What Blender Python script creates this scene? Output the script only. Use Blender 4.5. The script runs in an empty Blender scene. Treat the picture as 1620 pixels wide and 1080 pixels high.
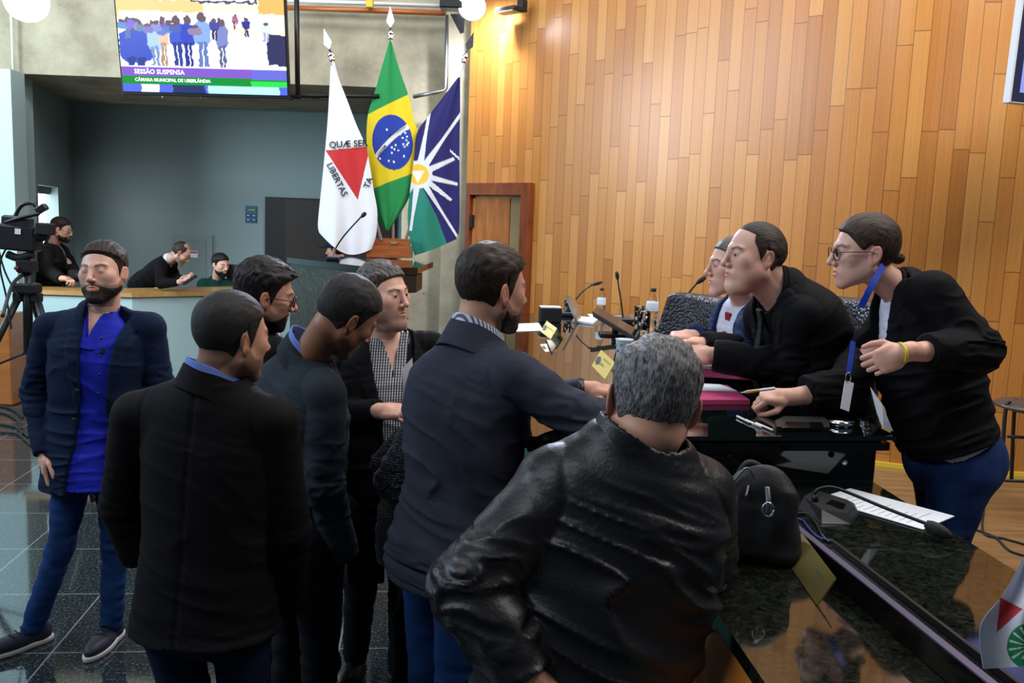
import bpy, math, random
import numpy as np
random.seed(7); rng = np.random.RandomState(7)
C = bpy.context.scene.collection
# ------------------------------------------------------------------ camera, world, lights, exposure
HCAM = 1.94; FPX = 1400.0; PITCH = math.atan(188/1400); ROLL = .038
def _axes():
    f = np.array([0, math.cos(PITCH), -math.sin(PITCH)]); r = np.array([1., 0, 0]); u = np.cross(r, f)
    c, s = math.cos(ROLL), math.sin(ROLL)
    return c*r+s*u, -s*r+c*u, f
CR, CU, CF = _axes(); CP = np.array([0, 0, HCAM])
def at(px, py, Y):
    """the point of the room seen at a spot of the photograph, Y metres into the room"""
    d = CF+CR*(px-810)/FPX-CU*(py-540)/FPX
    return CP+d*(Y/d[1])
def onz(px, py, z):
    d = CF+CR*(px-810)/FPX-CU*(py-540)/FPX
    return CP+d*((z-HCAM)/d[2])
from mathutils import Matrix, Vector, Euler
cam = bpy.data.cameras.new('camera'); camo = bpy.data.objects.new('camera', cam); C.objects.link(camo)
cam.sensor_width = 36; cam.lens = 36*FPX/1620; cam.clip_start = .05
M3 = Matrix([[CR[i], CU[i], -CF[i]] for i in range(3)])
camo.matrix_world = Matrix.Translation(Vector(CP)) @ M3.to_4x4()
bpy.context.scene.camera = camo
sc = bpy.context.scene
sc.view_settings.view_transform = 'Standard'; sc.view_settings.look = 'None'
sc.view_settings.gamma = 1; sc.view_settings.use_curve_mapping = False
sc.view_settings.exposure = 0.20
w = bpy.data.worlds.new('room_air'); sc.world = w; w.use_nodes = True
w.node_tree.nodes['Background'].inputs[0].default_value = (.62, .78, 1.0, 1)
w.node_tree.nodes['Background'].inputs[1].default_value = .075
def light(name, kind, loc, target, energy, color, size=1, sy=None, spot=None, blend=.5):
    l = bpy.data.lights.new(name, kind); l.energy = energy; l.color = color
    if kind == 'AREA':
        l.size = size
        if sy: l.shape = 'RECTANGLE'; l.size_y = sy
    else: l.shadow_soft_size = size
    if spot: l.spot_size = math.radians(spot); l.spot_blend = blend
    o = bpy.data.objects.new(name, l); C.objects.link(o); o.location = loc
    o.rotation_euler = (Vector(target)-Vector(loc)).to_track_quat('-Z', 'Y').to_euler()
    return o
# daylight from the high windows of the chamber on the left, and the ceiling's skylight over the dais
light('window_daylight', 'AREA', (-7.5, 3.0, 4.6), (0, 4.5, .8), 260, (.70, .85, 1.0), 5.0, 2.2)
light('skylight', 'AREA', (1.2, 5.0, 6.2), (1.6, 6.2, 1.0), 215, (.92, .95, 1.0), 4.5, 2.5)
light('face_fill', 'AREA', (-2.6, .2, 5.4), (.6, 3.6, 1.2), 75, (.94, .96, 1.0), 2.5, 2.0)  # added fill light to brighten faces, not a lamp of the room
light('ceiling_wash', 'AREA', (3.6, 2.3, 5.6), (1.9, 5.6, 1.9), 165, (1.0, .93, .84), 2.5, 1.5)
light('beam_wash', 'AREA', (-3.5, 5.6, 6.3), (-3.0, 9.3, 4.2), 130, (.95, .96, .95), 3.0, 1.0)
light('column_daylight', 'AREA', (-6.6, 6.0, 3.4), (-5.6, 9.0, 2.0), 190, (.74, .93, 1.0), 1.6, 2.0)
light('dais_floodlight', 'SPOT', tuple(at(748, 14, 7.6)), (0.6, 3.0, .9), 330, (.66, .74, 1.0), .12, spot=120, blend=.6)
light('wall_floodlight', 'SPOT', tuple(at(775, -12, 8.0)), tuple(at(768, 130, 8.55)), 220, (.86, .90, 1.0), .06, spot=110, blend=.9)

# ------------------------------------------------------------------ noise and signed distances
_L = rng.rand(32, 32, 32)
def noise(p):
    i = np.floor(p).astype(int); f = p-i; f = f*f*(3-2*f); i &= 31; j = (i+1) & 31
    x0, y0, z0 = i[:, 0], i[:, 1], i[:, 2]; x1, y1, z1 = j[:, 0], j[:, 1], j[:, 2]
    fx, fy, fz = f[:, 0], f[:, 1], f[:, 2]
    a = _L[x0, y0, z0]*(1-fx)+_L[x1, y0, z0]*fx; b = _L[x0, y1, z0]*(1-fx)+_L[x1, y1, z0]*fx
    c = _L[x0, y0, z1]*(1-fx)+_L[x1, y0, z1]*fx; d = _L[x0, y1, z1]*(1-fx)+_L[x1, y1, z1]*fx
    return (a*(1-fy)+b*fy)*(1-fz)+(c*(1-fy)+d*fy)*fz
def V(*a): return np.array(a, float)
def smin(a, b, k):
    h = np.clip(.5+.5*(b-a)/k, 0, 1); return b*(1-h)+a*h-k*h*(1-h)
def smax(a, b, k): return -smin(-a, -b, k)
def sst(a, b, x):
    t = np.clip((x-a)/(b-a), 0, 1); return t*t*(3-2*t)
def sph(P, c, r): return np.linalg.norm(P-np.array(c), axis=1)-r
def ell(P, c, r):
    r = np.array(r, float); q = (P-np.array(c))/r; n = np.linalg.norm(q, axis=1)
    g = np.linalg.norm(q/r, axis=1)+1e-9
    return n*(n-1)/g
def cone(P, a, b, ra, rb):
    a = np.array(a, float); ab = np.array(b, float)-a; L = ab@ab+1e-12
    t = np.clip((P-a)@ab/L, 0, 1)
    return np.linalg.norm(P-a-t[:, None]*ab, axis=1)-(ra+(rb-ra)*t)
def rbox(P, c, R, h, r):
    q = np.abs((P-np.array(c))@R)-(np.array(h)-r)
    return np.linalg.norm(np.maximum(q, 0), axis=1)+np.minimum(q.max(1), 0)-r
def loft(P, Cn, U, RX, RY, n=2.3, e=.03):
    """tube of superelliptic sections along the polyline Cn with side vectors U"""
    best = None
    for i in range(len(Cn)-1):
        a = Cn[i]; ab = Cn[i+1]-a; t = np.clip((P-a)@ab/(ab@ab), 0, 1)
        q = P-a-t[:, None]*ab; d2 = (q*q).sum(1)
        if best is None: best = d2.copy(); I = np.zeros(len(P), int); T = t.copy()
        else:
            m = d2 < best; best[m] = d2[m]; I[m] = i; T[m] = t[m]
    A = np.diff(Cn, axis=0); A /= np.linalg.norm(A, axis=1)[:, None]
    T1 = T[:, None]
    c = Cn[I]*(1-T1)+Cn[I+1]*T1; u = U[I]*(1-T1)+U[I+1]*T1; ax = A[I]
    u = u-(u*ax).sum(1)[:, None]*ax; u /= np.linalg.norm(u, axis=1)[:, None]
    v = np.cross(ax, u)
    rx = RX[I]*(1-T)+RX[I+1]*T; ry = RY[I]*(1-T)+RY[I+1]*T
    q = P-c; x = (q*u).sum(1); y = (q*v).sum(1); w_ = (q*ax).sum(1)
    s = (np.abs(x/rx)**n+np.abs(y/ry)**n)**(1/n)
    rr = np.sqrt(x*x+y*y)+1e-9
    d = (s-1)*rr/np.maximum(s, 1e-3)
    d = np.where(s < .3, -np.minimum(rx, ry)*.7, d)
    w_ = np.abs(w_)*((T <= 0) | (T >= 1))
    return np.where(w_ > 1e-4, np.sqrt(np.maximum(d+e, 0)**2+w_**2)-e, d), x, y, I+T
def resample(pts, n):
    pts = np.array(pts, float); m = len(pts); t = np.linspace(0, m-1, n); out = []
    for k in t:
        i = min(int(k), m-2); f = k-i
        p0, p1, p2, p3 = pts[max(i-1, 0)], pts[i], pts[i+1], pts[min(i+2, m-1)]
        out.append(.5*((2*p1)+(-p0+p2)*f+(2*p0-5*p1+4*p2-p3)*f*f+(-p0+3*p1-3*p2+p3)*f**3))
    return np.array(out)
def surf(f, lo, hi, h):
    """surface nets over a sparse grid"""
    B = 8; lo = np.array(lo, float); hi = np.array(hi, float)
    nb = np.ceil((hi-lo)/h/B).astype(int)+1; n = nb*B
    g = np.stack(np.meshgrid(*[np.arange(k) for k in nb], indexing='ij'), -1).reshape(-1, 3)
    cen = lo+(g*B+(B-1)/2)*h; fc = f(cen)
    near = np.abs(fc) < B*h*.87*1.5+.012
    F4 = np.broadcast_to(np.where(fc < 0, -1., 1.)[:, None], (len(g), B**3)).copy()
    o = np.stack(np.meshgrid(*[np.arange(B)]*3, indexing='ij'), -1).reshape(-1, 3)
    idx = np.nonzero(near)[0]
    for s in range(0, len(idx), 400):
        ii = idx[s:s+400]; pts = lo+((g[ii]*B)[:, None, :]+o[None])*h
        F4[ii] = f(pts.reshape(-1, 3)).reshape(len(ii), -1)
    F = F4.reshape(nb[0], nb[1], nb[2], B, B, B).transpose(0, 3, 1, 4, 2, 5).reshape(*n)
    F[0] = F[-1] = 1; F[:, 0] = F[:, -1] = 1; F[:, :, 0] = F[:, :, -1] = 1
    s = F < 0
    cnt = sum(s[a:n[0]-1+a, b:n[1]-1+b, c:n[2]-1+c].astype(np.int8) for a in (0, 1) for b in (0, 1) for c in (0, 1))
    act = np.argwhere((cnt > 0) & (cnt < 8))
    if len(act) == 0: return np.zeros((0, 3)), np.zeros((0, 4), int)
    cor = [(a, b, c) for a in (0, 1) for b in (0, 1) for c in (0, 1)]
    val = np.stack([F[act[:, 0]+a, act[:, 1]+b, act[:, 2]+c] for a, b, c in cor], 1)
    acc = np.zeros((len(act), 3)); num = np.zeros(len(act))
    for i, ca in enumerate(cor):
        for j, cb in enumerate(cor):
            if j <= i or sum(abs(x-y) for x, y in zip(ca, cb)) != 1: continue
            va, vb = val[:, i], val[:, j]; m = (va < 0) != (vb < 0)
            t = np.where(m, va/(va-vb+1e-20), 0)
            acc += np.where(m[:, None], np.array(ca)+t[:, None]*(np.array(cb)-np.array(ca)), 0); num += m
    v = lo+(act+acc/num[:, None])*h
    im = -np.ones(tuple(n), np.int32); im[act[:, 0], act[:, 1], act[:, 2]] = np.arange(len(act))
    Q = []
    for ax in range(3):
        sl = [slice(1, None)]*3; sl[ax] = slice(0, -1); a = s[tuple(sl)]
        sl2 = [slice(1, None)]*3; b = s[tuple(sl2)]
        e = np.argwhere(a != b); off = np.array([1, 1, 1]); off[ax] = 0; e = e+off
        p, q = [k for k in range(3) if k != ax]; dp = np.eye(3, dtype=int)[p]; dq = np.eye(3, dtype=int)[q]
        def gi(x): return im[x[:, 0], x[:, 1], x[:, 2]]
        quad = np.stack([gi(e), gi(e-dp), gi(e-dp-dq), gi(e-dq)], 1)
        ins = s[e[:, 0], e[:, 1], e[:, 2]]
        flip = ins if ax != 1 else ~ins
        quad[flip] = quad[flip][:, ::-1]
        Q.append(quad[(quad >= 0).all(1)])
    return v, np.concatenate(Q)
# ------------------------------------------------------------------ objects
def mesh_np(name, v, q, m, parent=None, origin=None, col=None, smooth=True, uv=None):
    me = bpy.data.meshes.new(name); o_ = np.zeros(3) if origin is None else np.array(origin, float)
    v = np.asarray(v, float)-o_; q = np.asarray(q, np.int32); k = q.shape[1]
    me.vertices.add(len(v)); me.vertices.foreach_set('co', v.astype(np.float32).ravel())
    me.loops.add(q.size); me.loops.foreach_set('vertex_index', q.ravel())
    me.polygons.add(len(q)); me.polygons.foreach_set('loop_start', np.arange(0, q.size, k, dtype=np.int32))
    me.update(calc_edges=True); me.validate()
    me.polygons.foreach_set('use_smooth', np.full(len(me.polygons), smooth))
    if col is not None:
        a = me.color_attributes.new('Col', 'FLOAT_COLOR', 'POINT')
        a.data.foreach_set('color', np.concatenate([col, np.ones((len(col), 1))], 1).astype(np.float32).ravel())
    if uv is not None:
        l = me.uv_layers.new(name='UVMap'); l.data.foreach_set('uv', np.asarray(uv)[q.ravel()].astype(np.float32).ravel())
    me.materials.append(m); ob = bpy.data.objects.new(name, me); C.objects.link(ob)
    if parent is None: ob.location = o_
    else: ob.parent = parent
    return ob
class MB:
    def __init__(s): s.v = []; s.f = []; s.sm = []
    def add(s, v, f, sm=False):
        n = len(s.v); s.v += [tuple(map(float, p)) for p in v]; s.f += [tuple(n+i for i in q) for q in f]; s.sm += [sm]*len(f); return s
    def hexa(s, p): return s.add(p, [(0, 3, 2, 1), (4, 5, 6, 7), (0, 1, 5, 4), (1, 2, 6, 5), (2, 3, 7, 6), (3, 0, 4, 7)])
    def box(s, c, h, R=None, b=.0):
        R = np.eye(3) if R is None else R; c = np.array(c, float); h = np.array(h, float)
        if b <= 0 or b >= min(h):
            P_ = [c+R@(np.array(k)*h) for k in [(-1, -1, -1), (1, -1, -1), (1, 1, -1), (-1, 1, -1), (-1, -1, 1), (1, -1, 1), (1, 1, 1), (-1, 1, 1)]]
            return s.hexa(P_)
        # bevelled box as stacked rings
        rings = []
        for z, ins in ((-h[2], b), (-h[2]+b, 0), (h[2]-b, 0), (h[2], b)):
            x, y = h[0]-ins, h[1]-ins; cb = b if ins == 0 else b*.6
            rings.append([c+R@np.array(k) for k in [(-x+cb, -y, z), (x-cb, -y, z), (x, -y+cb, z), (x, y-cb, z), (x-cb, y, z), (-x+cb, y, z), (-x, y-cb, z), (-x, -y+cb, z)]])
        vs = sum(rings, []); fs = [tuple(range(7, -1, -1)), tuple(range(24, 32))]
        for k in range(3):
            for i in range(8): fs.append((k*8+i, k*8+(i+1) % 8, k*8+8+(i+1) % 8, k*8+8+i))
        return s.add(vs, fs)
    def slab(s, poly, z0, z1):
        n = len(poly); v = [(p[0], p[1], z0) for p in poly]+[(p[0], p[1], z1) for p in poly]
        f = [tuple(range(n-1, -1, -1)), tuple(range(n, 2*n))]+[(i, (i+1) % n, n+(i+1) % n, n+i) for i in range(n)]
        return s.add(v, f)
    def prism(s, poly, d):
        n = len(poly); d = np.array(d, float); v = [np.array(p, float) for p in poly]; v = v+[p+d for p in v]
        f = [tuple(range(n-1, -1, -1)), tuple(range(n, 2*n))]+[(i, (i+1) % n, n+(i+1) % n, n+i) for i in range(n)]
        return s.add(v, f)
    def tube(s, pts, r, n=10, res=None, flat=None):
        pts = resample(pts, res) if res else np.array(pts, float); m = len(pts)
        rr = np.full(m, r, float) if np.isscalar(r) else np.interp(np.linspace(0, 1, m), np.linspace(0, 1, len(r)), r)
        t = np.gradient(pts, axis=0); t /= np.linalg.norm(t, axis=1)[:, None]+1e-12
        up = np.array([0, 0, 1.]) if abs(t[0][2]) < .9 else np.array([1., 0, 0]); vs = []; u = None
        for i in range(m):
            if u is None: u = np.cross(t[i], up)
            u = u-(u@t[i])*t[i]; u /= np.linalg.norm(u); w2 = np.cross(t[i], u)
            for k in range(n):
                a = 2*math.pi*k/n; vs.append(pts[i]+rr[i]*(math.cos(a)*u+math.sin(a)*w2*(flat or 1)))
        fs = [(i*n+k, i*n+(k+1) % n, (i+1)*n+(k+1) % n, (i+1)*n+k) for i in range(m-1) for k in range(n)]
        fs += [tuple(range(n-1, -1, -1)), tuple(range((m-1)*n, m*n))]
        return s.add(vs, fs, True)
    def lathe(s, c, prof, n=28, R=None):
        R = np.eye(3) if R is None else R; c = np.array(c, float); vs = []
        for r, z in prof:
            for k in range(n): a = 2*math.pi*k/n; vs.append(c+R@np.array([r*math.cos(a), r*math.sin(a), z]))
        m = len(prof); fs = [(i*n+k, i*n+(k+1) % n, (i+1)*n+(k+1) % n, (i+1)*n+k) for i in range(m-1) for k in range(n)]
        fs += [tuple(range(n-1, -1, -1)), tuple(range((m-1)*n, m*n))]
        return s.add(vs, fs, True)
    def build(s, name, m, parent=None, origin=None):
        me = bpy.data.meshes.new(name); o_ = np.zeros(3) if origin is None else np.array(origin, float)
        if parent is not None and origin is None: o_ = np.array(parent.get('_o', (0, 0, 0)), float)
        me.from_pydata([tuple(np.array(p)-o_) for p in s.v], [], s.f); me.update(); me.validate()
        if len(me.polygons) == len(s.sm): me.polygons.foreach_set('use_smooth', s.sm)
        me.materials.append(m); ob = bpy.data.objects.new(name, me); C.objects.link(ob)
        if parent is None: ob.location = o_
        else: ob.parent = parent
        return ob
ORG = {}
def part(mb, name, m, root, label=None):
    """mesh of a part; root is a thing made by thing() or another part"""
    o = ORG[root.name]; ob = mb.build(name, m, root, o); ORG[ob.name] = o
    if label: ob['label'] = label
    return ob
def thing(name, label, cat, origin, group=None):
    o = bpy.data.objects.new(name, None); C.objects.link(o); o.location = origin; o.empty_display_size = .1
    o['label'] = label; o['category'] = cat
    if group: o['group'] = group
    ORG[o.name] = np.array(origin, float); return o
def single(mb, name, m, label, cat, origin, group=None):
    o = mb.build(name, m, None, origin); o['label'] = label; o['category'] = cat
    if group: o['group'] = group
    ORG[o.name] = np.array(origin, float); return o
def struct(mb, name, m):
    o = mb.build(name, m); o['kind'] = 'structure'; ORG[o.name] = np.zeros(3); return o
def textmesh(s, size, place, m, name, root, align='CENTER', thick=.0006, label=None, bold=.0):
    """letters as real mesh; place(x, y) -> 3D point"""
    cu = bpy.data.curves.new('t', 'FONT'); cu.body = s; cu.size = size; cu.align_x = align; cu.align_y = 'CENTER'; cu.resolution_u = 2; cu.offset = bold*size
    ob = bpy.data.objects.new('t', cu); C.objects.link(ob); dg = bpy.context.evaluated_depsgraph_get(); dg.update()
    me = bpy.data.meshes.new_from_object(ob.evaluated_get(dg)); bpy.data.objects.remove(ob)
    mb = MB(); mb.add([place(v.co.x, v.co.y) for v in me.vertices], [tuple(p.vertices) for p in me.polygons])
    return part(mb, name, m, root, label)
# ------------------------------------------------------------------ materials
def nmat(name):
    m = bpy.data.materials.new(name); m.use_nodes = True; nt = m.node_tree; return m, nt, nt.nodes['Principled BSDF']
def N(nt, t, **k):
    n = nt.nodes.new(t)
    for a, b in k.items(): setattr(n, a, b)
    return n
def math_(nt, op, a, b=None, c=None):
    n = nt.nodes.new('ShaderNodeMath'); n.operation = op
    for i, x in enumerate((a, b, c)):
        if x is None: continue
        if isinstance(x, (int, float)): n.inputs[i].default_value = x
        else: nt.links.new(x, n.inputs[i])
    return n.outputs[0]
def ramp(nt, fac, stops):
    r = nt.nodes.new('ShaderNodeValToRGB'); e = r.color_ramp.elements
    while len(e) < len(stops): e.new(.5)
    for k, (p, c) in enumerate(stops): e[k].position = p; e[k].color = (*c, 1)
    nt.links.new(fac, r.inputs[0]); return r.outputs[0]
def mat(name, col, rough=.6, metal=0, spec=.5, bump=0, scale=200, var=0, vscale=6, coat=0, emit=None, es=1, trans=0, ior=1.45, sheen=0, stretch=None):
    m, nt, b = nmat(name); b.inputs['Base Color'].default_value = (*col, 1); b.inputs['Roughness'].default_value = rough
    b.inputs['Metallic'].default_value = metal; b.inputs['Specular IOR Level'].default_value = spec
    b.inputs['Coat Weight'].default_value = coat; b.inputs['IOR'].default_value = ior; b.inputs['Transmission Weight'].default_value = trans
    b.inputs['Sheen Weight'].default_value = sheen
    if emit: b.inputs['Emission Color'].default_value = (*emit, 1); b.inputs['Emission Strength'].default_value = es
    tc = N(nt, 'ShaderNodeTexCoord'); src = tc.outputs['Object']
    if stretch:
        mp = N(nt, 'ShaderNodeMapping'); mp.inputs['Scale'].default_value = stretch; nt.links.new(src, mp.inputs[0]); src = mp.outputs[0]
    if bump:
        n = N(nt, 'ShaderNodeTexNoise'); n.inputs['Scale'].default_value = scale; n.inputs['Detail'].default_value = 4; nt.links.new(src, n.inputs[0])
        bp = N(nt, 'ShaderNodeBump'); bp.inputs['Strength'].default_value = bump; bp.inputs['Distance'].default_value = .002
        nt.links.new(n.outputs[0], bp.inputs['Height']); nt.links.new(bp.outputs[0], b.inputs['Normal'])
    if var:
        n2 = N(nt, 'ShaderNodeTexNoise'); n2.inputs['Scale'].default_value = vscale; n2.inputs['Detail'].default_value = 5; nt.links.new(src, n2.inputs[0])
        c = np.array(col); lo_, hi_ = tuple(np.clip(c*(1-var), 0, 1)), tuple(np.clip(c*(1+var), 0, 1))
        nt.links.new(ramp(nt, n2.outputs[0], [(.3, lo_), (.7, hi_)]), b.inputs['Base Color'])
    return m
def lin(r, g, b): return tuple(((x/255)/12.92 if x/255 <= .04045 else ((x/255+.055)/1.055)**2.4) for x in (r, g, b))
# ------------------------------------------------------------------ materials of the place
def plank_mat():
    m, nt, b = nmat('wood_planks'); uv = N(nt, 'ShaderNodeUVMap'); sp = N(nt, 'ShaderNodeSeparateXYZ'); nt.links.new(uv.outputs[0], sp.inputs[0])
    x, z = sp.outputs[0], sp.outputs[1]
    xs = math_(nt, 'DIVIDE', x, .098); row = math_(nt, 'FLOOR', xs); fx = math_(nt, 'FRACT', xs)
    wn = N(nt, 'ShaderNodeTexWhiteNoise', noise_dimensions='1D'); nt.links.new(row, wn.inputs['W'])
    zs = math_(nt, 'DIVIDE', math_(nt, 'ADD', z, math_(nt, 'MULTIPLY', wn.outputs[0], 7.3)), .92)
    seg = math_(nt, 'FLOOR', zs); fz = math_(nt, 'FRACT', zs)
    cb = N(nt, 'ShaderNodeCombineXYZ'); nt.links.new(row, cb.inputs[0]); nt.links.new(seg, cb.inputs[1])
    w2 = N(nt, 'ShaderNodeTexWhiteNoise', noise_dimensions='2D'); nt.links.new(cb.outputs[0], w2.inputs['Vector'])
    c2 = N(nt, 'ShaderNodeCombineXYZ')
    nt.links.new(math_(nt, 'MULTIPLY', x, 95.0), c2.inputs[0]); nt.links.new(math_(nt, 'MULTIPLY', z, 1.3), c2.inputs[1])
    nt.links.new(math_(nt, 'MULTIPLY', w2.outputs[0], 40.0), c2.inputs[2])
    g = N(nt, 'ShaderNodeTexNoise'); g.inputs['Scale'].default_value = 1; g.inputs['Detail'].default_value = 3; g.inputs['Distortion'].default_value = .6; nt.links.new(c2.outputs[0], g.inputs[0])
    tone = math_(nt, 'ADD', math_(nt, 'MULTIPLY', w2.outputs[0], .55), math_(nt, 'MULTIPLY', g.outputs[0], .45))
    col = ramp(nt, tone, [(.12, lin(158, 98, 42)), (.4, lin(176, 115, 52)), (.6, lin(186, 126, 60)), (.88, lin(196, 142, 78))])
    ex = math_(nt, 'MINIMUM', fx, math_(nt, 'SUBTRACT', 1.0, fx)); ez = math_(nt, 'MINIMUM', fz, math_(nt, 'SUBTRACT', 1.0, fz))
    gx = math_(nt, 'LESS_THAN', ex, .022); gz = math_(nt, 'LESS_THAN', ez, .0032); gap = math_(nt, 'MAXIMUM', gx, gz)
    mx = N(nt, 'ShaderNodeMix', data_type='RGBA'); nt.links.new(math_(nt, 'MULTIPLY', gap, .72), mx.inputs[0]); nt.links.new(col, mx.inputs[6]); mx.inputs[7].default_value = (.07, .035, .012, 1)
    nt.links.new(mx.outputs[2], b.inputs['Base Color']); b.inputs['Roughness'].default_value = .34; b.inputs['Coat Weight'].default_value = .25; b.inputs['Coat Roughness'].default_value = .22
    bp = N(nt, 'ShaderNodeBump'); bp.inputs['Strength'].default_value = .5; bp.inputs['Distance'].default_value = .002
    nt.links.new(math_(nt, 'SUBTRACT', 1.0, gap), bp.inputs['Height']); nt.links.new(bp.outputs[0], b.inputs['Normal']); return m
def wood_mat(name, c1, c2, rough=.35, stretch=(3, 40, 40), coat=.2):
    m, nt, b = nmat(name); tc = N(nt, 'ShaderNodeTexCoord'); mp = N(nt, 'ShaderNodeMapping'); mp.inputs['Scale'].default_value = stretch
    nt.links.new(tc.outputs['Object'], mp.inputs[0]); n = N(nt, 'ShaderNodeTexNoise'); n.inputs['Scale'].default_value = 1; n.inputs['Detail'].default_value = 5; n.inputs['Distortion'].default_value = .8
    nt.links.new(mp.outputs[0], n.inputs[0]); nt.links.new(ramp(nt, n.outputs[0], [(.3, c1), (.7, c2)]), b.inputs['Base Color'])
    b.inputs['Roughness'].default_value = rough; b.inputs['Coat Weight'].default_value = coat; return m
def floor_mat():
    m, nt, b = nmat('dark_granite_tiles'); tc = N(nt, 'ShaderNodeTexCoord'); mp = N(nt, 'ShaderNodeMapping')
    mp.inputs['Rotation'].default_value = (0, 0, math.radians(-6.3)); mp.inputs['Location'].default_value = (.31, -.12, 0); nt.links.new(tc.outputs['Object'], mp.inputs[0])
    br = N(nt, 'ShaderNodeTexBrick', offset=0.0); br.inputs['Scale'].default_value = 1; br.inputs['Brick Width'].default_value = .62; br.inputs['Row Height'].default_value = .62
    br.inputs['Mortar Size'].default_value = .004; br.inputs['Color1'].default_value = br.inputs['Color2'].default_value = (0, 0, 0, 1); br.inputs['Mortar'].default_value = (1, 1, 1, 1)
    nt.links.new(mp.outputs[0], br.inputs[0])
    n = N(nt, 'ShaderNodeTexNoise'); n.inputs['Scale'].default_value = 75; n.inputs['Detail'].default_value = 6; n.inputs['Roughness'].default_value = .75; nt.links.new(tc.outputs['Object'], n.inputs[0])
    c = ramp(nt, n.outputs[0], [(.38, (.006, .009, .010)), (.56, (.022, .03, .032)), (.66, (.17, .20, .21))])
    mx = N(nt, 'ShaderNodeMix', data_type='RGBA'); nt.links.new(br.outputs[0], mx.inputs[0]); nt.links.new(c, mx.inputs[6]); mx.inputs[7].default_value = (.16, .18, .18, 1)
    nt.links.new(mx.outputs[2], b.inputs['Base Color']); b.inputs['Roughness'].default_value = .07; b.inputs['IOR'].default_value = 1.6
    n3 = N(nt, 'ShaderNodeTexNoise'); n3.inputs['Scale'].default_value = 3; nt.links.new(tc.outputs['Object'], n3.inputs[0])
    nt.links.new(math_(nt, 'ADD', math_(nt, 'MULTIPLY', n3.outputs[0], .09), .02), b.inputs['Roughness']); return m
def granite_mat(name, lo, hi, rough=.08, sc_=60):
    m, nt, b = nmat(name); tc = N(nt, 'ShaderNodeTexCoord')
    n = N(nt, 'ShaderNodeTexNoise'); n.inputs['Scale'].default_value = sc_; n.inputs['Detail'].default_value = 8; n.inputs['Roughness'].default_value = .7; n.inputs['Distortion'].default_value = 1.2
    nt.links.new(tc.outputs['Object'], n.inputs[0]); nt.links.new(ramp(nt, n.outputs[0], [(.4, lo), (.58, tuple((a+c)/2.6 for a, c in zip(lo, hi))), (.72, hi)]), b.inputs['Base Color'])
    b.inputs['Roughness'].default_value = rough; b.inputs['IOR'].default_value = 1.6; return m
def concrete_mat():
    m, nt, b = nmat('cast_concrete'); tc = N(nt, 'ShaderNodeTexCoord')
    n = N(nt, 'ShaderNodeTexNoise'); n.inputs['Scale'].default_value = 1.6; n.inputs['Detail'].default_value = 9; n.inputs['Roughness'].default_value = .65; nt.links.new(tc.outputs['Object'], n.inputs[0])
    c = ramp(nt, n.outputs[0], [(.3, lin(124, 116, 98)), (.5, lin(160, 152, 130)), (.72, lin(184, 177, 154))])
    v = N(nt, 'ShaderNodeTexVoronoi'); v.inputs['Scale'].default_value = 3.1; v.inputs['Randomness'].default_value = .8; nt.links.new(tc.outputs['Object'], v.inputs[0])
    h = math_(nt, 'LESS_THAN', v.outputs['Distance'], .05)
    mx = N(nt, 'ShaderNodeMix', data_type='RGBA'); nt.links.new(math_(nt, 'MULTIPLY', h, .6), mx.inputs[0]); nt.links.new(c, mx.inputs[6]); mx.inputs[7].default_value = (.05, .045, .035, 1)
    nt.links.new(mx.outputs[2], b.inputs['Base Color']); b.inputs['Roughness'].default_value = .82
    n2 = N(nt, 'ShaderNodeTexNoise'); n2.inputs['Scale'].default_value = 30; n2.inputs['Detail'].default_value = 6; nt.links.new(tc.outputs['Object'], n2.inputs[0])
    bp = N(nt, 'ShaderNodeBump'); bp.inputs['Strength'].default_value = .25; bp.inputs['Distance'].default_value = .01; nt.links.new(n2.outputs[0], bp.inputs['Height']); nt.links.new(bp.outputs[0], b.inputs['Normal']); return m
M = {}
M['planks'] = plank_mat(); M['floor'] = floor_mat(); M['concrete'] = concrete_mat()
M['door_wood'] = wood_mat('door_wood', lin(150, 84, 34), lin(196, 124, 60), stretch=(30, 30, 2))
M['red_wood'] = wood_mat('red_wood', lin(104, 50, 24), lin(140, 72, 36), stretch=(12, 12, 3))
M['oak'] = wood_mat('oak_edge', lin(170, 128, 70), lin(196, 152, 92), stretch=(4, 30, 30), rough=.45)
M['orange_wood'] = wood_mat('orange_wood', lin(200, 120, 48), lin(222, 144, 66), stretch=(3, 3, 14), rough=.4)
M['brown_wood'] = wood_mat('brown_wood', lin(130, 76, 34), lin(150, 92, 44), stretch=(3, 3, 14), rough=.4)
M['box_wood'] = wood_mat('box_wood', lin(128, 66, 30), lin(168, 98, 52), stretch=(3, 40, 40), rough=.3)
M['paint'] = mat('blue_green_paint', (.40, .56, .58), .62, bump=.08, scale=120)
M['paint_shaded'] = mat('shaded_blue_green_paint', (.25, .345, .36), .42, bump=.05, scale=120)  # same blue-green paint, darkened in colour for the shade of the recess
M['gran'] = granite_mat('green_black_granite', (.002, .003, .0025), (.040, .045, .030), .05, 55)
M['gran_front'] = granite_mat('green_granite_front', (.004, .007, .006), (.10, .115, .085), .38, 24)
M['black_gloss'] = mat('black_gloss', (.004, .005, .005), .06, ior=1.6)
M['glass_top'] = mat('dark_table_glass', (.002, .0045, .004), .025, ior=1.95)
M['glass_edge'] = mat('green_glass_edge', (.03, .11, .09), .1, ior=1.6)
M['teal'] = mat('teal_laminate', lin(96, 170, 165), .4)
M['black'] = mat('black_plastic', (.012, .012, .014), .42)
M['black_soft'] = mat('black_rubber', (.010, .010, .011), .7)
M['metal'] = mat('brushed_metal', (.55, .56, .58), .3, 1)
M['chrome'] = mat('chrome', (.8, .81, .83), .12, 1)
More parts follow.
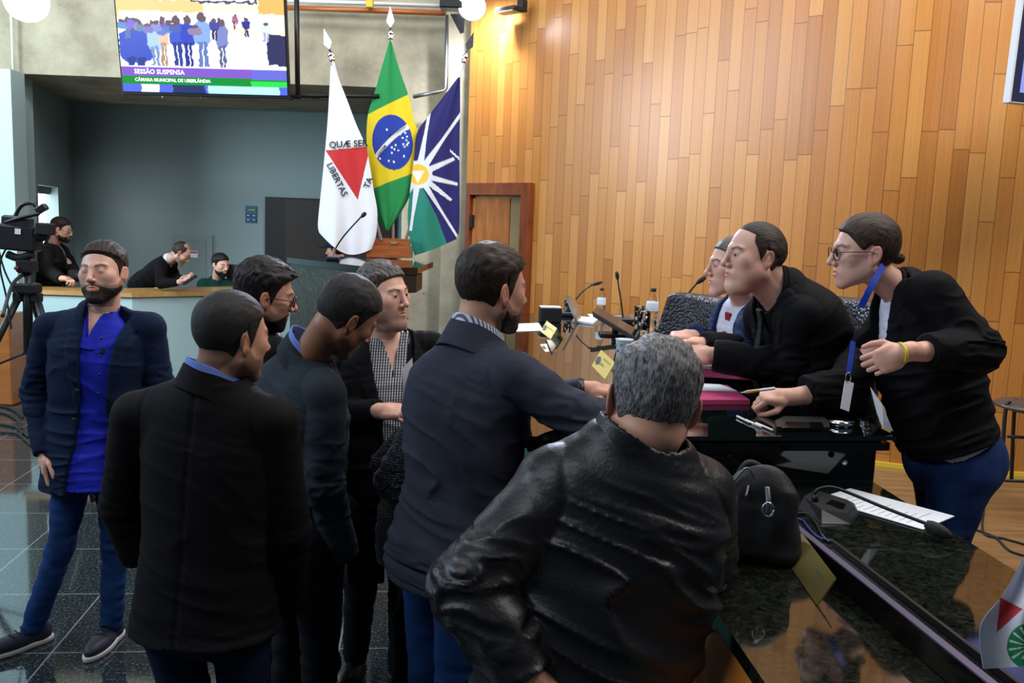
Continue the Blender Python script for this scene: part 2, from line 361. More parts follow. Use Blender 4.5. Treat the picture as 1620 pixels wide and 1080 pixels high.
M['dark_metal'] = mat('dark_metal', (.03, .03, .033), .4, .6)
M['copper'] = mat('copper_pipe', lin(176, 104, 60), .4, .3)
M['white'] = mat('white_plastic', (.72, .74, .76), .4)
M['paper'] = mat('white_paper', (.80, .84, .90), .7)
M['print'] = mat('printed_ink', (.10, .11, .13), .7)
M['yellow'] = mat('yellow_strip', lin(220, 190, 60), .5)
M['glass'] = mat('clear_glass', (.95, .97, .98), .02, trans=1, ior=1.45)
M['thin_plastic'] = mat('clear_plastic', (.95, .97, 1), .05, trans=1, ior=1.12)
M['water'] = mat('water', (.93, .96, 1), .0, trans=1, ior=1.33)
M['parquet'] = wood_mat('parquet', lin(104, 78, 50), lin(136, 106, 70), rough=.3, stretch=(2, 25, 1))
M['lamp'] = mat('lamp_glow', (1, 1, 1), .5, emit=(.78, .84, 1.0), es=60)
M['window_light'] = mat('window_daylight_pane', (1, 1, 1), .3, emit=(.95, .98, 1.0), es=3.5)
ZD, ZT, ZG = .40, 1.38, 1.22          # dais floor, head table glass, side desk granite
YB = 9.3
# ------------------------------------------------------------------ the room
mb = MB(); mb.slab([(-14, -3), (9, -3), (9, 14), (-14, 14)], -.1, 0); struct(mb, 'floor', M['floor'])
WL = [V(-.50, 8.68), V(.45, 7.72), V(1.35, 6.82), V(2.0, 6.2), V(2.6, 5.82), V(3.4, 5.72), V(4.3, 5.78), V(5.4, 5.95)]
pl = resample([tuple(p)+(0,) for p in WL], 60)[:, :2]
dais = [(.42, .2), (6, .2), (6, 6.0)]+[tuple(p) for p in pl[::-1]]+[(-.55, 8.5), (-.3, 6.5), (.25, 5.2), (.3, 2.7)]
mb = MB(); mb.slab(dais, 0.001, ZD); struct(mb, 'floor_dais', M['parquet'])
L = np.concatenate([[0], np.cumsum(np.linalg.norm(np.diff(pl, axis=0), axis=1))]); n = len(pl)
nrm = np.stack([np.gradient(pl[:, 1]), -np.gradient(pl[:, 0])], 1); nrm /= np.linalg.norm(nrm, axis=1)[:, None]; bk = pl-nrm*.18*np.sign(nrm[:, 1:2]+1e-9)*-1
bk = pl+np.array([[.12, .14]])
v = np.concatenate([np.c_[pl, np.full(n, ZD)], np.c_[pl, np.full(n, 6.6)], np.c_[bk, np.full(n, ZD)], np.c_[bk, np.full(n, 6.6)]])
q = [(i, i+1, n+i+1, n+i) for i in range(n-1)]+[(2*n+i+1, 2*n+i, 3*n+i, 3*n+i+1) for i in range(n-1)]+[(n+i, n+i+1, 3*n+i+1, 3*n+i) for i in range(n-1)]+[(0, n, 3*n, 2*n), (n-1, 3*n-1, 4*n-1, 2*n-1)]
uvv = np.stack([np.tile(L, 4), v[:, 2]], 1)
o = mesh_np('wall_wood', v, q, M['planks'], smooth=False, uv=uvv); o['kind'] = 'structure'
mb = MB(); bp_ = pl-np.array([[.010, .012]]); mb.add([(*a, ZD) for a in bp_]+[(*a, ZD+.03) for a in bp_], [(i, i+1, n+i+1, n+i) for i in range(n-1)])
mb.add([(*a, ZD+.03) for a in bp_]+[(*a, ZD+.03) for a in pl], [(i, i+1, n+i+1, n+i) for i in range(n-1)]); struct(mb, 'baseboard_wood_wall', M['yellow'])
def quadbox(mb, pts, back):
    back = np.array(back, float); P_ = [np.array(p, float) for p in pts]; return mb.hexa([P_[0], P_[1], P_[1]+back, P_[0]+back, P_[3], P_[2], P_[2]+back, P_[3]+back])
def vface(mb, x0, x1, Y0, Y1, z0, z1, back=(0, .4, 0)):
    """upright slab whose near face runs from (x0,Y0) to (x1,Y1)"""
    return quadbox(mb, [(x0, Y0, z0), (x1, Y1, z0), (x1, Y1, z1), (x0, Y0, z1)], back)
zb = at(100, 119, YB)[2]; xr = at(655, 300, YB)[0]; xl = at(23, 250, YB)[0]
# concrete: deep beam over the recess, wall end and pillar
mb = MB(); vface(mb, -12, xr+.35, YB, YB, zb, 6.6, (0, 2.3, 0)); struct(mb, 'wall_beam', M['concrete'])
mb = MB(); vface(mb, xr-.12, .9, YB-.02, YB-.02, 0, zb, (0, .5, 0)); struct(mb, 'wall_concrete', M['concrete'])
px0, px1 = at(706, 80, 8.95)[0], -.42
mb = MB(); vface(mb, px0, px1, 8.95, 8.95, 0, 6.6, (0, .35, 0)); struct(mb, 'wall_pillar', M['concrete'])
# painted column left of the recess, recess side and back walls
mb = MB(); vface(mb, -13, xl, YB-.01, YB-.01, 0, zb-.002, (0, .4, 0)); struct(mb, 'wall_column', M['paint'])
rb = 11.9; xb = at(114, 250, rb)[0]
wz0, wz1 = at(75, 388, 10.4)[2], at(75, 294, 10.4)[2]
def side(t): return V(xl+(xb-xl)*t, YB+.2+(rb-YB-.2)*t)
t0 = .26; t1 = .52
for pxx in np.linspace(0, 1, 201):
    p_ = side(pxx); d_ = V(p_[0], p_[1], 2.1)-CP; xx = 810+FPX*(d_@CR)/(d_@CF)
    if xx < 60: t0 = pxx
    if xx < 92: t1 = pxx
mb = MB(); bk3 = (-.25, 0, 0)
for ta, tb, za, zc in ((-.08, t0, 0, zb), (t1, 1.1, 0, zb), (t0, t1, 0, wz0), (t0, t1, wz1, zb)):
    a, b = side(ta), side(tb); quadbox(mb, [(a[0], a[1], za), (b[0], b[1], za), (b[0], b[1], zc), (a[0], a[1], zc)], bk3)
struct(mb, 'wall_recess_side', M['paint_shaded'])
a, b = side(t0), side(t1); of = V(-.16, 0, 0)
mb = MB(); quadbox(mb, [V(a[0], a[1], wz0)+of, V(b[0], b[1], wz0)+of, V(b[0], b[1], wz1)+of, V(a[0], a[1], wz1)+of], (-.02, 0, 0)); wn_ = struct(mb, 'window_1', M['window_light'])
mb = MB(); zc = wz1-(wz1-wz0)*.13; of = V(-.1, 0, 0)
quadbox(mb, [V(a[0], a[1], zc)+of, V(b[0], b[1], zc)+of, V(b[0], b[1], wz1)+of, V(a[0], a[1], wz1)+of], (-.03, 0, 0)); part(mb, 'roller_blind', mat('grey_blind', (.16, .15, .16), .7), wn_)
mb = MB(); vface(mb, xb-.6, xr+.5, rb, rb, 0, zb+.2, (0, .2, 0)); struct(mb, 'wall_recess', M['paint_shaded'])
# dark doorway at the right of the recess, its unlit depth painted as near-black and brown slabs
a = at(420, 311, rb-.03); b = at(507, 313, rb-.03)
mb = MB(); vface(mb, a[0], b[0]+1.0, rb-.05, rb-.05, 0, a[2], (0, .04, 0)); dr = struct(mb, 'door_1', mat('painted_dark_opening', (.004, .005, .005), .5))
mb = MB(); a2 = at(452, 314, rb-.06); vface(mb, a2[0], b[0]+.95, rb-.08, rb-.08, 0, a2[2]-.02, (0, .03, 0)); part(mb, 'door_leaf', mat('dark_brown_leaf', lin(46, 34, 30), .5), dr)
# access panel let into the recess wall, light switch, two stickers
def onwall(x, y, Y): return at(x, y, Y)
p0, p1 = at(273, 370, rb-.02), at(337, 465, rb-.02)
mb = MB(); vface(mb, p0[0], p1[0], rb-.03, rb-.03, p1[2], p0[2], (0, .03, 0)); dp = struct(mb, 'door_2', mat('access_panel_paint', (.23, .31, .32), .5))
p0, p1 = at(297, 378, rb-.02), at(327, 465, rb-.02)
mb = MB(); vface(mb, p0[0], p1[0], rb-.04, rb-.04, p1[2], p0[2], (0, .01, 0)); part(mb, 'panel_leaf', mat('access_leaf_paint', (.21, .285, .295), .5), dp)
# door in the wood wall: frame with leaf of planks
def onwood(px, py, off=0.0):
    d = CF+CR*(px-810)/FPX-CU*(py-540)/FPX; best = None
    for i in range(n-1):
        A_, B_ = pl[i], pl[i+1]; m_ = np.array([[d[0], -(B_-A_)[0]], [d[1], -(B_-A_)[1]]])
        try: s_, t_ = np.linalg.solve(m_, A_-CP[:2])
        except Exception: continue
        if -.01 <= t_ <= 1.01 and s_ > 0: best = CP+d*s_; nn = V(-(B_-A_)[1], (B_-A_)[0], 0); nn /= np.linalg.norm(nn); nn = nn if nn[1] < 0 else -nn
    if best is None: best = CP+d*(8.6/d[1]); nn = V(-.7, -.7, 0)
    return best+nn*off, nn
tl, nn = onwood(752, 290); tr, _ = onwood(846, 290); zt_ = tl[2]; e = (tr-tl); e[2] = 0; wdt = np.linalg.norm(e); e /= wdt
def W_(s, z, o): return V(tl[0], tl[1], 0)+e*s+nn*o+V(0, 0, z)
def wbox(mb, s0, s1, z0, z1, o0, o1): return mb.hexa([W_(s0, z0, o0), W_(s1, z0, o0), W_(s1, z0, o1), W_(s0, z0, o1), W_(s0, z1, o0), W_(s1, z1, o0), W_(s1, z1, o1), W_(s0, z1, o1)])
s0 = -.06
mb = MB(); wbox(mb, s0, wdt, zt_-.11, zt_, -.02, .06); wbox(mb, wdt-.11, wdt, ZD, zt_-.11, -.02, .06); wbox(mb, s0, s0+.05, ZD, zt_-.11, -.02, .06); dw = struct(mb, 'door_3', M['red_wood'])
mb = MB(); wbox(mb, s0+.05, wdt-.29, ZD, zt_-.14, -.01, .022); part(mb, 'door_leaf', M['door_wood'], dw)
mb = MB(); wbox(mb, wdt-.285, wdt-.12, ZD, zt_-.13, -.01, .01); part(mb, 'side_panel', mat('beige_panel', lin(150, 132, 96), .6), dw)
mb = MB(); wbox(mb, s0+.055, s0+.085, zt_-.42, zt_-.30, .01, .05); part(mb, 'hinge', M['dark_metal'], dw)
# ------------------------------------------------------------------ reception counter at the back
cA, cB, cC = onz(-160, 446, 1.09), onz(235, 458, 1.09), onz(470, 447, 1.09)
cB[1] = YB-.35; cB[0] = onz(235, 458, 1.09)[0]; cA[1] = cB[1]-.05
cC = cB+V(1.55, 1.25, 0)
root = thing('reception_counter', 'pale blue-green counter with oak edged top at the back left of the room', 'counter', (cB[0], cB[1], 0))
outer = [cA[:2], cB[:2], cC[:2]]; dn = V(-.1, .6); inner = [cA[:2]+V(0, .55), cB[:2]+V(-.25, .55), cC[:2]+V(-.35, .45)]
def ring(o, i, g): return [tuple(V(*p)-V(*g)) for p in o]+[tuple(p) for p in i[::-1]]
# on the column side the counter stands clear of the painted wall
cs = at(24, 250, 8.98)[0]
def cut(pts): return pts
oo = [V(cs+.003, cA[1]), cB[:2], cC[:2]]; ii = [V(cs+.003, YB-.03), cB[:2]+V(-.25, .5), cC[:2]+V(-.40, .45)]
mb = MB(); mb.slab([tuple(p) for p in oo]+[tuple(p) for p in ii[::-1]], .0, 1.045); part(mb, 'counter_front', M['paint'], root)
mb = MB(); g = .03; oo2 = [V(cs+.003, cA[1]-g), cB[:2]+V(.01, -g), cC[:2]+V(.02, -g)]
mb.slab([tuple(p) for p in oo2]+[tuple(p) for p in ii[::-1]], 1.045, 1.09); part(mb, 'counter_top', M['oak'], root)
mb = MB(); vface(mb, -13, cs, cA[1]+.02, cA[1]+.02, 0, .09, (0, .2, 0)); struct(mb, 'baseboard_left', M['black_gloss'])
mb = MB(); vface(mb, -13, cs, cA[1]+.05, cA[1]+.05, 0.05, zb-.01, (0, .25, 0)); struct(mb, 'wall_left', M['paint'])
CZ = 1.09
# ------------------------------------------------------------------ rostrum
RZ = 1.60
r0, r1, r2 = onz(454, 407, RZ), onz(598, 424, RZ), onz(661, 423, RZ-.0)
rb0, rb1 = onz(462, 400, RZ), onz(652, 403, RZ)
r0, r1, r2 = r0[:2], r1[:2], r2[:2]; rb1 = V(r2[0]+.02, r2[1]+.95); rb0 = V(r0[0]+.15, r0[1]+.55)
root = thing('rostrum', 'dark green granite speaking rostrum in front of the three flags', 'rostrum', (*((r0+r2)/2), 0))
mb = MB(); mb.slab([tuple(r0), tuple(r1), tuple(r2), tuple(rb1), tuple(rb0)], RZ-.045, RZ); part(mb, 'top_slab', M['black_gloss'], root)
ctr = (r0+r1+r2+rb0+rb1)/5; f_ = lambda p, k: tuple(ctr+(p-ctr)*k)
mb = MB(); mb.slab([f_(r0, .96), f_(r1, .97), tuple(V(*f_(r1, .97))+V(.04, .75)), f_(rb0, .96)], 0.0, RZ-.045); part(mb, 'body', M['gran_front'], root)
mb = MB(); a_ = r1+V(.02, .01); b_ = r2+V(-.01, .01)
mb.slab([tuple(a_), tuple(b_), tuple(b_+V(0, .4)), tuple(a_+V(0, .4))], RZ-.18, RZ-.06); part(mb, 'drawer_box', M['black'], root)
# ------------------------------------------------------------------ head table with glass top
U_ = V(-.085, 1.0); U_ /= np.linalg.norm(U_)
tA, tB = onz(830, 690, ZT)[:2], onz(1419, 690, ZT)[:2]; tC = tB+U_*3.05; tD = tA+U_*3.05
tC = onz(1040, 497, ZT)[:2]; tD = onz(742, 494, ZT)[:2]
root = thing('head_table', 'long black head table with a mirror-like glass top on the dais', 'table', (*((tA+tB+tC+tD)/4), ZD))
mb = MB(); mb.slab([tuple(p) for p in (tA, tB, tC, tD)], ZT-.012, ZT); part(mb, 'glass_top', M['glass_top'], root)
def inn(a, b, c, d, k, j):
    """inset corners"""
    W = (b-a)/np.linalg.norm(b-a); Q_ = (d-a)/np.linalg.norm(d-a)
    return [tuple(a+W*k+Q_*j), tuple(b-W*k+Q_*j), tuple(c-W*k-Q_*k), tuple(d+W*k-Q_*k)]
mb = MB(); mb.slab(inn(tA, tB, tC, tD, .012, .012), ZT-.045, ZT-.022); part(mb, 'lower_glass', M['black_gloss'], root)
mb = MB(); mb.slab(inn(tA, tB, tC, tD, .03, .03), ZT-.022, ZT-.012); part(mb, 'spacer', M['dark_metal'], root)
q4 = inn(tA, tB, tC, tD, .09, .07)
h_ = [V(*a) for a in q4]; mL, mR = h_[0]+(h_[1]-h_[0])*.20, h_[3]+(h_[2]-h_[3])*.30; oL, oR = mL+U_*.115, h_[1]+U_*.115
mb = MB(); mb.slab([h_[0], mL, mR, h_[3]], ZD, ZT-.045); part(mb, 'body', M['black_gloss'], root)
mb = MB(); mb.slab([oL, oR, oR+U_*.04, oL+U_*.04], ZD, ZT-.045); part(mb, 'end_wall', M['black_gloss'], root)
W = (tB-tA)/np.linalg.norm(tB-tA)
def tfront(s, j, z): p = V(*q4[0])+W*s-U_*j; return V(p[0], p[1], z)
mb = MB(); mb.hexa([tfront(-.08, .012, ZD), tfront(.15, .012, ZD), tfront(.15, 0, ZD), tfront(-.08, 0, ZD), tfront(-.08, .012, ZT-.05), tfront(.12, .012, ZT-.05), tfront(.12, 0, ZT-.05), tfront(-.08, 0, ZT-.05)]); part(mb, 'end_panel', M['teal'], root)
mb = MB(); mb.hexa([tfront(.125, .016, ZD), tfront(.175, .016, ZD), tfront(.175, 0, ZD), tfront(.125, 0, ZD), tfront(.125, .016, ZT-.05), tfront(.175, .016, ZT-.05), tfront(.175, 0, ZT-.05), tfront(.125, 0, ZT-.05)]); part(mb, 'wood_strip', M['orange_wood'], root)
pa = onz(1100, 757, ZG+.002); pb = onz(1379, 760, ZG+.002)
mb = MB(); pn = MB(); vface(mb, pa[0], pb[0], pa[1]-.012, pb[1]-.012, ZG+.002, ZT-.047, (0, .008, 0)); part(mb, 'front_glass', M['black_gloss'], root)
mb = MB(); vface(mb, pa[0], pb[0], pa[1]-.013, pb[1]-.013, ZG+.001, ZG+.004, (0, .009, 0)); part(mb, 'glass_edge', M['glass_edge'], root)
for x_, y_ in ((1097, 717), (1336, 731)):
    p = at(x_, y_, pa[1]-.015); mb = MB(); mb.lathe(p, [(.004, -.004), (.009, -.004), (.009, .003), (.006, .005)], 14, R=np.array([[1, 0, 0], [0, 0, -1], [0, 1, 0.]])); part(mb, 'glass_bolt', M['metal'], root)
# ------------------------------------------------------------------ side desk of granite running towards the camera
def gl(Y): return .400+.075*(1.73-Y)
def gr(Y): return 1.128+.07*(1.92-Y)
gp = [(gl(.35), .35), (gr(.35), .35), (gr(2.59), 2.59), (gl(2.48), 2.48)]
root = thing('side_desk', 'polished dark green granite desk with orange wood front beside the head table', 'desk', (.8, 1.4, 0))
mb = MB(); mb.slab(gp, ZG-.03, ZG); part(mb, 'desk_top', M['gran'], root)
mb = MB(); mb.slab([(gl(.4)+.16, .4), (gr(.4)-.1, .4), (gr(2.5)-.1, 2.52), (gl(2.45)+.16, 2.45)], ZD-.39, ZG-.03); part(mb, 'body', M['black'], root)
def fr(Y, o, z): return (gl(Y)+o, Y, z)
mb = MB(); mb.prism([fr(.4, -.0, ZG-.032), fr(.4, .03, ZG-.032), fr(.4, -.07, ZG-.34), fr(.4, -.10, ZG-.34)], V(*fr(2.45, 0, 0))-V(*fr(.4, 0, 0))); part(mb, 'front_board', M['orange_wood'], root)
mb = MB(); mb.prism([fr(.4, -.11, ZG-.20), fr(.4, -.085, ZG-.20), fr(.4, -.11, .02), fr(.4, -.135, .02)], V(*fr(1.72, 0, 0))-V(*fr(.4, 0, 0))); part(mb, 'lower_panel', M['teal'], root)
a_, b_, c_ = V(*fr(1.52, -.0425, ZG-.16)), V(*fr(1.28, -.105, ZG-.33)), V(*fr(1.16, -.028, ZG-.12))
nn_ = V(-.95, 0, .31)*.004
mb = MB(); mb.prism([a_+nn_, V(*fr(1.50, -.105, ZG-.335))+nn_, b_+nn_, c_+nn_], nn_*.8); part(mb, 'inlay', M['brown_wood'], root)
# ledge standing along the desk
l0, l1 = onz(1253, 832, ZG+.05), onz(1562, 1082, ZG+.05); du = (l1-l0)/np.linalg.norm(l1-l0); l2 = l0+du*1.35
wv = V(-du[1], du[0], 0); wv = wv if wv[0] > 0 else -wv
mb = MB(); mb.prism([l0-V(0, 0, .048), l0, l0+wv*.016, l0+wv*.016-V(0, 0, .048)], l2-l0); part(mb, 'ledge', M['black_gloss'], root)
mb = MB(); mb.prism([l0, l0+V(0, 0, .003), l0+wv*.016+V(0, 0, .003), l0+wv*.016], l2-l0); part(mb, 'ledge_cap', mat('grey_stone_edge', (.10, .095, .15), .3), root)
mb = MB(); e0 = l0+wv*.06+V(0, 0, .0); mb.prism([l0+wv*.10-V(0, 0, .049), l0+wv*.10-V(0, 0, .035), l0+wv*.108-V(0, 0, .035), l0+wv*.108-V(0, 0, .049)], (l2-l0)*.9); part(mb, 'cable_cover', M['dark_metal'], root)
# ------------------------------------------------------------------ people
def skin_mat():
    m, nt, b = nmat('skin'); a = N(nt, 'ShaderNodeAttribute', attribute_name='Col'); nt.links.new(a.outputs['Color'], b.inputs['Base Color'])
    b.inputs['Roughness'].default_value = .48; b.inputs['Subsurface Weight'].default_value = .12; b.inputs['Subsurface Radius'].default_value = (.02, .008, .004); b.inputs['Subsurface Scale'].default_value = .4
    tc = N(nt, 'ShaderNodeTexCoord'); n = N(nt, 'ShaderNodeTexNoise'); n.inputs['Scale'].default_value = 350; nt.links.new(tc.outputs['Object'], n.inputs[0])
    bp = N(nt, 'ShaderNodeBump'); bp.inputs['Strength'].default_value = .15; bp.inputs['Distance'].default_value = .001; nt.links.new(n.outputs[0], bp.inputs['Height']); nt.links.new(bp.outputs[0], b.inputs['Normal']); return m
M['skin'] = skin_mat()
def hair_mat(name, c1, c2, rough=.55, sc=(260, 40, 60)):
    m, nt, b = nmat(name); a = N(nt, 'ShaderNodeAttribute', attribute_name='Col'); mp = N(nt, 'ShaderNodeMapping')
    mp.inputs['Scale'].default_value = sc; nt.links.new(a.outputs['Vector'], mp.inputs[0])
    n = N(nt, 'ShaderNodeTexNoise'); n.inputs['Scale'].default_value = 1; n.inputs['Detail'].default_value = 4; n.inputs['Distortion'].default_value = .4; nt.links.new(mp.outputs[0], n.inputs[0])
    nt.links.new(ramp(nt, n.outputs[0], [(.35, c1), (.66, c2)]), b.inputs['Base Color']); b.inputs['Roughness'].default_value = rough; b.inputs['Specular IOR Level'].default_value = .28
    bp = N(nt, 'ShaderNodeBump'); bp.inputs['Strength'].default_value = .8; bp.inputs['Distance'].default_value = .003; nt.links.new(n.outputs[0], bp.inputs['Height']); nt.links.new(bp.outputs[0], b.inputs['Normal']); return m
HM = {'black': hair_mat('black_hair', (.006, .005, .005), (.022, .019, .018)), 'dark': hair_mat('dark_brown_hair', (.014, .009, .007), (.045, .030, .022)),
      'brown': hair_mat('brown_hair', (.022, .013, .008), (.07, .042, .026)), 'grey': hair_mat('greying_hair', (.035, .034, .034), (.22, .22, .225), .5, (300, 90, 90)),
      'salt': hair_mat('salt_and_pepper_hair', (.025, .022, .02), (.16, .145, .13), .45), 'short': hair_mat('cropped_black_hair', (.006, .006, .006), (.03, .028, .028), .5, (420, 420, 420))}
M['eye'] = mat('eye_white', (.34, .32, .31), .2); M['iris'] = mat('iris', (.035, .02, .012), .1)
SK = {'fair': lin(224, 176, 156), 'tan': lin(200, 150, 126), 'brown': lin(146, 102, 78)}
def Rz(a): c, s = math.cos(math.radians(a)), math.sin(math.radians(a)); return np.array([[c, -s, 0], [s, c, 0], [0, 0, 1.]])
def Rx(a): c, s = math.cos(math.radians(a)), math.sin(math.radians(a)); return np.array([[1, 0, 0], [0, c, -s], [0, s, c.real]])
def Ry(a): c, s = math.cos(math.radians(a)), math.sin(math.radians(a)); return np.array([[c, 0, s], [0, 1, 0], [-s, 0, c]])
def sym(q): p = q.copy(); p[:, 0] = np.abs(p[:, 0]); return p
def skull(q, fat=0., jw=0., fem=0.):
    """head without ears and features, q in head space (x right, y face, z up)"""
    p = sym(q)
    d = smin(ell(p, (0, -.016, .030), (.0765, .094, .088)), ell(p, (0, .022, -.018), (.063+fat*.5, .064, .082)), .03)
    d = smin(d, ell(p, (.030+jw*.5, .036, -.045), (.030+fat, .034, .038)), .02)
    d = smin(d, cone(p, (.049+jw, .000, -.050), (.012+jw*.3, .064, -.097+fem*.006), .026+fat, .0185+fat), .026)
    d = smin(d, sph(p, (0, .070, -.099+fem*.005), .0185+fat*.6), .018)
    d = smin(d, sph(p, (.043, .053, -.012), .0215+fat*.6), .02)
    if fat > .004: d = smin(d, ell(p, (0, .04, -.105), (.045, .04, .022+fat)), .02)
    return d
def ear_d(q):
    p = sym(q); x = p[:, 0]-.0785+(p[:, 1]+.006)*.42; y = p[:, 1]+.012+(p[:, 2])*.16; z = p[:, 2]+.006
    e = np.stack([x, y, z], 1)
    d = ell(e, (0, 0, 0), (.0065, .0175, .031)); d = smin(d, ell(e, (-.004, .006, -.022), (.006, .009, .012)), .006)
    d = smax(d, -ell(e, (.007, .002, .004), (.0065, .0105, .019)), .004)
    return smin(d, ell(e, (.002, -.001, .002), (.003, .004, .012)), .003)
def headf(q, o):
    p = sym(q); g = o.get('nose', 1.)
    d = skull(q, o.get('fat', 0), o.get('jaw', 0), o.get('fem', 0))
    d = smin(d, cone(p, (0, .081, .027), (.042, .066, .024), .0115, .0095), .012)
    d = smax(d, -sph(p, (.0315, .1025, .006), .0170), .012)
    slit = o.get('slit', .0036)
    lid = sph(p, (.0315, .0715, .006), .0143)
    if slit > 0: lid = smax(lid, -ell(p, (.032, .088, .0045), (.0125, .012, slit)), .0015)
    d = smin(d, lid, .004)
    d = smin(d, cone(p, (0, .086, .018), (0, .100+.005*g, -.022), .0075, .0095*g), .012)
    d = smin(d, sph(p, (0, .1025+.005*g, -.026), .0105*g), .006)
    d = smin(d, sph(p, (.0125*g, .0955, -.030), .0080*g), .006)
    d = smax(d, -ell(p, (.0062*g, .102, -.0375), (.0028, .005, .0025)), .003)
    d = smin(d, ell(p, (0, .062, -.060), (.034, .0315, .028)), .016)
    d = smin(d, cone(p, (0, .0905, -.0545), (.023, .079, -.0575), .0058, .004), .005)
    d = smin(d, cone(p, (0, .0895, -.066), (.020, .080, -.0635), .0068, .0045), .005)
    op = o.get('open', 0.)
    d = smax(d, -ell(p, (0, .097, -.0600), (.021, .010, .0016+op)), .002)
    d = smin(d, ear_d(q), .005)
    return d
HS = {
 'short': dict(yf=([-.2, -.045, -.02, .0, .03, .055, .07, .084, .1, .2], [.008, .008, .016, .022, .03, .045, .066, .095, .2, .2]), zb=([-.2, -.1, -.06, -.03, -.006, .0, .02, .2], [-.104, -.102, -.088, -.055, .030, -.015, -.03, -.03])),
 'reced': dict(yf=([-.2, -.045, -.02, .0, .03, .05, .062, .074, .09, .2], [.004, .004, .012, .018, .028, .036, .034, .030, .055, .075]), zb=([-.2, -.1, -.06, -.03, -.006, .0, .02, .2], [-.104, -.102, -.088, -.055, .030, -.015, -.03, -.03])),
 'bun': dict(yf=([-.2, -.045, -.02, .0, .02, .045, .065, .084, .1, .2], [-.03, -.025, -.012, .012, .036, .052, .064, .095, .2, .2]), zb=([-.2, -.1, -.06, -.03, -.006, .0, .02, .2], [-.072, -.068, -.062, -.035, .024, .026, .01, .0])),
}
def hair_m(q, st):
    h = HS[st]; y, z = q[:, 1], q[:, 2]
    return np.minimum(np.interp(z, *h['yf'])-y, z-np.interp(y, *h['zb']))
def hand(P, w, d, n, s, right, curl=(.5, .5, .55, .6), th=.5, k=1., spread=.06, fist=False):
    """palm and five jointed fingers; w wrist, d towards the fingers, n out of the palm"""
    d = d/np.linalg.norm(d); n = n-(n@d)*d; n /= np.linalg.norm(n); t = np.cross(d, n)*(1 if right else -1)
    q = np.stack([(P-w)@t, (P-w)@d, (P-w)@n], 1)/k
    f = smin(ell(q, (.002, .048, 0), (.041, .050, .0165)), cone(q, (0, -.02, 0), (0, .03, 0), .026, .03), .015)
    f = smin(f, rbox(q, (.0, .055, -.001), np.eye(3), (.040, .034, .0125), .012), .01)
    f = smin(f, ell(q, (.024, .035, .008), (.018, .03, .014)), .01)
    fl = [(.030, .088, .040, .025, .021, .0088), (.010, .093, .044, .028, .022, .0090), (-.010, .090, .041, .026, .022, .0085), (-.029, .081, .032, .020, .019, .0075)]
    for i, (x, y, a, b, c, r) in enumerate(fl):
        cu = curl[i]; p0 = V(x, y, 0); an = 0; dx = spread*(x/.03)
        ds = []
        for ln, kk in ((a, 1.0), (b, 1.35), (c, .9)):
            an += cu*kk; ds.append(V(dx*math.cos(an), math.cos(an), math.sin(an))*ln)
        p1 = p0+ds[0]; p2 = p1+ds[1]; p3 = p2+ds[2]
        fd = np.minimum(cone(q, p0-V(0, .015, 0), p1, r*1.12, r), np.minimum(cone(q, p1, p2, r*1.02, r*.92), cone(q, p2, p3, r*.94, r*.76)))
        f = smin(f, fd, .004)
    p0 = V(.020, .018, .008); a1 = V(.62+.2*(1-th), .62, .45*th+.1); a1 /= np.linalg.norm(a1); p1 = p0+a1*.044
    a2 = V(.35-.55*th, .85, .25+.25*th); a2 /= np.linalg.norm(a2); p2 = p1+a2*.032; a3 = V(.15-.7*th, .9, .2+.3*th); a3 /= np.linalg.norm(a3); p3 = p2+a3*.025
    f = smin(f, np.minimum(cone(q, p0, p1, .0145, .0112), np.minimum(cone(q, p1, p2, .0112, .0098), cone(q, p2, p3, .0100, .0080))), .006)
    return f*k
def skel(x, y, z0, H, yaw, top_yaw=None, lean=0, side=0, stance=.10, build=1.0, fwd=None):
    """joints of a standing figure; yaw turns the way it faces (0 = away from the camera)"""
    k = H/1.75; ty = yaw if top_yaw is None else top_yaw; R0 = Rz(yaw)@Rx(0); Rt = Rz(ty)@Rx(-lean)@Ry(side)
    b = V(x, y, z0); J = {}
    pel = b+V(0, 0, .93*k); J['pel'] = pel; J['R0'] = Rz(yaw)
    for s, g in (('R', 1), ('L', -1)):
        J['hip'+s] = pel+R0@V(g*.092*k, 0, -.03*k); J['kn'+s] = b+R0@V(g*stance*k, .01, .49*k); J['an'+s] = b+R0@V(g*stance*k*1.05, -.02*k, .085*k); J['toe'+s] = b+R0@V(g*stance*k*1.25, .13*k, .03)
    J['waist'] = pel+Rt@V(0, .0, .15*k); J['chest'] = pel+Rt@V(0, .015*k, .37*k); J['neck'] = pel+Rt@V(0, -.01*k, .555*k)
    for s, g in (('R', 1), ('L', -1)):
        J['sh'+s] = pel+Rt@V(g*.182*k*build, 0, .495*k); J['el'+s] = J['sh'+s]+Rt@V(g*.045*k, -.03*k, -.285*k); J['wr'+s] = J['el'+s]+Rt@V(-g*.01*k, .06*k, -.245*k)
    J['Rt'] = Rt; J['k'] = k; J['head'] = J['neck']+Rt@V(0, .025*k, .150*k); return J
def arm(J, s, el=None, wr=None):
    if el is not None: J['el'+s] = V(*el)
    if wr is not None: J['wr'+s] = V(*wr)
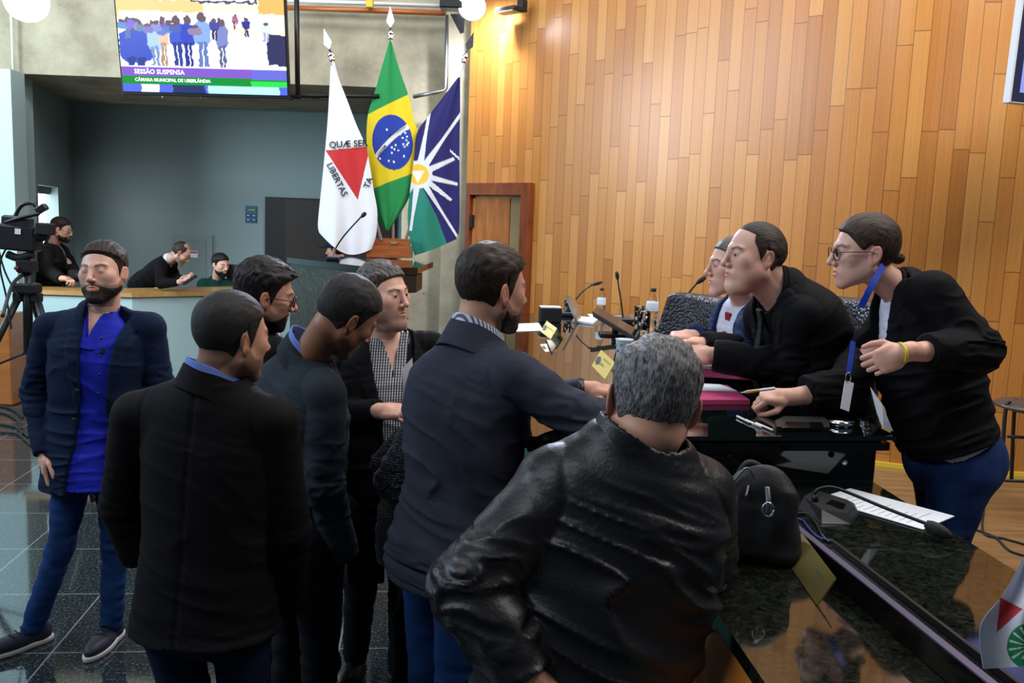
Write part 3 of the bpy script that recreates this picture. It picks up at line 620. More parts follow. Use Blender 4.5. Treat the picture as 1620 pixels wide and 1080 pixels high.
def torso_path(J, hem, prof):
    k = J['k']; Rt = J['Rt']; dn = V(0, 0, -1.)
    hemp = J['pel']+V(0, 0, hem*k); sp = [hemp, J['pel'], J['waist'], J['chest'], (J['chest']+J['neck'])/2+Rt@V(0, 0, .02*k), J['neck']]
    U0, U1 = J['R0'][:, 0], Rt[:, 0]; us = [U0, U0, (U0+U1)/2, U1, U1, U1]
    if hem > -.02:
        up_ = (J['waist']-J['pel'])/np.linalg.norm(J['waist']-J['pel']); sp = [J['pel']+up_*hem*k]+sp[2:]; us = us[1:]; prof = [p_[1:] for p_ in prof]
    c = resample(sp, 16); u = resample(us, 16)
    rx = resample([(a, 0) for a in prof[0]], 16)[:, 0]*k; ry = resample([(a, 0) for a in prof[1]], 16)[:, 0]*k
    return c, u, rx, ry
PR = {'jacket': ([.210, .196, .176, .196, .170, .085], [.155, .143, .125, .128, .105, .075]),
      'fat': ([.215, .21, .205, .212, .18, .09], [.17, .175, .17, .15, .115, .08]),
      'slim': ([.180, .172, .158, .180, .158, .078], [.128, .125, .108, .115, .095, .066]),
      'woman_open': ([.185, .178, .150, .165, .145, .065], [.14, .138, .138, .14, .10, .06]),
 'woman': ([.185, .178, .150, .165, .145, .065], [.135, .130, .112, .122, .09, .06])}
def person(label, J, o):
    """o: look of the person. Body, clothes and hair as one thing"""
    k = J['k']; Rh = o['Rh']; hc = J['head']; hs = o.get('hs', 1.0)*.955*k**.5; base = V(*o.get('base', (J['pel'][0], J['pel'][1], o.get('z0', 0))))
    hh = o.get('hh', .0030); hj = o.get('hj', .006); Rt = J['Rt']
    neckb = J['neck']+Rt@V(0, .0, -.02)
    def Q(P): return (P-hc)@Rh/hs
    nk0 = hc+Rh@(V(0, -.028, -.055)*hs)
    nr = o.get('nr', .056)*k
    def neckf(P): return cone(P, nk0, neckb, nr*.98, nr*1.12)
    def hf(P):
        d = headf(Q(P), o)*hs; d = smin(d, neckf(P), .018)
        return np.maximum(d, (neckb-Rt@V(0, 0, .05)-P)@(Rt[:, 2]))
    V_, F_ = [], []; cols = []; base_c = np.array(SK[o['skin']]); nV = 0
    lo = np.minimum(hc-.17*hs, neckb-.12); hi = np.maximum(hc+.17*hs, neckb+.12)
    v, f = surf(hf, lo, hi, hh); q = Q(v); p = sym(q)
    c = np.tile(base_c, (len(v), 1)); c *= (1+.10*(noise(v*60)-.5))[:, None]
    def mixc(m, col): c[:] = c*(1-m[:, None])+np.array(col)*m[:, None]
    lip = (1-sst(.8, 1.15, np.sqrt((p[:, 0]/.024)**2+((p[:, 2]+.0605)/.0105)**2)))*(p[:, 1] > .07)
    mixc(lip*.65, base_c*np.array([.80, .42, .42]))
    mixc(.35*(p[:, 0] > .068)*(p[:, 1] < .008)*(np.abs(p[:, 2]+.006) < .035), base_c*np.array([1.05, .6, .55]))
    hcol = np.array(o.get('brow', (.02, .014, .011)))
    bz = .0245+.006*np.clip(1-np.abs(p[:, 0]-.034)/.02, 0, 1)
    brow = (1-sst(.0028, .0062, np.abs(p[:, 2]-bz)))*sst(.011, .016, p[:, 0])*(1-sst(.048, .058, p[:, 0]))*(p[:, 1] > .045)
    mixc(brow*.85, hcol)
    stub = o.get('stubble', 0)
    bm = np.minimum(np.interp(q[:, 1], [-.02, .01, .03, .06, .1], [-.012, -.02, -.043, -.047, -.036])-q[:, 2], q[:, 1]+.012)
    if stub: mixc(stub*sst(-.004, .008, bm)*(1-lip)*(q[:, 2] > -.135), hcol*1.5)
    mixc((p[:, 2] > -.01)*(np.abs(p[:, 2]-.006) < .01)*(np.abs(p[:, 0]-.0315) < .017)*(p[:, 1] > .07)*.35, base_c*np.array([.6, .42, .4]))
    sc_ = o.get('scalp', 0)
    if sc_: mixc(sc_*sst(-.004, .01, hair_m(q, o.get('hair', 'short'))), hcol*1.6)
    V_.append(v); F_.append(f); cols.append(c); nV += len(v)
    # hands
    for s in 'RL':
        h = o.get('hand'+s)
        if h is None: continue
        wv_ = J['wr'+s]; hk = o.get('hk', 1.)*k
        def ff(P):
            d = hand(P, wv_, V(*h['d']), V(*h['n']), s, s == 'R', h.get('curl', (.45, .5, .55, .6)), h.get('th', .5), hk)
            return smin(d, cone(P, J['el'+s]*.35+wv_*.65, wv_, .032*k, .0255*k), .012)
        v, f = surf(ff, wv_-.20, wv_+.20, o.get('hd', .0028)); m = (v-wv_)@(J['el'+s]-wv_)/np.linalg.norm(J['el'+s]-wv_) < .085
        f = f[m[f].all(1)]
        c = np.tile(base_c*np.array([.98, .92, .9]), (len(v), 1))*(1+.12*(noise(v*90)-.5))[:, None]
        V_.append(v); F_.append(f+nV); cols.append(c); nV += len(v)
    # the body under the clothes
    cn, u, rx, ry = torso_path(J, -.05, PR[o.get('prof', 'jacket')])
    def bf(P):
        d, *_ = loft(P, cn, u, rx*.8, ry*.8)
        for s in 'RL':
            d = smin(d, np.minimum(cone(P, J['sh'+s], J['el'+s], .042*k, .036*k), cone(P, J['el'+s], J['wr'+s], .034*k, .022*k)), .02)
            d = smin(d, np.minimum(cone(P, J['hip'+s], J['kn'+s], .060*k, .034*k), cone(P, J['kn'+s], J['an'+s], .034*k, .026*k)), .02)
        return smin(d, cone(P, neckb-Rt@V(0, 0, .06), neckb, .05, .045), .02)
    pts = np.array([J[a] for a in J if a[:2] in ('pe', 'ch', 'ne', 'sh', 'el', 'wr', 'hi', 'kn', 'an', 'wa')])
    lo, hi = pts.min(0)-.17, pts.max(0)+.17
    v, f = surf(bf, lo, hi, .02); V_.append(v); F_.append(f+nV); cols.append(np.tile(base_c, (len(v), 1)))
    body = mesh_np('person', np.concatenate(V_), np.concatenate(F_), M['skin'], None, base, np.concatenate(cols))
    body['label'] = label; body['category'] = 'person'; ORG[body.name] = base
    if o.get('group'): body['group'] = o['group']
    def piece(name, v, f, m, lab=None, col=None, uv=None):
        ob = mesh_np(name, v, f, m, body, base, col); ORG[ob.name] = base
        if lab: ob['label'] = lab
        return ob
    def sdf(name, fn, lo, hi, h, m, lab=None):
        v, f = surf(fn, lo, hi, h)
        return piece(name, v, f, m, lab, v-base) if len(v) else None
    # eyes
    if o.get('eyes', True) and o.get('slit', .0042) > 0:
        g = o.get('gaze', 0.)
        for sx in (1, -1):
            mb = MB(); c0 = hc+Rh@(V(sx*.0315, .0725, .006)*hs)
            mb.lathe(c0, [(.0002, -.0128)]+[(.0128*math.cos(a), .0128*math.sin(a)) for a in np.linspace(-1.4, 1.4, 9)]+[(.0002, .0128)], 16); ey = part(mb, 'eye', M['eye'], body)
            d_ = Rh@Rz(-g)@V(0, 1, -.05); d_ /= np.linalg.norm(d_); R_ = np.array(Vector(d_).to_track_quat('Z', 'Y').to_matrix())
            mb = MB(); mb.lathe(c0+d_*.0105*hs, [(.0001, 0), (.0056, 0.0005), (.0050, .0018), (.0001, .0026)], 14, R_); part(mb, 'iris', M['iris'], ey)
    # hair
    if o.get('hair'):
        st = o['hair']; t_s, t_t = o.get('ht', (.006, .016)); sw = o.get('sweep', 0); nz = o.get('hnoise', .3); cr = o.get('crest', 0)
        def haf(P):
            q = Q(P); d = skull(q, o.get('fat', 0), o.get('jaw', 0)); m = hair_m(q, st)
            up = sst(.01, .085, q[:, 2]); t = t_s+(t_t-t_s)*up
            if cr: t = t+cr*sst(.03, .085, q[:, 1])*sst(.05, .09, q[:, 2])
            if o.get('bald'): b_ = sst(.080, .100, q[:, 2]+.014*(noise(q*70)-.5))*sst(-.04, .02, q[:, 1]); m = m-b_*.5
            nn = noise(np.stack([q[:, 0]*180+sw*q[:, 1]*180, q[:, 1]*45, q[:, 2]*60], 1))-.5
            n2 = noise(q*45+9)-.5
            t = t*(1+nz*nn*1.3+nz*n2*.7)
            s_ = sst(-.002, .005, m); fd_ = o.get('fade', .035); fd_ = fd_+(o.get('fr', .018)-fd_)*sst(.02, .05, q[:, 1])*o.get('ff', 1); s2 = np.clip(m/fd_, 0, 1); s2 = s2*s2*(3-2*s2)
            e = ear_d(q); dd = d-((.0012+(t-.0012)*s2)*s_-.008*(1-s_))
            return smax(dd, -(e-.0015), .003)*hs
        v, f = surf(haf, hc-.16*hs, hc+.16*hs, hh); piece('hair', v, f, HM[o['hc']], None, Q(v))
        if st == 'bun':
            bc = hc+Rh@(V(0, -.118, -.028)*hs)
            sdf('hair_bun', lambda P: ell((P-bc)@Rh, (0, .008, 0), (.017, .020, .017))+.006*(noise(P*110)-.5), bc-.06, bc+.06, .003, HM[o['hc']])
    if o.get('beard'):
        bt = o['beard']; mo = o.get('moust', True)
        def bef(P):
            q = Q(P); d = headf(q, dict(o, slit=0)); p = sym(q)
            m = np.minimum(np.interp(q[:, 1], [-.02, .0, .03, .06, .1], o.get('bline', [-.025, -.038, -.056, -.058, -.040]))-q[:, 2], np.minimum(q[:, 1]-.004, q[:, 2]+.127))
            l = np.sqrt((p[:, 0]/.0235)**2+((p[:, 2]+.061)/.0095)**2)-1; m = np.minimum(m, np.where(q[:, 1] > .06, l*.012, 1))
            m = np.minimum(m, .1 if mo else -.058-q[:, 2])
            t = bt*(.5+1.0*noise(q*np.array([190, 190, 80])))*sst(0, .016, m)
            s_ = sst(-.002, .003, m); return (d-((.0006+t)*s_-.004*(1-s_)))*hs
        v, f = surf(bef, hc-Rh@V(0, 0, 0)-.15*hs, hc+.15*hs, hh); piece('beard', v, f, HM[o.get('bc', o.get('hc', 'dark'))], None, Q(v))
    # glasses
    if o.get('glasses'):
        gm = o['glasses']; mb = MB(); HP = lambda x, y, z: hc+Rh@(V(x, y, z)*hs)
        for sx in (1, -1):
            pts = []
            for a in np.linspace(0, 2*math.pi, 25)[:-1]:
                ca, sa = math.cos(a), math.sin(a); xx = .0255*np.sign(ca)*abs(ca)**.7; zz = .0195*np.sign(sa)*abs(sa)**.7
                pts.append(HP(sx*(.0345+xx), .097-.35*abs(xx+.0)*(xx > 0)*.5, .003+zz))
            pts.append(pts[0]); pts.append(pts[1]); mb.tube(pts, .0014*hs if gm != 'thick' else .0021*hs, 6)
            mb.tube([HP(sx*.060, .092, .010), HP(sx*.071, .082, .010), HP(sx*.081, .03, .008), HP(sx*.084, -.004, .004), HP(sx*.083, -.018, -.012)], .0014*hs if gm != 'thick' else .002*hs, 6, 14)
        mb.tube([HP(-.010, .098, .008), HP(0, .101, .010), HP(.010, .098, .008)], .0014, 6, 7)
        gl_ = part(mb, 'glasses', M['black'] if gm != 'red' else mat('wine_frame', (.06, .012, .018), .25), body)
        for sx in (1, -1):
            mb = MB(); mb.prism([HP(sx*(.0345+.024*math.cos(a)), .0965, .003+.018*math.sin(a)) for a in np.linspace(0, 2*math.pi, 19)[:-1]], Rh@V(0, -.0008, 0)); part(mb, 'lens', M['lens'], gl_)
    # jacket
    for jn in ('jacket', 'shirt'):
        jo = o.get(jn)
        if not jo: continue
        g = jo.get('grow', 0.); cn, u, rx, ry = torso_path(J, jo.get('hem', -.15), PR[jo.get('prof', o.get('prof', 'jacket'))])
        rx = rx+g; ry = ry+g; cuff = jo.get('cuff', .0); sr = jo.get('sleeve', 1.)
        nk = neckf; am = jo.get('fold', 1.); flare = jo.get('flare', 0)
        def jf(P, jn=jn, jo=jo, cn=cn, u=u, rx=rx, ry=ry, g=g, cuff=cuff, sr=sr, am=am):
            d, x, y, tt = loft(P, cn, u, rx, ry)
            tz = cone(P, J['neck']+Rt@V(0, -.015, -.045)*k, J['neck']+Rt@V(0, -.020, .0)*k, .072*k+g, .050*k+g); d = smin(d, tz, .035)
            fl_ = 0
            # folds that run round the waist and lower back
            g1 = noise(np.stack([x*4+3, y*4, tt*.8], 1)); g2 = noise(np.stack([x*6+g1*3, y*6+7, tt*1.5+x*5+g1*2], 1)); rdg = 1-np.abs(2*g2-1)
            dt = d.copy()
            d = d+am*(.016*(g1-.5)-.012*(rdg**3-.3)*np.interp(tt, [0, 3, 6, 9, 12], [.5, .9, 1.2, .7, .3]))
            for s, sg in (('R', 1), ('L', -1)):
                a, b, c_ = J['sh'+s], J['el'+s], J['wr'+s]
                if not jo.get('sleeves', True): continue
                n0 = J['neck']+Rt@V(sg*.045, -.006, -.045)*k
                sh = cone(P, n0, a+Rt@V(-sg*.010, 0, -.004), .058*k+g, .058*k*sr+g)
                c2 = b+(c_-b)*(1-cuff/np.linalg.norm(c_-b))
                ua = cone(P, a+Rt@V(-sg*.008, 0, -.008), b, (.060*k)*sr+g, .054*k*sr+g); fa = cone(P, b, c2, .055*k*sr+g, jo.get('wrist', .040)*k+g)
                fe = c2-P; fd = (c2-b)/np.linalg.norm(c2-b); fa = smax(fa, -(fe@fd)-.0, .006)
                ar = smin(ua, fa, .012)
                e = np.exp(-((P-b)**2).sum(1)/(.14*k)**2); rr = noise(P*np.array([14, 14, 34])+5)-.5
                r3 = noise(P@Rz(40)*np.array([38, 10, 26]))-.5
                rq = 1-np.abs(2*noise((P-b)@Rz(25)*np.array([9, 9, 26])+rr[:, None]*1.5)-1)
                ar = ar+am*(-.013*(rq**3-.3)*(.15+e)+.010*(noise(P*11+2)-.5)+.003*r3*e)
                d = smin(d, sh, .035); near = np.linalg.norm(P-a, axis=1)
                d = smin(d, ar, jo.get('blend', .016))+.0035*np.exp(-((ar-dt-.004)/.006)**2)*(near < .17*k)
            # neck hole
            d = smax(d, -(nk(P)-jo.get('nh', .004)), .006)
            if jo.get('open') is not None and jn == 'jacket' and jo.get('lapel', 1):
                qq = (P-J['chest'])@Rt; zq = qq[:, 2]/k; xw = np.abs(x-(jo['open'][2] if len(jo['open']) > 2 else 0))-np.interp(zq, jo['open'][0], jo['open'][1])*k
                wl_ = np.interp(zq, [-.22, .0, .13, .14, .155, .25], [.0, .045, .060, .035, .052, .05])*k
                lp = (zq > -.22)*(1-sst(wl_-.002, wl_+.002, xw))*(y > 0); d = d-.0055*lp
            op = jo.get('open')
            if op is not None:
                q = (P-J['chest'])@Rt; zc = q[:, 2]/k
                hw = np.interp(zc, op[0], op[1])*k; yy = y*k
                front = -(q@V(0, 1, 0)) if False else -q[:, 1]
                wedge = np.maximum(np.maximum(np.abs(x-op[2] if len(op) > 2 else x)-hw, front+.0), q[:, 1]-.195*k)
                d = smax(d, -wedge, .006)
            hemc = cn[0]; ax = cn[1]-cn[0]; ax /= np.linalg.norm(ax); ah = (P-hemc)@ax
            d = np.where(np.abs(tt) < 3, smax(d, -(ah+jo.get('hemtilt', 0)*x), .002), d)
            vent = jo.get('vent')
            if vent: d = smax(d, -np.maximum(np.abs(x)-.004-.02*np.clip(.14-ah, 0, 1), np.maximum(y*(1 if vent > 0 else -1), ah-.16)), .004)
            seam = jo.get('seam')
            if seam: d = d+.0035*np.exp(-(x/.006)**2)*(y < 0)
            return d
        pts = np.array([J['neck'], J['pel'], cn[0], J['shR'], J['shL'], J['elR'], J['elL'], J['wrR'], J['wrL']]); lo, hi = pts.min(0)-.22, pts.max(0)+.22; hi[2] = min(hi[2], max(J['neck'][2]+.06, pts[3:, 2].max()+.12))
        hr = hj if jn == 'jacket' else min(hj*1.1, .009)
        v, f = surf(jf, lo, hi, hr)
        cc = None; piece(jo.get('name', jn), v, f, jo['m'], jo.get('label'), v-base)
    # collars wrapped round the neck
    for cname, co in o.get('collars', {}).items():
        ax = (nk0-neckb)/np.linalg.norm(nk0-neckb); off, th_, z_0, z_1, tilt, gap = co['g']
        def cf(P):
            q = (P-neckb)@np.stack([Rt[:, 0], np.cross(ax, Rt[:, 0]), ax], 1)
            r = np.sqrt(q[:, 0]**2+(q[:, 1])**2); rr = (nr*1.10+off)+(-.25)*(q[:, 2]-z_0)*0
            lean_ = (z_1-q[:, 2])*co.get('fl', .25)
            d = np.abs(r-rr-lean_)-th_
            top = z_1-tilt*q[:, 1]; bot = z_0-tilt*q[:, 1]*co.get('bt', 1.)
            d = smax(d, np.maximum(q[:, 2]-top, bot-q[:, 2]), .003)
            if gap: d = smax(d, -np.maximum(np.abs(q[:, 0])-gap*(1+co.get('v', 0)*(z_1-z_0+q[:, 2]-z_1)), -q[:, 1]), .002)
            return d
        sdf(cname.split('.')[0], cf, neckb-.17, neckb+.17, .0028 if hh < .0045 else .004, co['m'], co.get('label'))
    # trousers
    to = o.get('trousers')
    if to:
        tg = to.get('g', .0); tk = to.get('w', 1.)
        def tf(P):
            R0 = J['R0']; up = (J['waist']-J['pel'])/np.linalg.norm(J['waist']-J['pel'])
            q = (P-J['pel'])@R0; cr_ = to.get('seat', (.165, .125, .14))
            d = ell(q, (0, -.005, .0), (cr_[0]*k, cr_[1]*k, cr_[2]*k))
            d = smin(d, cone(P, J['pel'], J['pel']+up*.10*k, .125*k, .118*k), .03)
            for s in 'RL':
                h_, kn, an = J['hip'+s], J['kn'+s], J['an'+s]
                leg = smin(cone(P, h_, kn, .088*k*tk+tg, .060*k*tk+tg), cone(P, kn, an+V(0, 0, -.015), .060*k*tk+tg, to.get('cuff', .050)*k*tk+tg), .015)
                e = np.exp(-((P-kn)**2).sum(1)/.02)+.7*np.exp(-((P-an-V(0, 0, .05))**2).sum(1)/.012)
                rr = noise(P*np.array([13, 13, 40])+3)-.5
                leg = leg+rr*.014*(.25+e)
                leg = smax(leg, (an[2]-.045)-P[:, 2], .006) if not to.get('sit') else leg
                d = smin(d, leg, .018)
            d = d+.005*(noise(P*16)-.5)
            d = smax(d, (P-J['pel']-up*.13*k)@up, .006)
            if to.get('slot'): d = to['slot'](P, d)
            return d
        pts = np.array([J[a+s] for a in ('hip', 'kn', 'an') for s in 'RL']+[J['pel']]); lo, hi = pts.min(0)-.2, pts.max(0)+.2
        v, f = surf(tf, lo, hi, to.get('h', hj*1.1)); piece('trousers', v, f, to['m'], to.get('label'), v-base)
    # shoes
    if o.get('shoes'):
        for s in 'RL':
            an, te = J['an'+s], J['toe'+s]; fd = te-an; fd[2] = 0; fd /= np.linalg.norm(fd); sd = np.cross(fd, V(0, 0, 1)); z0 = o.get('z0', 0); c0 = V(an[0], an[1], z0)
            R_ = np.stack([sd, fd, V(0, 0, 1)], 1)
            def sf(P):
                q = (P-c0)@R_; y = q[:, 1]
                d = smin(ell(q, (0, .095, .035), (.046, .115, .040)), ell(q, (0, -.03, .045), (.036, .052, .055)), .03)
                d = smin(d, cone(q, (0, -.02, .05), (0, -.015, .105), .04, .036), .02)
                return smax(d, .018-q[:, 2], .006)
            def so(P):
                q = (P-c0)@R_; d2 = np.minimum(ell(np.c_[q[:, :2], q[:, 2]*0], (0, .095, 0), (.050, .122, .05)), ell(np.c_[q[:, :2], q[:, 2]*0], (0, -.03, 0), (.041, .058, .05)))
                d2 = smin(ell(np.c_[q[:, :2], q[:, 2]*0], (0, .095, 0), (.050, .122, .05)), ell(np.c_[q[:, :2], q[:, 2]*0], (0, -.03, 0), (.041, .058, .05)), .03)
                return smax(d2, np.abs(q[:, 2]-.0115)-.0115, .003)
            v, f = surf(sf, c0-.27, c0+.27, .005); shp = piece('shoe', v, f, o['shoes'], o.get('shoe_label'), v-base)
            v, f = surf(so, c0+V(-.27, -.27, -.03), c0+V(.27, .27, .06), .005); s2 = mesh_np('sole', v, f, o.get('sole', M['black_soft']), shp, base); ORG[s2.name] = base
            if o.get('laces'):
                mb = MB()
                for i_, yy in enumerate((.045, .068, .091, .114)):
                    zz = .097-.40*(yy-.045); mb.tube([c0+R_@V(-.024, yy, zz-.008), c0+R_@V(0, yy+.008, zz+.002), c0+R_@V(.024, yy, zz-.008)], .003, 5, 7)
                part(mb, 'laces', M['black_soft'], shp)
    return body
M['lens'] = mat('spectacle_lens', (.98, .98, 1), .0, trans=1, ior=1.05)
# ------------------------------------------------------------------ cloth
def cloth(name, col, rough=.8, bump=.25, scale=900, sheen=.0, stretch=None, var=.12): return mat(name, col, rough, spec=.14, bump=bump, scale=scale, sheen=sheen, var=var, vscale=9, stretch=stretch)
M['navy'] = cloth('navy_cotton_jacket', (.007, .016, .045)); M['blue_shirt'] = cloth('royal_blue_shirt', (.018, .028, .46), .6)
M['jeans'] = cloth('blue_denim', (.011, .040, .140), .85, .4, 1200, var=.3); M['dark_jeans'] = cloth('dark_blue_denim', (.005, .010, .032), .85, .4, 1200, var=.35)
M['black_suit'] = cloth('black_suit_wool', (.0045, .0045, .006), .78); M['warm_black'] = cloth('black_brown_suit_wool', (.0062, .0056, .0068), .75)
M['grey_suit'] = cloth('slate_grey_suit', (.026, .036, .048), .8, .3, 700, var=.2); M['grey_suit2'] = cloth('blue_grey_suit', (.034, .040, .060), .8, .35, 600, var=.22)
M['trouser'] = cloth('dark_trousers', (.008, .009, .013)); M['blue_collar'] = cloth('light_blue_shirt', (.16, .25, .68), .6)
M['blue_suit'] = cloth('dark_blue_suit', (.012, .026, .085), .75); M['white_shirt'] = cloth('white_shirt', (.62, .66, .78), .6); M['black_shirt'] = cloth('black_shirt', (.005, .005, .006), .8)
M['red_tie'] = cloth('red_tie', (.28, .02, .035), .5, .6, 300); M['grey_tie'] = cloth('dark_tie', (.016, .02, .026), .5)
M['puffer'] = cloth('black_puffer', (.012, .011, .013), .6); M['green_hoodie'] = cloth('dark_green_hoodie', (.006, .042, .032), .85); M['grey_tee'] = cloth('grey_shirt', (.30, .33, .38), .8)
M['leather'] = mat('black_leather', (.005, .0055, .008), .42, bump=.4, scale=140, var=.3, vscale=8)
M['shoe_black'] = mat('black_shoe_leather', (.012, .012, .014), .3); M['shoe_blue'] = mat('dark_blue_canvas', (.012, .016, .03), .6); M['sole_white'] = mat('pale_sole', (.5, .5, .48), .6)
M['lanyard'] = mat('blue_lanyard', (.01, .05, .5), .5)
def stripe_mat(name, c1, c2, k, rot=0, duty=.5, grid=0):
    m, nt, b = nmat(name); tc = N(nt, 'ShaderNodeTexCoord'); mp = N(nt, 'ShaderNodeMapping'); mp.inputs['Rotation'].default_value = (0, 0, rot); nt.links.new(tc.outputs['Object'], mp.inputs[0])
    s_ = N(nt, 'ShaderNodeSeparateXYZ'); nt.links.new(mp.outputs[0], s_.inputs[0])
    f = math_(nt, 'FRACT', math_(nt, 'MULTIPLY', s_.outputs[0], k)); t = math_(nt, 'LESS_THAN', f, duty)
    if grid:
        f2 = math_(nt, 'FRACT', math_(nt, 'MULTIPLY', s_.outputs[2], grid)); t = math_(nt, 'MULTIPLY', t, math_(nt, 'LESS_THAN', f2, .78))
    mx = N(nt, 'ShaderNodeMix', data_type='RGBA'); nt.links.new(t, mx.inputs[0]); mx.inputs[6].default_value = (*c1, 1); mx.inputs[7].default_value = (*c2, 1)
    nt.links.new(mx.outputs[2], b.inputs['Base Color']); b.inputs['Roughness'].default_value = .75; return m
M['stripes'] = stripe_mat('black_white_striped_shirt', (.015, .015, .02), (.52, .55, .62), 105, 0, .5, 95)
M['pinstripe'] = stripe_mat('blue_white_striped_shirt', (.07, .09, .16), (.58, .62, .74), 110, math.radians(-50), .55)
def tweed():
    m, nt, b = nmat('tweed'); tc = N(nt, 'ShaderNodeTexCoord'); n1 = N(nt, 'ShaderNodeTexNoise'); n1.inputs['Scale'].default_value = 150; n1.inputs['Detail'].default_value = 2; nt.links.new(tc.outputs['Object'], n1.inputs[0])
    wv = N(nt, 'ShaderNodeTexWave'); wv.inputs['Scale'].default_value = 40; wv.inputs['Distortion'].default_value = 3; wv.bands_direction = 'Z'; nt.links.new(tc.outputs['Object'], wv.inputs[0])
    nt.links.new(ramp(nt, math_(nt, 'MULTIPLY', n1.outputs[0], math_(nt, 'ADD', math_(nt, 'MULTIPLY', wv.outputs[0], .6), .62)), [(.3, (.008, .009, .014)), (.52, (.05, .055, .075)), (.64, (.20, .22, .27))]), b.inputs['Base Color']); b.inputs['Roughness'].default_value = .9
    bp = N(nt, 'ShaderNodeBump'); bp.inputs['Strength'].default_value = .6; bp.inputs['Distance'].default_value = .004; nt.links.new(n1.outputs[0], bp.inputs['Height']); nt.links.new(bp.outputs[0], b.inputs['Normal']); return m
M['tweed'] = tweed()
def pose(J, **k):
    """joints seen in the photograph: pixel and metres into the room"""
    for a, p in k.items(): J[a] = at(*p)
    return J
def retorso(J):
    """chest and waist follow pelvis and neck"""
    p, q = J['pel'], J['neck']; up = (q-p)/np.linalg.norm(q-p); Rt = J['Rt']; r = Rt[:, 0]-(Rt[:, 0]@up)*up; r /= np.linalg.norm(r); J['Rt'] = np.stack([r, np.cross(up, r), up], 1)
    f = J['Rt'][:, 1]; k = J['k']
    J['waist'] = p+(q-p)*.28+J.get('arch', 0.)*-f*k; J['chest'] = p+(q-p)*.68+f*.015*k-J.get('hunch', 0.)*f*k; return J
def hd(yaw, pitch=0, roll=0): return Rz(yaw)@Rx(pitch)@Ry(roll)
def collars(shirt, jack=None, off=.004, rise=.072, gap=.012, jr=None):
    c = {}
    if shirt is not None: c['shirt_collar'] = dict(g=(off, .0022, -.012, rise, .42, gap), m=shirt, v=14)
    if jack is not None: c['jacket_collar'] = dict(g=(off+.008, .0038, -.035, rise-.020, .50, jr or .05), m=jack, v=6, fl=.42)
    return c
OPEN_V = ([-.62, -.20, .12, .2], [.075, .012, .07, .09])

# 1 the man in the blue jacket, facing the camera
xb_ = at(150, 745, 3.72)
J = skel(xb_[0], 3.72, 0, 1.80, 176, build=1.0)
pose(J, head=(163, 431, 3.68), neck=(163, 492, 3.72), pel=(147, 728, 3.74), shR=(78, 517, 3.72), shL=(240, 517, 3.74), elR=(58, 622, 3.76), wrR=(73, 716, 3.66), elL=(254, 625, 3.78), wrL=(240, 720, 3.68),
     knR=(98, 858, 3.70), anR=(52, 984, 3.72), knL=(183, 855, 3.78), anL=(176, 1000, 3.78), hipR=(118, 735, 3.74), hipL=(178, 735, 3.76))
J['anR'][2] = .095; J['anL'][2] = .095
J['toeR'] = J['anR']+V(-.11, -.15, 0); J['toeL'] = J['anL']+V(-.01, -.2, 0); retorso(J)
person('man in navy jacket and royal blue shirt facing the camera with his eyes closed', J, dict(skin='fair', Rh=hd(178, 3, 2), hs=1.09, fat=.004, slit=0, hair='short', ht=(.004, .013), crest=.001, fr=.034, hc='dark', hnoise=.35, brow=(.03, .018, .012), stubble=.6, beard=.0016, bc='dark', hh=.0028,
    jacket=dict(m=M['navy'], hem=-.11, open=([-.56, -.33, -.10, .1, .25], [.090, .060, .052, .066, .085], -.050), nh=.016, vent=0, grow=.006), shirt=dict(m=M['blue_shirt'], hem=-.10, grow=-.012, sleeves=False, fold=.8, nh=.001, open=([.07, .14, .25], [0, 0.006, .04])),
    collars=dict(**{'shirt_collar': dict(g=(.006, .0026, -.035, .045, .55, .012), m=M['blue_shirt'], v=26, fl=.45)}, **{'jacket_collar': dict(g=(.020, .004, -.04, .022, .55, .088), m=M['navy'], v=4, fl=.5)}),
    trousers=dict(m=M['jeans'], w=.93, label='blue jeans'), shoes=M['shoe_blue'], sole=M['sole_white'], laces=True, handR=dict(d=(.05, -.2, -1), n=(.85, .4, .0), curl=(.32, .34, .36, .40), th=.2)))
P1 = bpy.data.objects['person']
for yy in (535, 563, 592, 622):
    mb = MB(); p = at(160-.05*(yy-535), yy, 3.565); mb.lathe(p, [(.0055, -.002), (.006, 0), (.005, .002)], 12, np.array([[1, 0, 0], [0, 0, 1], [0, -1, 0.]])); part(mb, 'shirt_button', M['black'], P1)

# 5 the man in the black suit, from behind
x_ = at(340, 900, 2.30)
J = skel(x_[0], 2.30, 0, 1.76, -12, build=1.05, stance=.078)
pose(J, head=(368, 533, 2.30), neck=(338, 603, 2.29), pel=(326, 960, 2.32), shL=(212, 652, 2.34), shR=(437, 665, 2.26), elL=(192, 800, 2.38), wrL=(212, 880, 2.58), elR=(458, 840, 2.32), wrR=(455, 965, 2.44)); retorso(J)
J['hipL'], J['hipR'] = J['pel']+V(-.10, 0, -.03), J['pel']+V(.10, 0, -.03)
person('man in plain black suit seen from behind, nearest of the standing men at left', J, dict(skin='tan', Rh=hd(-42, -6, 3), hs=1.03, fat=.003, hair='short', ht=(.003, .009), hc='short', hnoise=.15, stubble=.6, hh=.0028, scalp=.6,
    jacket=dict(m=M['warm_black'], hem=-.06, nh=.012, grow=.002, seam=1, fold=.42, sleeve=1.02, prof='jacket'), collars=collars(M['blue_collar'], M['warm_black'], .006, .060),
    trousers=dict(m=M['dark_jeans'], w=.95, label='dark blue jeans'), shoes=M['shoe_black']))

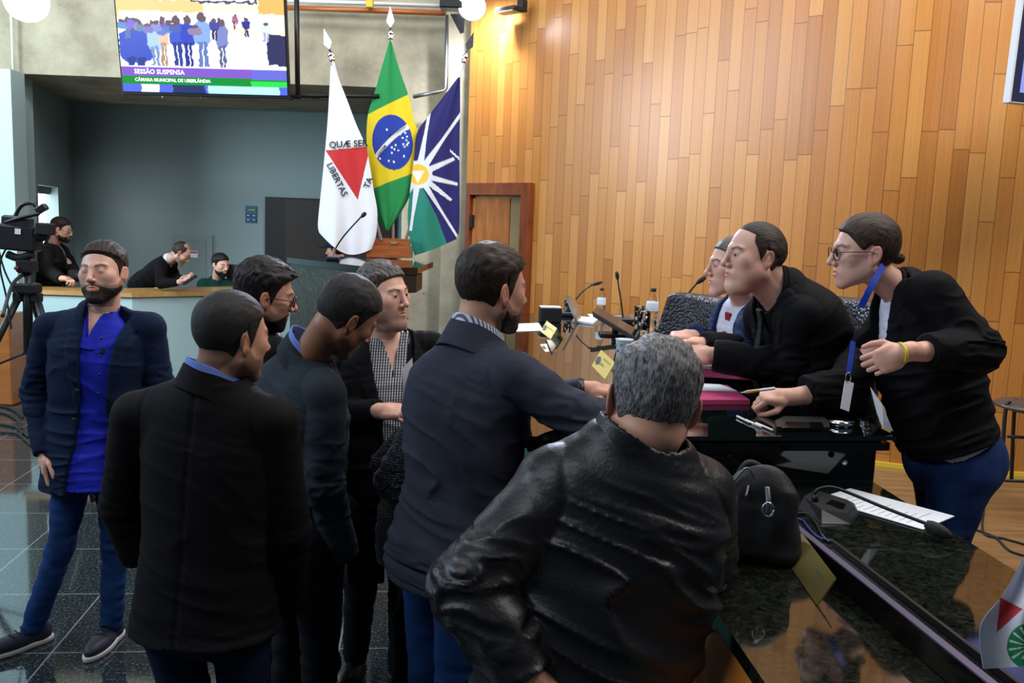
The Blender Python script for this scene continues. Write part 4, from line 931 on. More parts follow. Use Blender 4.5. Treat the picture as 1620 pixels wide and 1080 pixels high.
# 7 the bowed man in slate grey
x_ = at(478, 860, 2.78)
J = skel(x_[0], 2.80, 0, 1.76, -48, build=1.0)
pose(J, head=(549, 500, 2.74), neck=(486, 566, 2.78), pel=(462, 850, 2.84), shR=(516, 622, 2.66), shL=(430, 602, 2.92), elR=(512, 768, 2.64), wrR=(545, 880, 2.72), elL=(470, 740, 3.05), wrL=(560, 820, 3.1)); J['hunch'] = .03; retorso(J)
person('man in slate grey suit with blue collar bowing his dark head', J, dict(skin='brown', Rh=hd(-52, -34, 14), hs=1.06, hair='short', ht=(.005, .012), hc='short', hnoise=.2, stubble=.3, slit=.002, hh=.0028, nr=.054,
    jacket=dict(m=M['grey_suit'], hem=-.14, nh=.010, grow=.006), collars=collars(M['blue_collar'], M['grey_suit'], .005, .058),
    trousers=dict(m=M['trouser']), shoes=M['shoe_black']))

# 6 the man with glasses and swept black hair
x_ = at(415, 800, 3.15)
J = skel(x_[0], 3.15, 0, 1.80, -60); pose(J, head=(420, 467, 3.10), neck=(402, 530, 3.15)); J['pel'] = V(x_[0], 3.2, .95); retorso(J)
person('man with glasses and slicked black hair looking down between two suited backs', J, dict(skin='tan', Rh=hd(-66, -12, 6), hs=1.04, hair='short', ht=(.006, .018), crest=.010, hc='black', hnoise=.35, sweep=.3, stubble=.5, beard=.0018, bc='black', glasses='thick', hh=.0026, slit=.0035, nose=1.15,
    bline=[-.06, -.07, -.075, -.06, -.038], jacket=dict(m=M['black_suit'], hem=-.17), collars=collars(M['white_shirt'], M['black_suit']), trousers=dict(m=M['trouser']), shoes=M['shoe_black']))

# 8 the man with greying hair and striped shirt
x_ = at(600, 850, 3.45)
J = skel(x_[0], 3.45, 0, 1.79, -158, build=1.1)
pose(J, head=(607, 467, 3.40), neck=(612, 532, 3.46), pel=(602, 820, 3.48), shR=(548, 566, 3.44), shL=(684, 545, 3.52), elR=(528, 655, 3.36), wrR=(598, 650, 3.16), elL=(700, 660, 3.5), wrL=(680, 720, 3.4),
     anR=(562, 1030, 3.58), knR=(570, 930, 3.5)); J['anR'][2] = .09; J['toeR'] = J['anR']+V(-.03, -.2, 0); retorso(J)
person('man with greying hair and striped shirt in black suit holding a white paper', J, dict(skin='fair', Rh=hd(-122, 0, 3), hs=1.08, fat=.008, jaw=.004, hair='short', ht=(.004, .014), hc='salt', hnoise=.4, sweep=.4, stubble=.5, brow=(.04, .03, .025), hh=.0026, slit=.0036, prof='fat',
    jacket=dict(m=M['black_suit'], hem=-.20, open=([-.6, -.25, 0, .1, .25], [.02, .02, .055, .075, .09]), nh=.014, prof='fat'), shirt=dict(m=M['stripes'], hem=-.12, grow=-.012, sleeves=False, fold=.6, nh=.001, prof='fat', open=([.08, .15, .25], [0, 0.006, .04])),
    collars=dict(**{'shirt_collar': dict(g=(.005, .0026, -.035, .042, .5, .012), m=M['stripes'], v=26, fl=.45)}, **{'jacket_collar': dict(g=(.018, .004, -.04, .022, .5, .062), m=M['black_suit'], v=4, fl=.5)}),
    trousers=dict(m=M['trouser'], w=1.05, seat=(.19, .165, .15)), shoes=M['shoe_black'], handR=dict(d=(1, -.25, .05), n=(.2, .35, -.8), curl=(.35, .45, .6, .7), th=.6)))

# 11 the woman in tweed, mostly hidden
x_ = at(668, 830, 3.02)
J = skel(x_[0], 3.02, 0, 1.60, -50, build=.9)
pose(J, head=(736, 586, 3.02), neck=(716, 634, 3.02), pel=(664, 826, 3.04), shR=(675, 655, 2.92), shL=(690, 645, 3.14), elR=(622, 762, 2.93), wrR=(690, 800, 3.03), anR=(636, 1085, 3.1), knR=(640, 975, 3.06), anL=(655, 1080, 3.2), knL=(652, 975, 3.12)); retorso(J)
J['anR'][2] = J['anL'][2] = .09
person('person in grey tweed coat and black leggings, mostly hidden behind the grey jacketed back', J, dict(skin='fair', Rh=hd(-60, -12), hs=1.0, fem=1, hair='bun', ht=(.008, .014), hc='dark', hh=.004, prof='woman', hj=.007,
    jacket=dict(m=M['tweed'], hem=-.16, grow=.01, sleeve=1.0, label='grey tweed coat'), trousers=dict(m=M['black_suit'], w=.80), shoes=M['shoe_black']))

# 9 the man in the blue-grey jacket leaning on the table
x_ = at(710, 880, 2.55)
J = skel(x_[0], 2.55, 0, 1.86, -38, build=1.0)
pose(J, head=(779, 457, 2.55), neck=(750, 545, 2.53), pel=(716, 872, 2.50), shR=(820, 592, 2.40), shL=(712, 566, 2.74), elR=(925, 668, 2.36), wrR=(1010, 648, 2.52), elL=(830, 640, 2.98), wrL=(925, 617, 2.86), hipR=(735, 885, 2.42), hipL=(682, 880, 2.60),
     knR=(722, 1110, 2.42), knL=(680, 1110, 2.62)); J['anR'] = J['knR']*1; J['anL'] = J['knL']*1; J['anR'][2] = J['anL'][2] = .09; J['anR'][1] += .02; J['toeR'] = J['anR']+V(.1, .15, 0); J['toeL'] = J['anL']+V(.1, .15, 0); J['arch'] = -.015; J['hunch'] = .02; retorso(J)
person('tall man in blue-grey jacket and jeans leaning his arm on the head table', J, dict(skin='tan', Rh=hd(-56, -5, 4), hs=1.07, hair='short', ht=(.004, .012), crest=.007, hc='dark', hnoise=.3, beard=.004, bc='dark', stubble=.6, hh=.0026, nr=.058,
    jacket=dict(m=M['grey_suit2'], hem=-.03, hemtilt=.0, nh=.010, grow=.002, fold=.9, sleeve=1.03, flare=1), collars=collars(M['pinstripe'], M['grey_suit2'], .007, .080),
    trousers=dict(m=M['jeans'], w=.98, label='blue jeans'), shoes=M['shoe_black'], handL=dict(d=(1, .1, -.02), n=(.0, .1, -1), curl=(.35, .4, .45, .5), th=.3)))

# 10 the man in the leather jacket
x_ = at(960, 1080, 1.58)
J = skel(x_[0], 1.58, 0, 1.74, -8, build=1.0)
pose(J, head=(1031, 636, 1.60), neck=(1008, 703, 1.58), pel=(884, 1210, 1.50), shL=(876, 768, 1.57), shR=(1108, 782, 1.60), elL=(745, 932, 1.47), wrL=(832, 1075, 1.40), elR=(1108, 892, 1.76), wrR=(1120, 850, 2.0)); retorso(J)
person('man with grey hair in black leather jacket seen from behind with hand on hip', J, dict(skin='tan', Rh=hd(4, -10, 8), hs=1.02, hair='short', ht=(.005, .012), hc='grey', hnoise=.45, hh=.0024, stubble=.3, nr=.060, hj=.0055,
    jacket=dict(m=M['leather'], hem=.03, nh=.012, grow=.012, fold=1.1, sleeve=1.08, name='leather_jacket'), collars={'jacket_collar': dict(g=(.008, .005, -.030, .040, .3, .03), m=M['leather'], v=2, fl=.3)},
    trousers=dict(m=M['dark_jeans']), shoes=M['shoe_black'], handL=dict(d=(.8, .3, -.5), n=(.6, .5, .5), curl=(.5, .5, .5, .5)), handR=dict(d=(-.3, 1, 0), n=(0, 0, -1))))

# 12 seated man in dark blue suit with red tie
def sit(J, fx, fy, z0, px=None):
    for s, g in (('R', 1), ('L', -1)):
        r = J['R0'][:, 0]; f = J['R0'][:, 1]
        J['hip'+s] = J['pel']+r*g*.09; J['kn'+s] = J['hip'+s]+f*.42+V(0, 0, .02)+r*g*.03; J['an'+s] = J['kn'+s]*1; J['an'+s] = J['kn'+s]+f*-.05; J['an'+s][2] = z0+.09; J['toe'+s] = J['an'+s]+f*.15
    return J
J = skel(*at(1178, 600, 3.55)[:2], ZD, 1.75, 108)
pose(J, head=(1158, 421, 3.42), neck=(1184, 472, 3.48), pel=(1205, 640, 3.58), shL=(1190, 520, 3.30), shR=(1150, 500, 3.62), elR=(1134, 549, 3.62), wrR=(1098, 533, 3.45), elL=(1180, 570, 3.22), wrL=(1120, 556, 3.30)); retorso(J); sit(J, 0, 0, ZD)
person('seated man in dark blue suit and red tie at the head table', J, dict(skin='fair', Rh=hd(98, -3), hs=1.0, fat=.003, hair='short', ht=(.003, .006), hc='salt', hnoise=.3, hh=.0028, brow=(.05, .035, .025), z0=ZD, base=(J['pel'][0], J['pel'][1], ZD),
    jacket=dict(m=M['blue_suit'], hem=-.06, open=([-.45, -.1, .1, .25], [.03, .05, .07, .085]), nh=.014), shirt=dict(m=M['white_shirt'], hem=-.05, grow=-.012, sleeves=True, cuff=-.008, sleeve=.8, wrist=.034, fold=.5, nh=.001),
    collars=dict(**{'shirt_collar': dict(g=(.004, .0026, -.035, .046, .45, .010), m=M['white_shirt'], v=18, fl=.4)}), trousers=dict(m=M['trouser'], sit=1), shoes=M['shoe_black'],
    handR=dict(d=(-1, -.25, .02), n=(.1, .2, -1), curl=(.5, .6, .7, .8), th=.7), handL=dict(d=(-1, .1, .02), n=(0, .3, -1), curl=(.5, .6, .7, .8), th=.5)))
def tie(root, J, m, w0=.028, n=14, depth=.0):
    mb = MB(); R_ = J['Rt']; f = R_[:, 1]; r = R_[:, 0]; pts = []
    for t in np.linspace(0, 1, n):
        z = .0-.40*t; c = J['neck']+R_[:, 2]*(z-.03)+f*(.068+.10*sst(0, .6, t)+depth); pts.append((c, (.016 if t < .08 else .011+(w0-.011)*min(1, (t-.08)*1.6))))
    for (a, wa), (b, wb) in zip(pts[:-1], pts[1:]): mb.hexa([a-r*wa, a+r*wa, a+r*wa-f*.01, a-r*wa-f*.01, b-r*wb, b+r*wb, b+r*wb-f*.01, b-r*wb-f*.01])
    part(mb, 'tie', m, root)
tie(bpy.data.objects['person.008'] if 'person.008' in bpy.data.objects else P1, J, M['red_tie'], .030, depth=.034)

# 13 seated man in black suit, black shirt and tie
J = skel(*at(1290, 640, 3.0)[:2], ZD, 1.80, 98)
pose(J, head=(1192, 406, 2.98), neck=(1234, 458, 3.0), pel=(1304, 650, 3.10), shL=(1270, 503, 2.88), shR=(1205, 498, 3.22), elL=(1256, 578, 2.94), wrL=(1132, 563, 3.00), elR=(1200, 556, 3.28), wrR=(1112, 546, 3.22)); J['hunch'] = .04; retorso(J); sit(J, 0, 0, ZD)
person('seated man in black suit with thinning dark hair, in profile at the head table', J, dict(skin='fair', Rh=hd(103, 0), hs=1.03, fat=.005, hair='reced', ht=(.006, .0012), hc='dark', hnoise=.9, scalp=.5, hh=.0026, brow=(.03, .02, .014), nr=.062, base=(J['pel'][0], J['pel'][1], ZD), z0=ZD,
    jacket=dict(m=M['black_suit'], hem=-.08, open=([-.4, -.1, .1, .25], [.03, .05, .07, .085]), nh=.014, grow=.008, sleeve=.97), shirt=dict(m=M['black_shirt'], hem=-.05, grow=-.012, sleeves=False, fold=.4, nh=.001),
    collars=dict(**{'shirt_collar': dict(g=(.004, .0028, -.035, .052, .45, .010), m=M['black_shirt'], v=18, fl=.4), 'jacket_collar': dict(g=(.014, .004, -.04, .034, .5, .055), m=M['black_suit'], v=5, fl=.4)}), trousers=dict(m=M['trouser'], sit=1), shoes=M['shoe_black'],
    handL=dict(d=(-1, .05, .0), n=(.0, .6, -.8), curl=(.5, .6, .7, .8), th=.6), handR=dict(d=(-1, -.3, .05), n=(.1, -.3, -1), curl=(.5, .6, .7, .8), th=.6)))
tie(bpy.data.objects['person.009'] if 'person.009' in bpy.data.objects else P1, J, M['grey_tie'], .030, depth=.03)

# 14 the woman leaning over the table
J = skel(*at(1500, 800, 2.72)[:2], ZD, 1.68, 90, build=.9)
pose(J, head=(1366, 399, 2.74), neck=(1424, 455, 2.75), pel=(1506, 722, 2.74), shL=(1476, 462, 2.60), shR=(1402, 512, 2.90), elL=(1548, 552, 2.52), wrL=(1432, 557, 2.44), elR=(1336, 618, 2.72), wrR=(1246, 628, 2.68)); J['arch'] = .0; J['hunch'] = .03; retorso(J)
J['knL'], J['knR'] = at(1478, 900, 2.66), at(1500, 900, 2.86); J['anL'] = J['knL']+V(.06, 0, 0); J['anR'] = J['knR']+V(.06, 0, 0); J['anL'][2] = J['anR'][2] = ZD+.09; J['toeL'] = J['anL']+V(-.15, 0, 0); J['toeR'] = J['anR']+V(-.15, 0, 0)
J['hipL'], J['hipR'] = J['pel']+V(0, -.085, -.03), J['pel']+V(0, .085, -.03)
person('woman in glasses, black jacket and jeans leaning over the table corner with a pen', J, dict(skin='fair', Rh=hd(87, -6, -2), hs=1.02, fem=1, nose=.95, hair='bun', fade=.015, ht=(.007, .011), hc='brown', hnoise=.12, open=.0022, glasses='red', hh=.0024, hj=.005, nr=.048, prof='woman', z0=ZD, base=(J['pel'][0], J['pel'][1], ZD), brow=(.06, .04, .03), hk=.93,
    jacket=dict(m=M['black_suit'], hem=.06, grow=.010, nh=.012, open=([-.4, -.15, .05, .25], [.012, .03, .06, .075]), prof='woman_open', cuff=.07, wrist=.045, sleeve=1.0), shirt=dict(m=M['white_shirt'], hem=.04, grow=-.006, sleeves=False, fold=.4, nh=.001, prof='woman'),
    collars={'jacket_collar': dict(g=(.010, .0035, -.035, .040, .45, .04), m=M['black_suit'], v=6, fl=.4)},
    trousers=dict(m=cloth('washed_blue_denim', (.012, .034, .125), .85, .4, 1200, var=.5), w=1.08, seat=(.178, .155, .15), label='dark blue jeans'), shoes=M['shoe_black'],
    handL=dict(d=(-.85, .05, -.40), n=(-.15, .85, -.35), curl=(.75, .85, .95, 1.0), th=.2), handR=dict(d=(-1, 0, .0), n=(0, .4, -1), curl=(.95, 1.15, 1.25, 1.3), th=.8)))

# the men behind the reception counter
J = skel(*at(80, 440, 9.75)[:2], 0, 1.80, -72)
pose(J, head=(97, 363, 9.65), neck=(84, 388, 9.7), pel=(78, 458, 9.8), shR=(72, 399, 9.5), shL=(98, 397, 9.9), elR=(74, 428, 9.4), wrR=(97, 440, 9.2), elL=(112, 425, 9.8), wrL=(120, 438, 9.45)); retorso(J)
person('bearded man in black puffer jacket behind the counter beside the video camera', J, dict(skin='fair', Rh=hd(-80, -16), hs=1.08, hair='short', ht=(.006, .014), hc='dark', beard=.012, glasses='thin', eyes=False, hh=.006, hj=.012, hd=.006, slit=0,
    jacket=dict(m=M['puffer'], hem=-.2, open=([-.5, .25], [.06, .06], -.0), grow=.015), shirt=dict(m=M['grey_tee'], hem=-.2, sleeves=False, grow=-.01), trousers=dict(m=M['trouser']), shoes=M['shoe_black'],
    handR=dict(d=(.9, -.2, -.02), n=(0, .1, -1), curl=(.6, .7, .8, .9))))
J = skel(*at(232, 445, 9.8)[:2], 0, 1.75, -80)
pose(J, head=(287, 400, 9.55), neck=(266, 412, 9.6), pel=(225, 452, 9.85), shR=(255, 420, 9.45), shL=(268, 412, 9.8), elR=(255, 448, 9.3), wrR=(283, 446, 9.15), elL=(278, 440, 9.7), wrL=(290, 443, 9.3)); retorso(J)
person('balding man in black suit stooping over the counter with a phone', J, dict(skin='fair', Rh=hd(-78, -38), hs=1.06, hair='reced', ht=(.006, .003), bald=1, hc='dark', scalp=.4, stubble=.5, glasses='thin', eyes=False, hh=.006, hj=.012, hd=.006, slit=0,
    jacket=dict(m=M['black_suit'], hem=-.15), collars=collars(M['white_shirt']), trousers=dict(m=M['trouser']), shoes=M['shoe_black'],
    handR=dict(d=(1, 0, .1), n=(-.1, .5, .9), curl=(.6, .7, .8, .9)), handL=dict(d=(.9, -.3, .1), n=(0, -.5, .9), curl=(.6, .7, .8, .9))))
J = skel(*at(338, 470, 10.55)[:2], 0, 1.7, -105)
pose(J, head=(349, 419, 10.45), neck=(343, 444, 10.55), pel=(335, 515, 10.65), shR=(322, 450, 10.45), shL=(364, 452, 10.55), elR=(318, 475, 10.3), wrR=(345, 472, 10.25), elL=(370, 478, 10.45), wrL=(368, 472, 10.25)); retorso(J); sit(J, 0, 0, 0)
person('bearded man in dark green hoodie sitting at the black monitor', J, dict(skin='fair', Rh=hd(-122, -12), hs=1.12, hair='short', ht=(.008, .018), hc='black', beard=.010, eyes=False, hh=.006, hj=.012, slit=0,
    jacket=dict(m=M['green_hoodie'], hem=-.1, grow=.02, name='hoodie'), collars={'hood': dict(g=(.012, .012, -.04, .02, .3, .03), m=M['green_hoodie'], v=4, fl=.5)}, trousers=dict(m=M['trouser'], sit=1), shoes=M['shoe_black'], base=(J['pel'][0], J['pel'][1], 0)))
J = skel(*at(532, 440, 8.9)[:2], .0, 1.66, 75)
pose(J, head=(531, 396, 8.9), neck=(538, 412, 8.9)); retorso(J)
pc = person('person in dark blue cap behind the rostrum, half hidden by the white flag', J, dict(skin='tan', Rh=hd(80, -6), hs=1.0, hair='short', ht=(.010, .014), hc='black', eyes=False, hh=.006, hj=.012, slit=0,
    jacket=dict(m=cloth('violet_shirt', (.10, .09, .22)), hem=-.15, name='shirt'), trousers=dict(m=M['trouser']), shoes=M['shoe_black']))
Rc = hd(80, -6); hcp = J['head']
v_, f_2 = surf(lambda P: np.minimum(smax(ell((P-hcp)@Rc, (0, -.012, .04), (.094, .118, .088)), .035-((P-hcp)@Rc)[:, 2], .006), ell((P-hcp)@Rc, (0, .11, .042), (.07, .075, .008))), hcp-.22, hcp+.22, .006)
o_ = mesh_np('cap', v_, f_2, cloth('navy_cap', (.012, .016, .05)), pc, ORG[pc.name])
# ------------------------------------------------------------------ things
def grid_mesh(fn, nu, nv): 
    u, v = np.meshgrid(np.linspace(0, 1, nu), np.linspace(0, 1, nv), indexing='ij'); P_ = fn(u.ravel(), v.ravel())
    i = np.arange(nu*nv).reshape(nu, nv); q = np.stack([i[:-1, :-1], i[1:, :-1], i[1:, 1:], i[:-1, 1:]], -1).reshape(-1, 4); return P_, q
def attr_mat(name, rough=.8, emit=0):
    m, nt, b = nmat(name); a = N(nt, 'ShaderNodeAttribute', attribute_name='Col')
    if emit: b.inputs['Base Color'].default_value = (.01, .01, .01, 1); nt.links.new(a.outputs['Color'], b.inputs['Emission Color']); b.inputs['Emission Strength'].default_value = emit
    else: nt.links.new(a.outputs['Color'], b.inputs['Base Color'])
    b.inputs['Roughness'].default_value = rough; return m
M['pole_white'] = mat('pale_metal_pole', (.62, .64, .67), .3, .2); M['flagcloth'] = attr_mat('flag_cloth'); M['screen'] = attr_mat('lit_screen', .3, 1.5)
RX_ = np.array([[1, 0, 0], [0, 0, -1], [0, 1, 0.]])
# television over the recess
bl, br = at(193, 150, 7.6), at(458, 157, 7.6); wx = br-bl; Wd = np.linalg.norm(wx); wx /= Wd; up = V(0, -.14, 1); up -= (up@wx)*wx; up /= np.linalg.norm(up); fo = np.cross(wx, up)*1
if fo[1] > 0: fo = -fo
Ht = Wd*.575; Rtv = np.stack([wx, -fo, up], 1)
tv = thing('television', 'large lit television hanging from the concrete beam, showing the session', 'television', (bl+br)/2)
mb = MB(); mb.box((bl+br)/2+up*Ht/2-fo*.03, (Wd/2, .028, Ht/2), Rtv, .006); part(mb, 'casing', M['black'], tv)
sx, sy = Wd-.03, Ht-.045
def scr(u, v): return (bl+wx*.015+up*.03)+fo*.003+np.outer(u*sx, wx)+np.outer(v*sy, up)
v_, q_ = grid_mesh(scr, 330, 190)
uu = (v_-(bl+wx*.015+up*.03))@wx/sx; vv = (v_-(bl+wx*.015+up*.03))@up/sy
PX = 197+uu*256; PY = 149-vv*sy*(256/sx)
PX0, PY0 = PX, PY; PX = PX+2.6*(noise(np.c_[PX*.23, PY*.23, PX*0+1.5])-.5)*2; PY = np.where(PY0 < 110, PY+2.6*(noise(np.c_[PX0*.23, PY0*.23, PX0*0+8.5])-.5)*2, PY)
c = np.tile([.95, .72, .50], (len(v_), 1)); c[PY < 12] = [.98, .90, .78]; c[(PX < 330) & (PY > 14) & (PY < 40)] = [.86, .47, .20]; c[(PX > 414) & (PY < 40)] = [.80, .36, .10]
def cset(m, col): c[m] = col
cset(PY > 62+.03*(PX-300), [.93, .94, 1.0]); cset((PX > 312) & (PX < 412) & (PY < 16), [.05, .06, .12]); cset((PX > 316) & (PX < 408) & (PY < 13), [.86, .9, 1.0])
cset((PY > 30) & (PY < 52) & (PX > 200), [.98, .84, .68])
rr = np.random.RandomState(3)
def fig(x, y, w_, h_, col, legs=True):
    cset(((PX-x)/(w_*.28))**2+((PY-(y-h_*.12))/(h_*.12))**2 < 1, [.10, .07, .10])
    cset(((PX-x)/(w_*.5))**4+((PY-(y+h_*.22))/(h_*.26))**4 < 1, col)
    if legs: cset((np.abs(np.abs(PX-x)-w_*.16) < w_*.12) & (PY > y+h_*.4) & (PY < y+h_), tuple(np.array(col)*.5))
cset((PX > 350) & (PY > 60) & (PY < 100) & (PX < 430), [.93, .90, .9]); cset((PX > 425) & (PY > 60) & (PY < 106), [.02, .02, .08])
for a in [(222, 62, 50, 90, (.04, .07, .40)), (252, 58, 22, 60, (.30, .45, .80)), (266, 52, 16, 58, (.62, .40, .30)), (287, 50, 24, 60, (.04, .08, .45)), (304, 50, 22, 60, (.03, .05, .40)), (326, 46, 26, 66, (.18, .30, .72)), (356, 52, 18, 62, (.15, .18, .40)), (394, 42, 12, 22, (.02, .03, .2)), (212, 46, 14, 24, (.2, .3, .6)), (378, 36, 8, 18, (.3, .1, .2)), (424, 48, 14, 22, (.5, .6, .85)), (345, 44, 14, 26, (.05, .05, .25))]: fig(*a)
nn2 = noise(np.c_[PX0*.12, PY0*.2, PX0*0+3]); flr = (PY0 > 64) & (PY0 < 110) & (c.min(1) > .8); c[flr] = (np.array([.62, .70, .98])+np.outer(nn2, [.9, .8, .3]))[flr].clip(0, 1)
for k3 in range(14): fig(198+rr.rand()*120, 44+rr.rand()*14, 12+rr.rand()*8, 20, (.05+.2*rr.rand(), .08+.2*rr.rand(), .25+.3*rr.rand()), False)
cset(PY > 136, [.06, .10, .55]); cset((PY > 136) & (np.abs(PX-240) < 14), [.65, .68, .95]); cset((PY > 136) & (PX > 330) & (PX < 440), [.35, .75, .95]); cset((PY > 136) & (np.abs(PX-300) < 25), [.01, .02, .1])
cset((PY > 110) & (PY < 112), [1, 1, 1]); cset((PY > 112) & (PY < 127), [.16, .07, .42]); cset((PY > 125) & (PY < 137), [.0, .19, .02]); cset((PY > 112) & (PY < 127) & (PX > 400), [.10, .11, .50]); cset((PY > 129) & (PY < 137) & (PX > 398), [.02, .50, .05])
so_ = mesh_np('screen', v_, q_, M['screen'], tv, ORG[tv.name], c, smooth=False); ORG[so_.name] = ORG[tv.name]
M['glow_text'] = mat('screen_text', (.9, .9, .9), .5, emit=(1, 1, 1), es=1.1)
def scrp(px, py): return lambda x, y: scr(np.array([(px-197)/256]), np.array([(149-py)/(256/sx)/sy]))[0]+fo*.004+wx*x+up*y
k_ = sx/256
textmesh('SESSÃO SUSPENSA', 9.5*k_, scrp(217, 119), M['glow_text'], 'screen_caption', so_, 'LEFT', bold=.012)
textmesh('CÂMARA MUNICIPAL DE UBERLÂNDIA', 6.8*k_, scrp(217, 131), M['glow_text'], 'screen_caption', so_, 'LEFT', bold=.012)
textmesh('TV', 6*k_, scrp(209, 9), mat('grey_text', (.3, .3, .3), .5, emit=(.35, .32, .3), es=.8), 'channel_mark', so_, 'LEFT')
mb = MB(); mb.tube([at(469, -20, 7.75), at(471, 157, 7.75)], .022, 4); part(mb, 'mounting_pole', M['black'], tv)
mb = MB(); a_, b_ = at(385, 151, 7.75), at(600, 152, 7.75); mb.tube([a_, b_], .018, 4); part(mb, 'mounting_rail', M['dark_metal'], tv)
mb = MB(); mb.tube([at(460, 158, 7.75), at(480, 152, 7.75), at(520, 157, 7.9), at(590, 148, 8.2)], .006, 6, 20); part(mb, 'cable', M['black'], tv)
for x_ in (257, 318, 390):
    mb = MB(); mb.tube([at(x_, 150, 7.62), at(x_, 156, 7.62)], .006, 6); part(mb, 'hook', M['metal'], tv)
# television at the right edge
t2 = thing('television', 'bluish lit television cut off by the right edge, high on the wood wall', 'television', at(1660, 100, 4.6))
a_ = at(1591, 163, 4.6); wx2 = V(.93, .36, 0); wx2 /= np.linalg.norm(wx2); up2 = V(.0, -.04, 1); up2 /= np.linalg.norm(up2); R2 = np.stack([wx2, np.cross(up2, wx2), up2], 1)
mb = MB(); mb.box(a_+wx2*.5+up2*.32, (.5, .022, .32), R2, .004); part(mb, 'casing', M['white'], t2)
mb = MB(); mb.box(a_+wx2*.503+up2*.323-R2[:, 1]*.006, (.494, .02, .312), R2, .002); part(mb, 'bezel', mat('dark_blue_bezel', (.03, .035, .09), .3), t2)
mb = MB(); mb.box(a_+wx2*.52+up2*.34-R2[:, 1]*.010, (.465, .018, .285), R2, .001); part(mb, 'screen', mat('blue_screen', (.1, .1, .2), .2, emit=(.22, .27, .72), es=1.0), t2)
# lamps
def lamp(px, py, Y, r, lab):
    p = at(px, py, Y); rt = thing('floodlight', lab, 'lamp', p); d = CP-p; d /= np.linalg.norm(d); R_ = np.array(Vector(d+V(0, 0, -.35)).to_track_quat('Z', 'Y').to_matrix())
    mb = MB(); mb.lathe(p, [(r*.4, -.16), (r*.8, -.10), (r*.98, -.012), (r*.98, -.006)], 28, R_); part(mb, 'housing', M['dark_metal'], rt)
    mb = MB(); mb.lathe(p, [(.001, .004), (r*.7, .003), (r, .0), (r*.99, -.003)], 28, R_); part(mb, 'lens', M['lamp'], rt); return rt, p
rt, p_ = lamp(747, 11, 7.9, .115, 'bright round floodlight above the blue flag')
mb = MB(); mb.box(at(715, 4, 7.95), (.10, .08, .06), None, .01); part(mb, 'driver_box', M['dark_metal'], rt)
mb = MB(); mb.prism([at(712, 22, 7.95), at(728, 53, 7.95), at(734, 51, 7.95), at(736, 22, 7.95)], V(0, .02, 0)); part(mb, 'bracket', M['dark_metal'], rt)
lamp(42, 2, 6.6, .15, 'bright round floodlight at the top left corner over the concrete beam')
p_ = at(806, 16, 8.05); rt = thing('wall_lamp', 'flat dark wall lamp on a bracket high on the wood planks', 'lamp', p_)
mb = MB(); mb.box(p_, (.115, .07, .018), Rz(-40), .006); part(mb, 'head', M['dark_metal'], rt)
mb = MB(); mb.box(p_+V(.11, .0, .04), (.03, .04, .05), Rz(-40), .006); part(mb, 'bracket', M['dark_metal'], rt)
mb = MB(); mb.box(p_-V(.01, 0, .02), (.10, .06, .006), Rz(-40), .002); part(mb, 'diffuser', mat('warm_diffuser', (.6, .5, .4), .5), rt)
# pipes on the beam
mb = MB(); mb.tube([at(452, 12, 9.1), at(705, 21, 9.1)], .026, 12); single(mb, 'copper_pipe', M['copper'], 'copper coloured pipe running along the top of the concrete beam', 'pipe', at(580, 16, 9.1))
mb = MB(); mb.tube([at(452, 1, 9.15), at(700, 9, 9.15)], .022, 4); single(mb, 'cable_duct', M['white'], 'thin white cable duct above the copper pipe', 'duct', at(580, 5, 9.15))
mb = MB(); mb.box(at(585, 4, 9.02), (.035, .03, .05), None, .006); single(mb, 'pipe_clamp', M['yellow'], 'small yellow clamp on the copper pipe', 'clamp', at(585, 4, 9.0))
mb = MB(); mb.tube([at(707, 24, 8.9), at(706, 140, 8.9), at(702, 144, 8.9), at(654, 153, 8.95)], .02, 10); single(mb, 'conduit_pipe', M['metal'], 'grey metal conduit bending left on the concrete pillar', 'pipe', at(706, 90, 8.9))
mb = MB(); mb.tube([at(16, -10, 9.2), at(19, 60, 9.22), at(21, 112, 9.22)], .012, 8); single(mb, 'conduit_pipe', M['white'], 'thin white conduit running down the beam above the pale column', 'pipe', at(18, 60, 9.2))
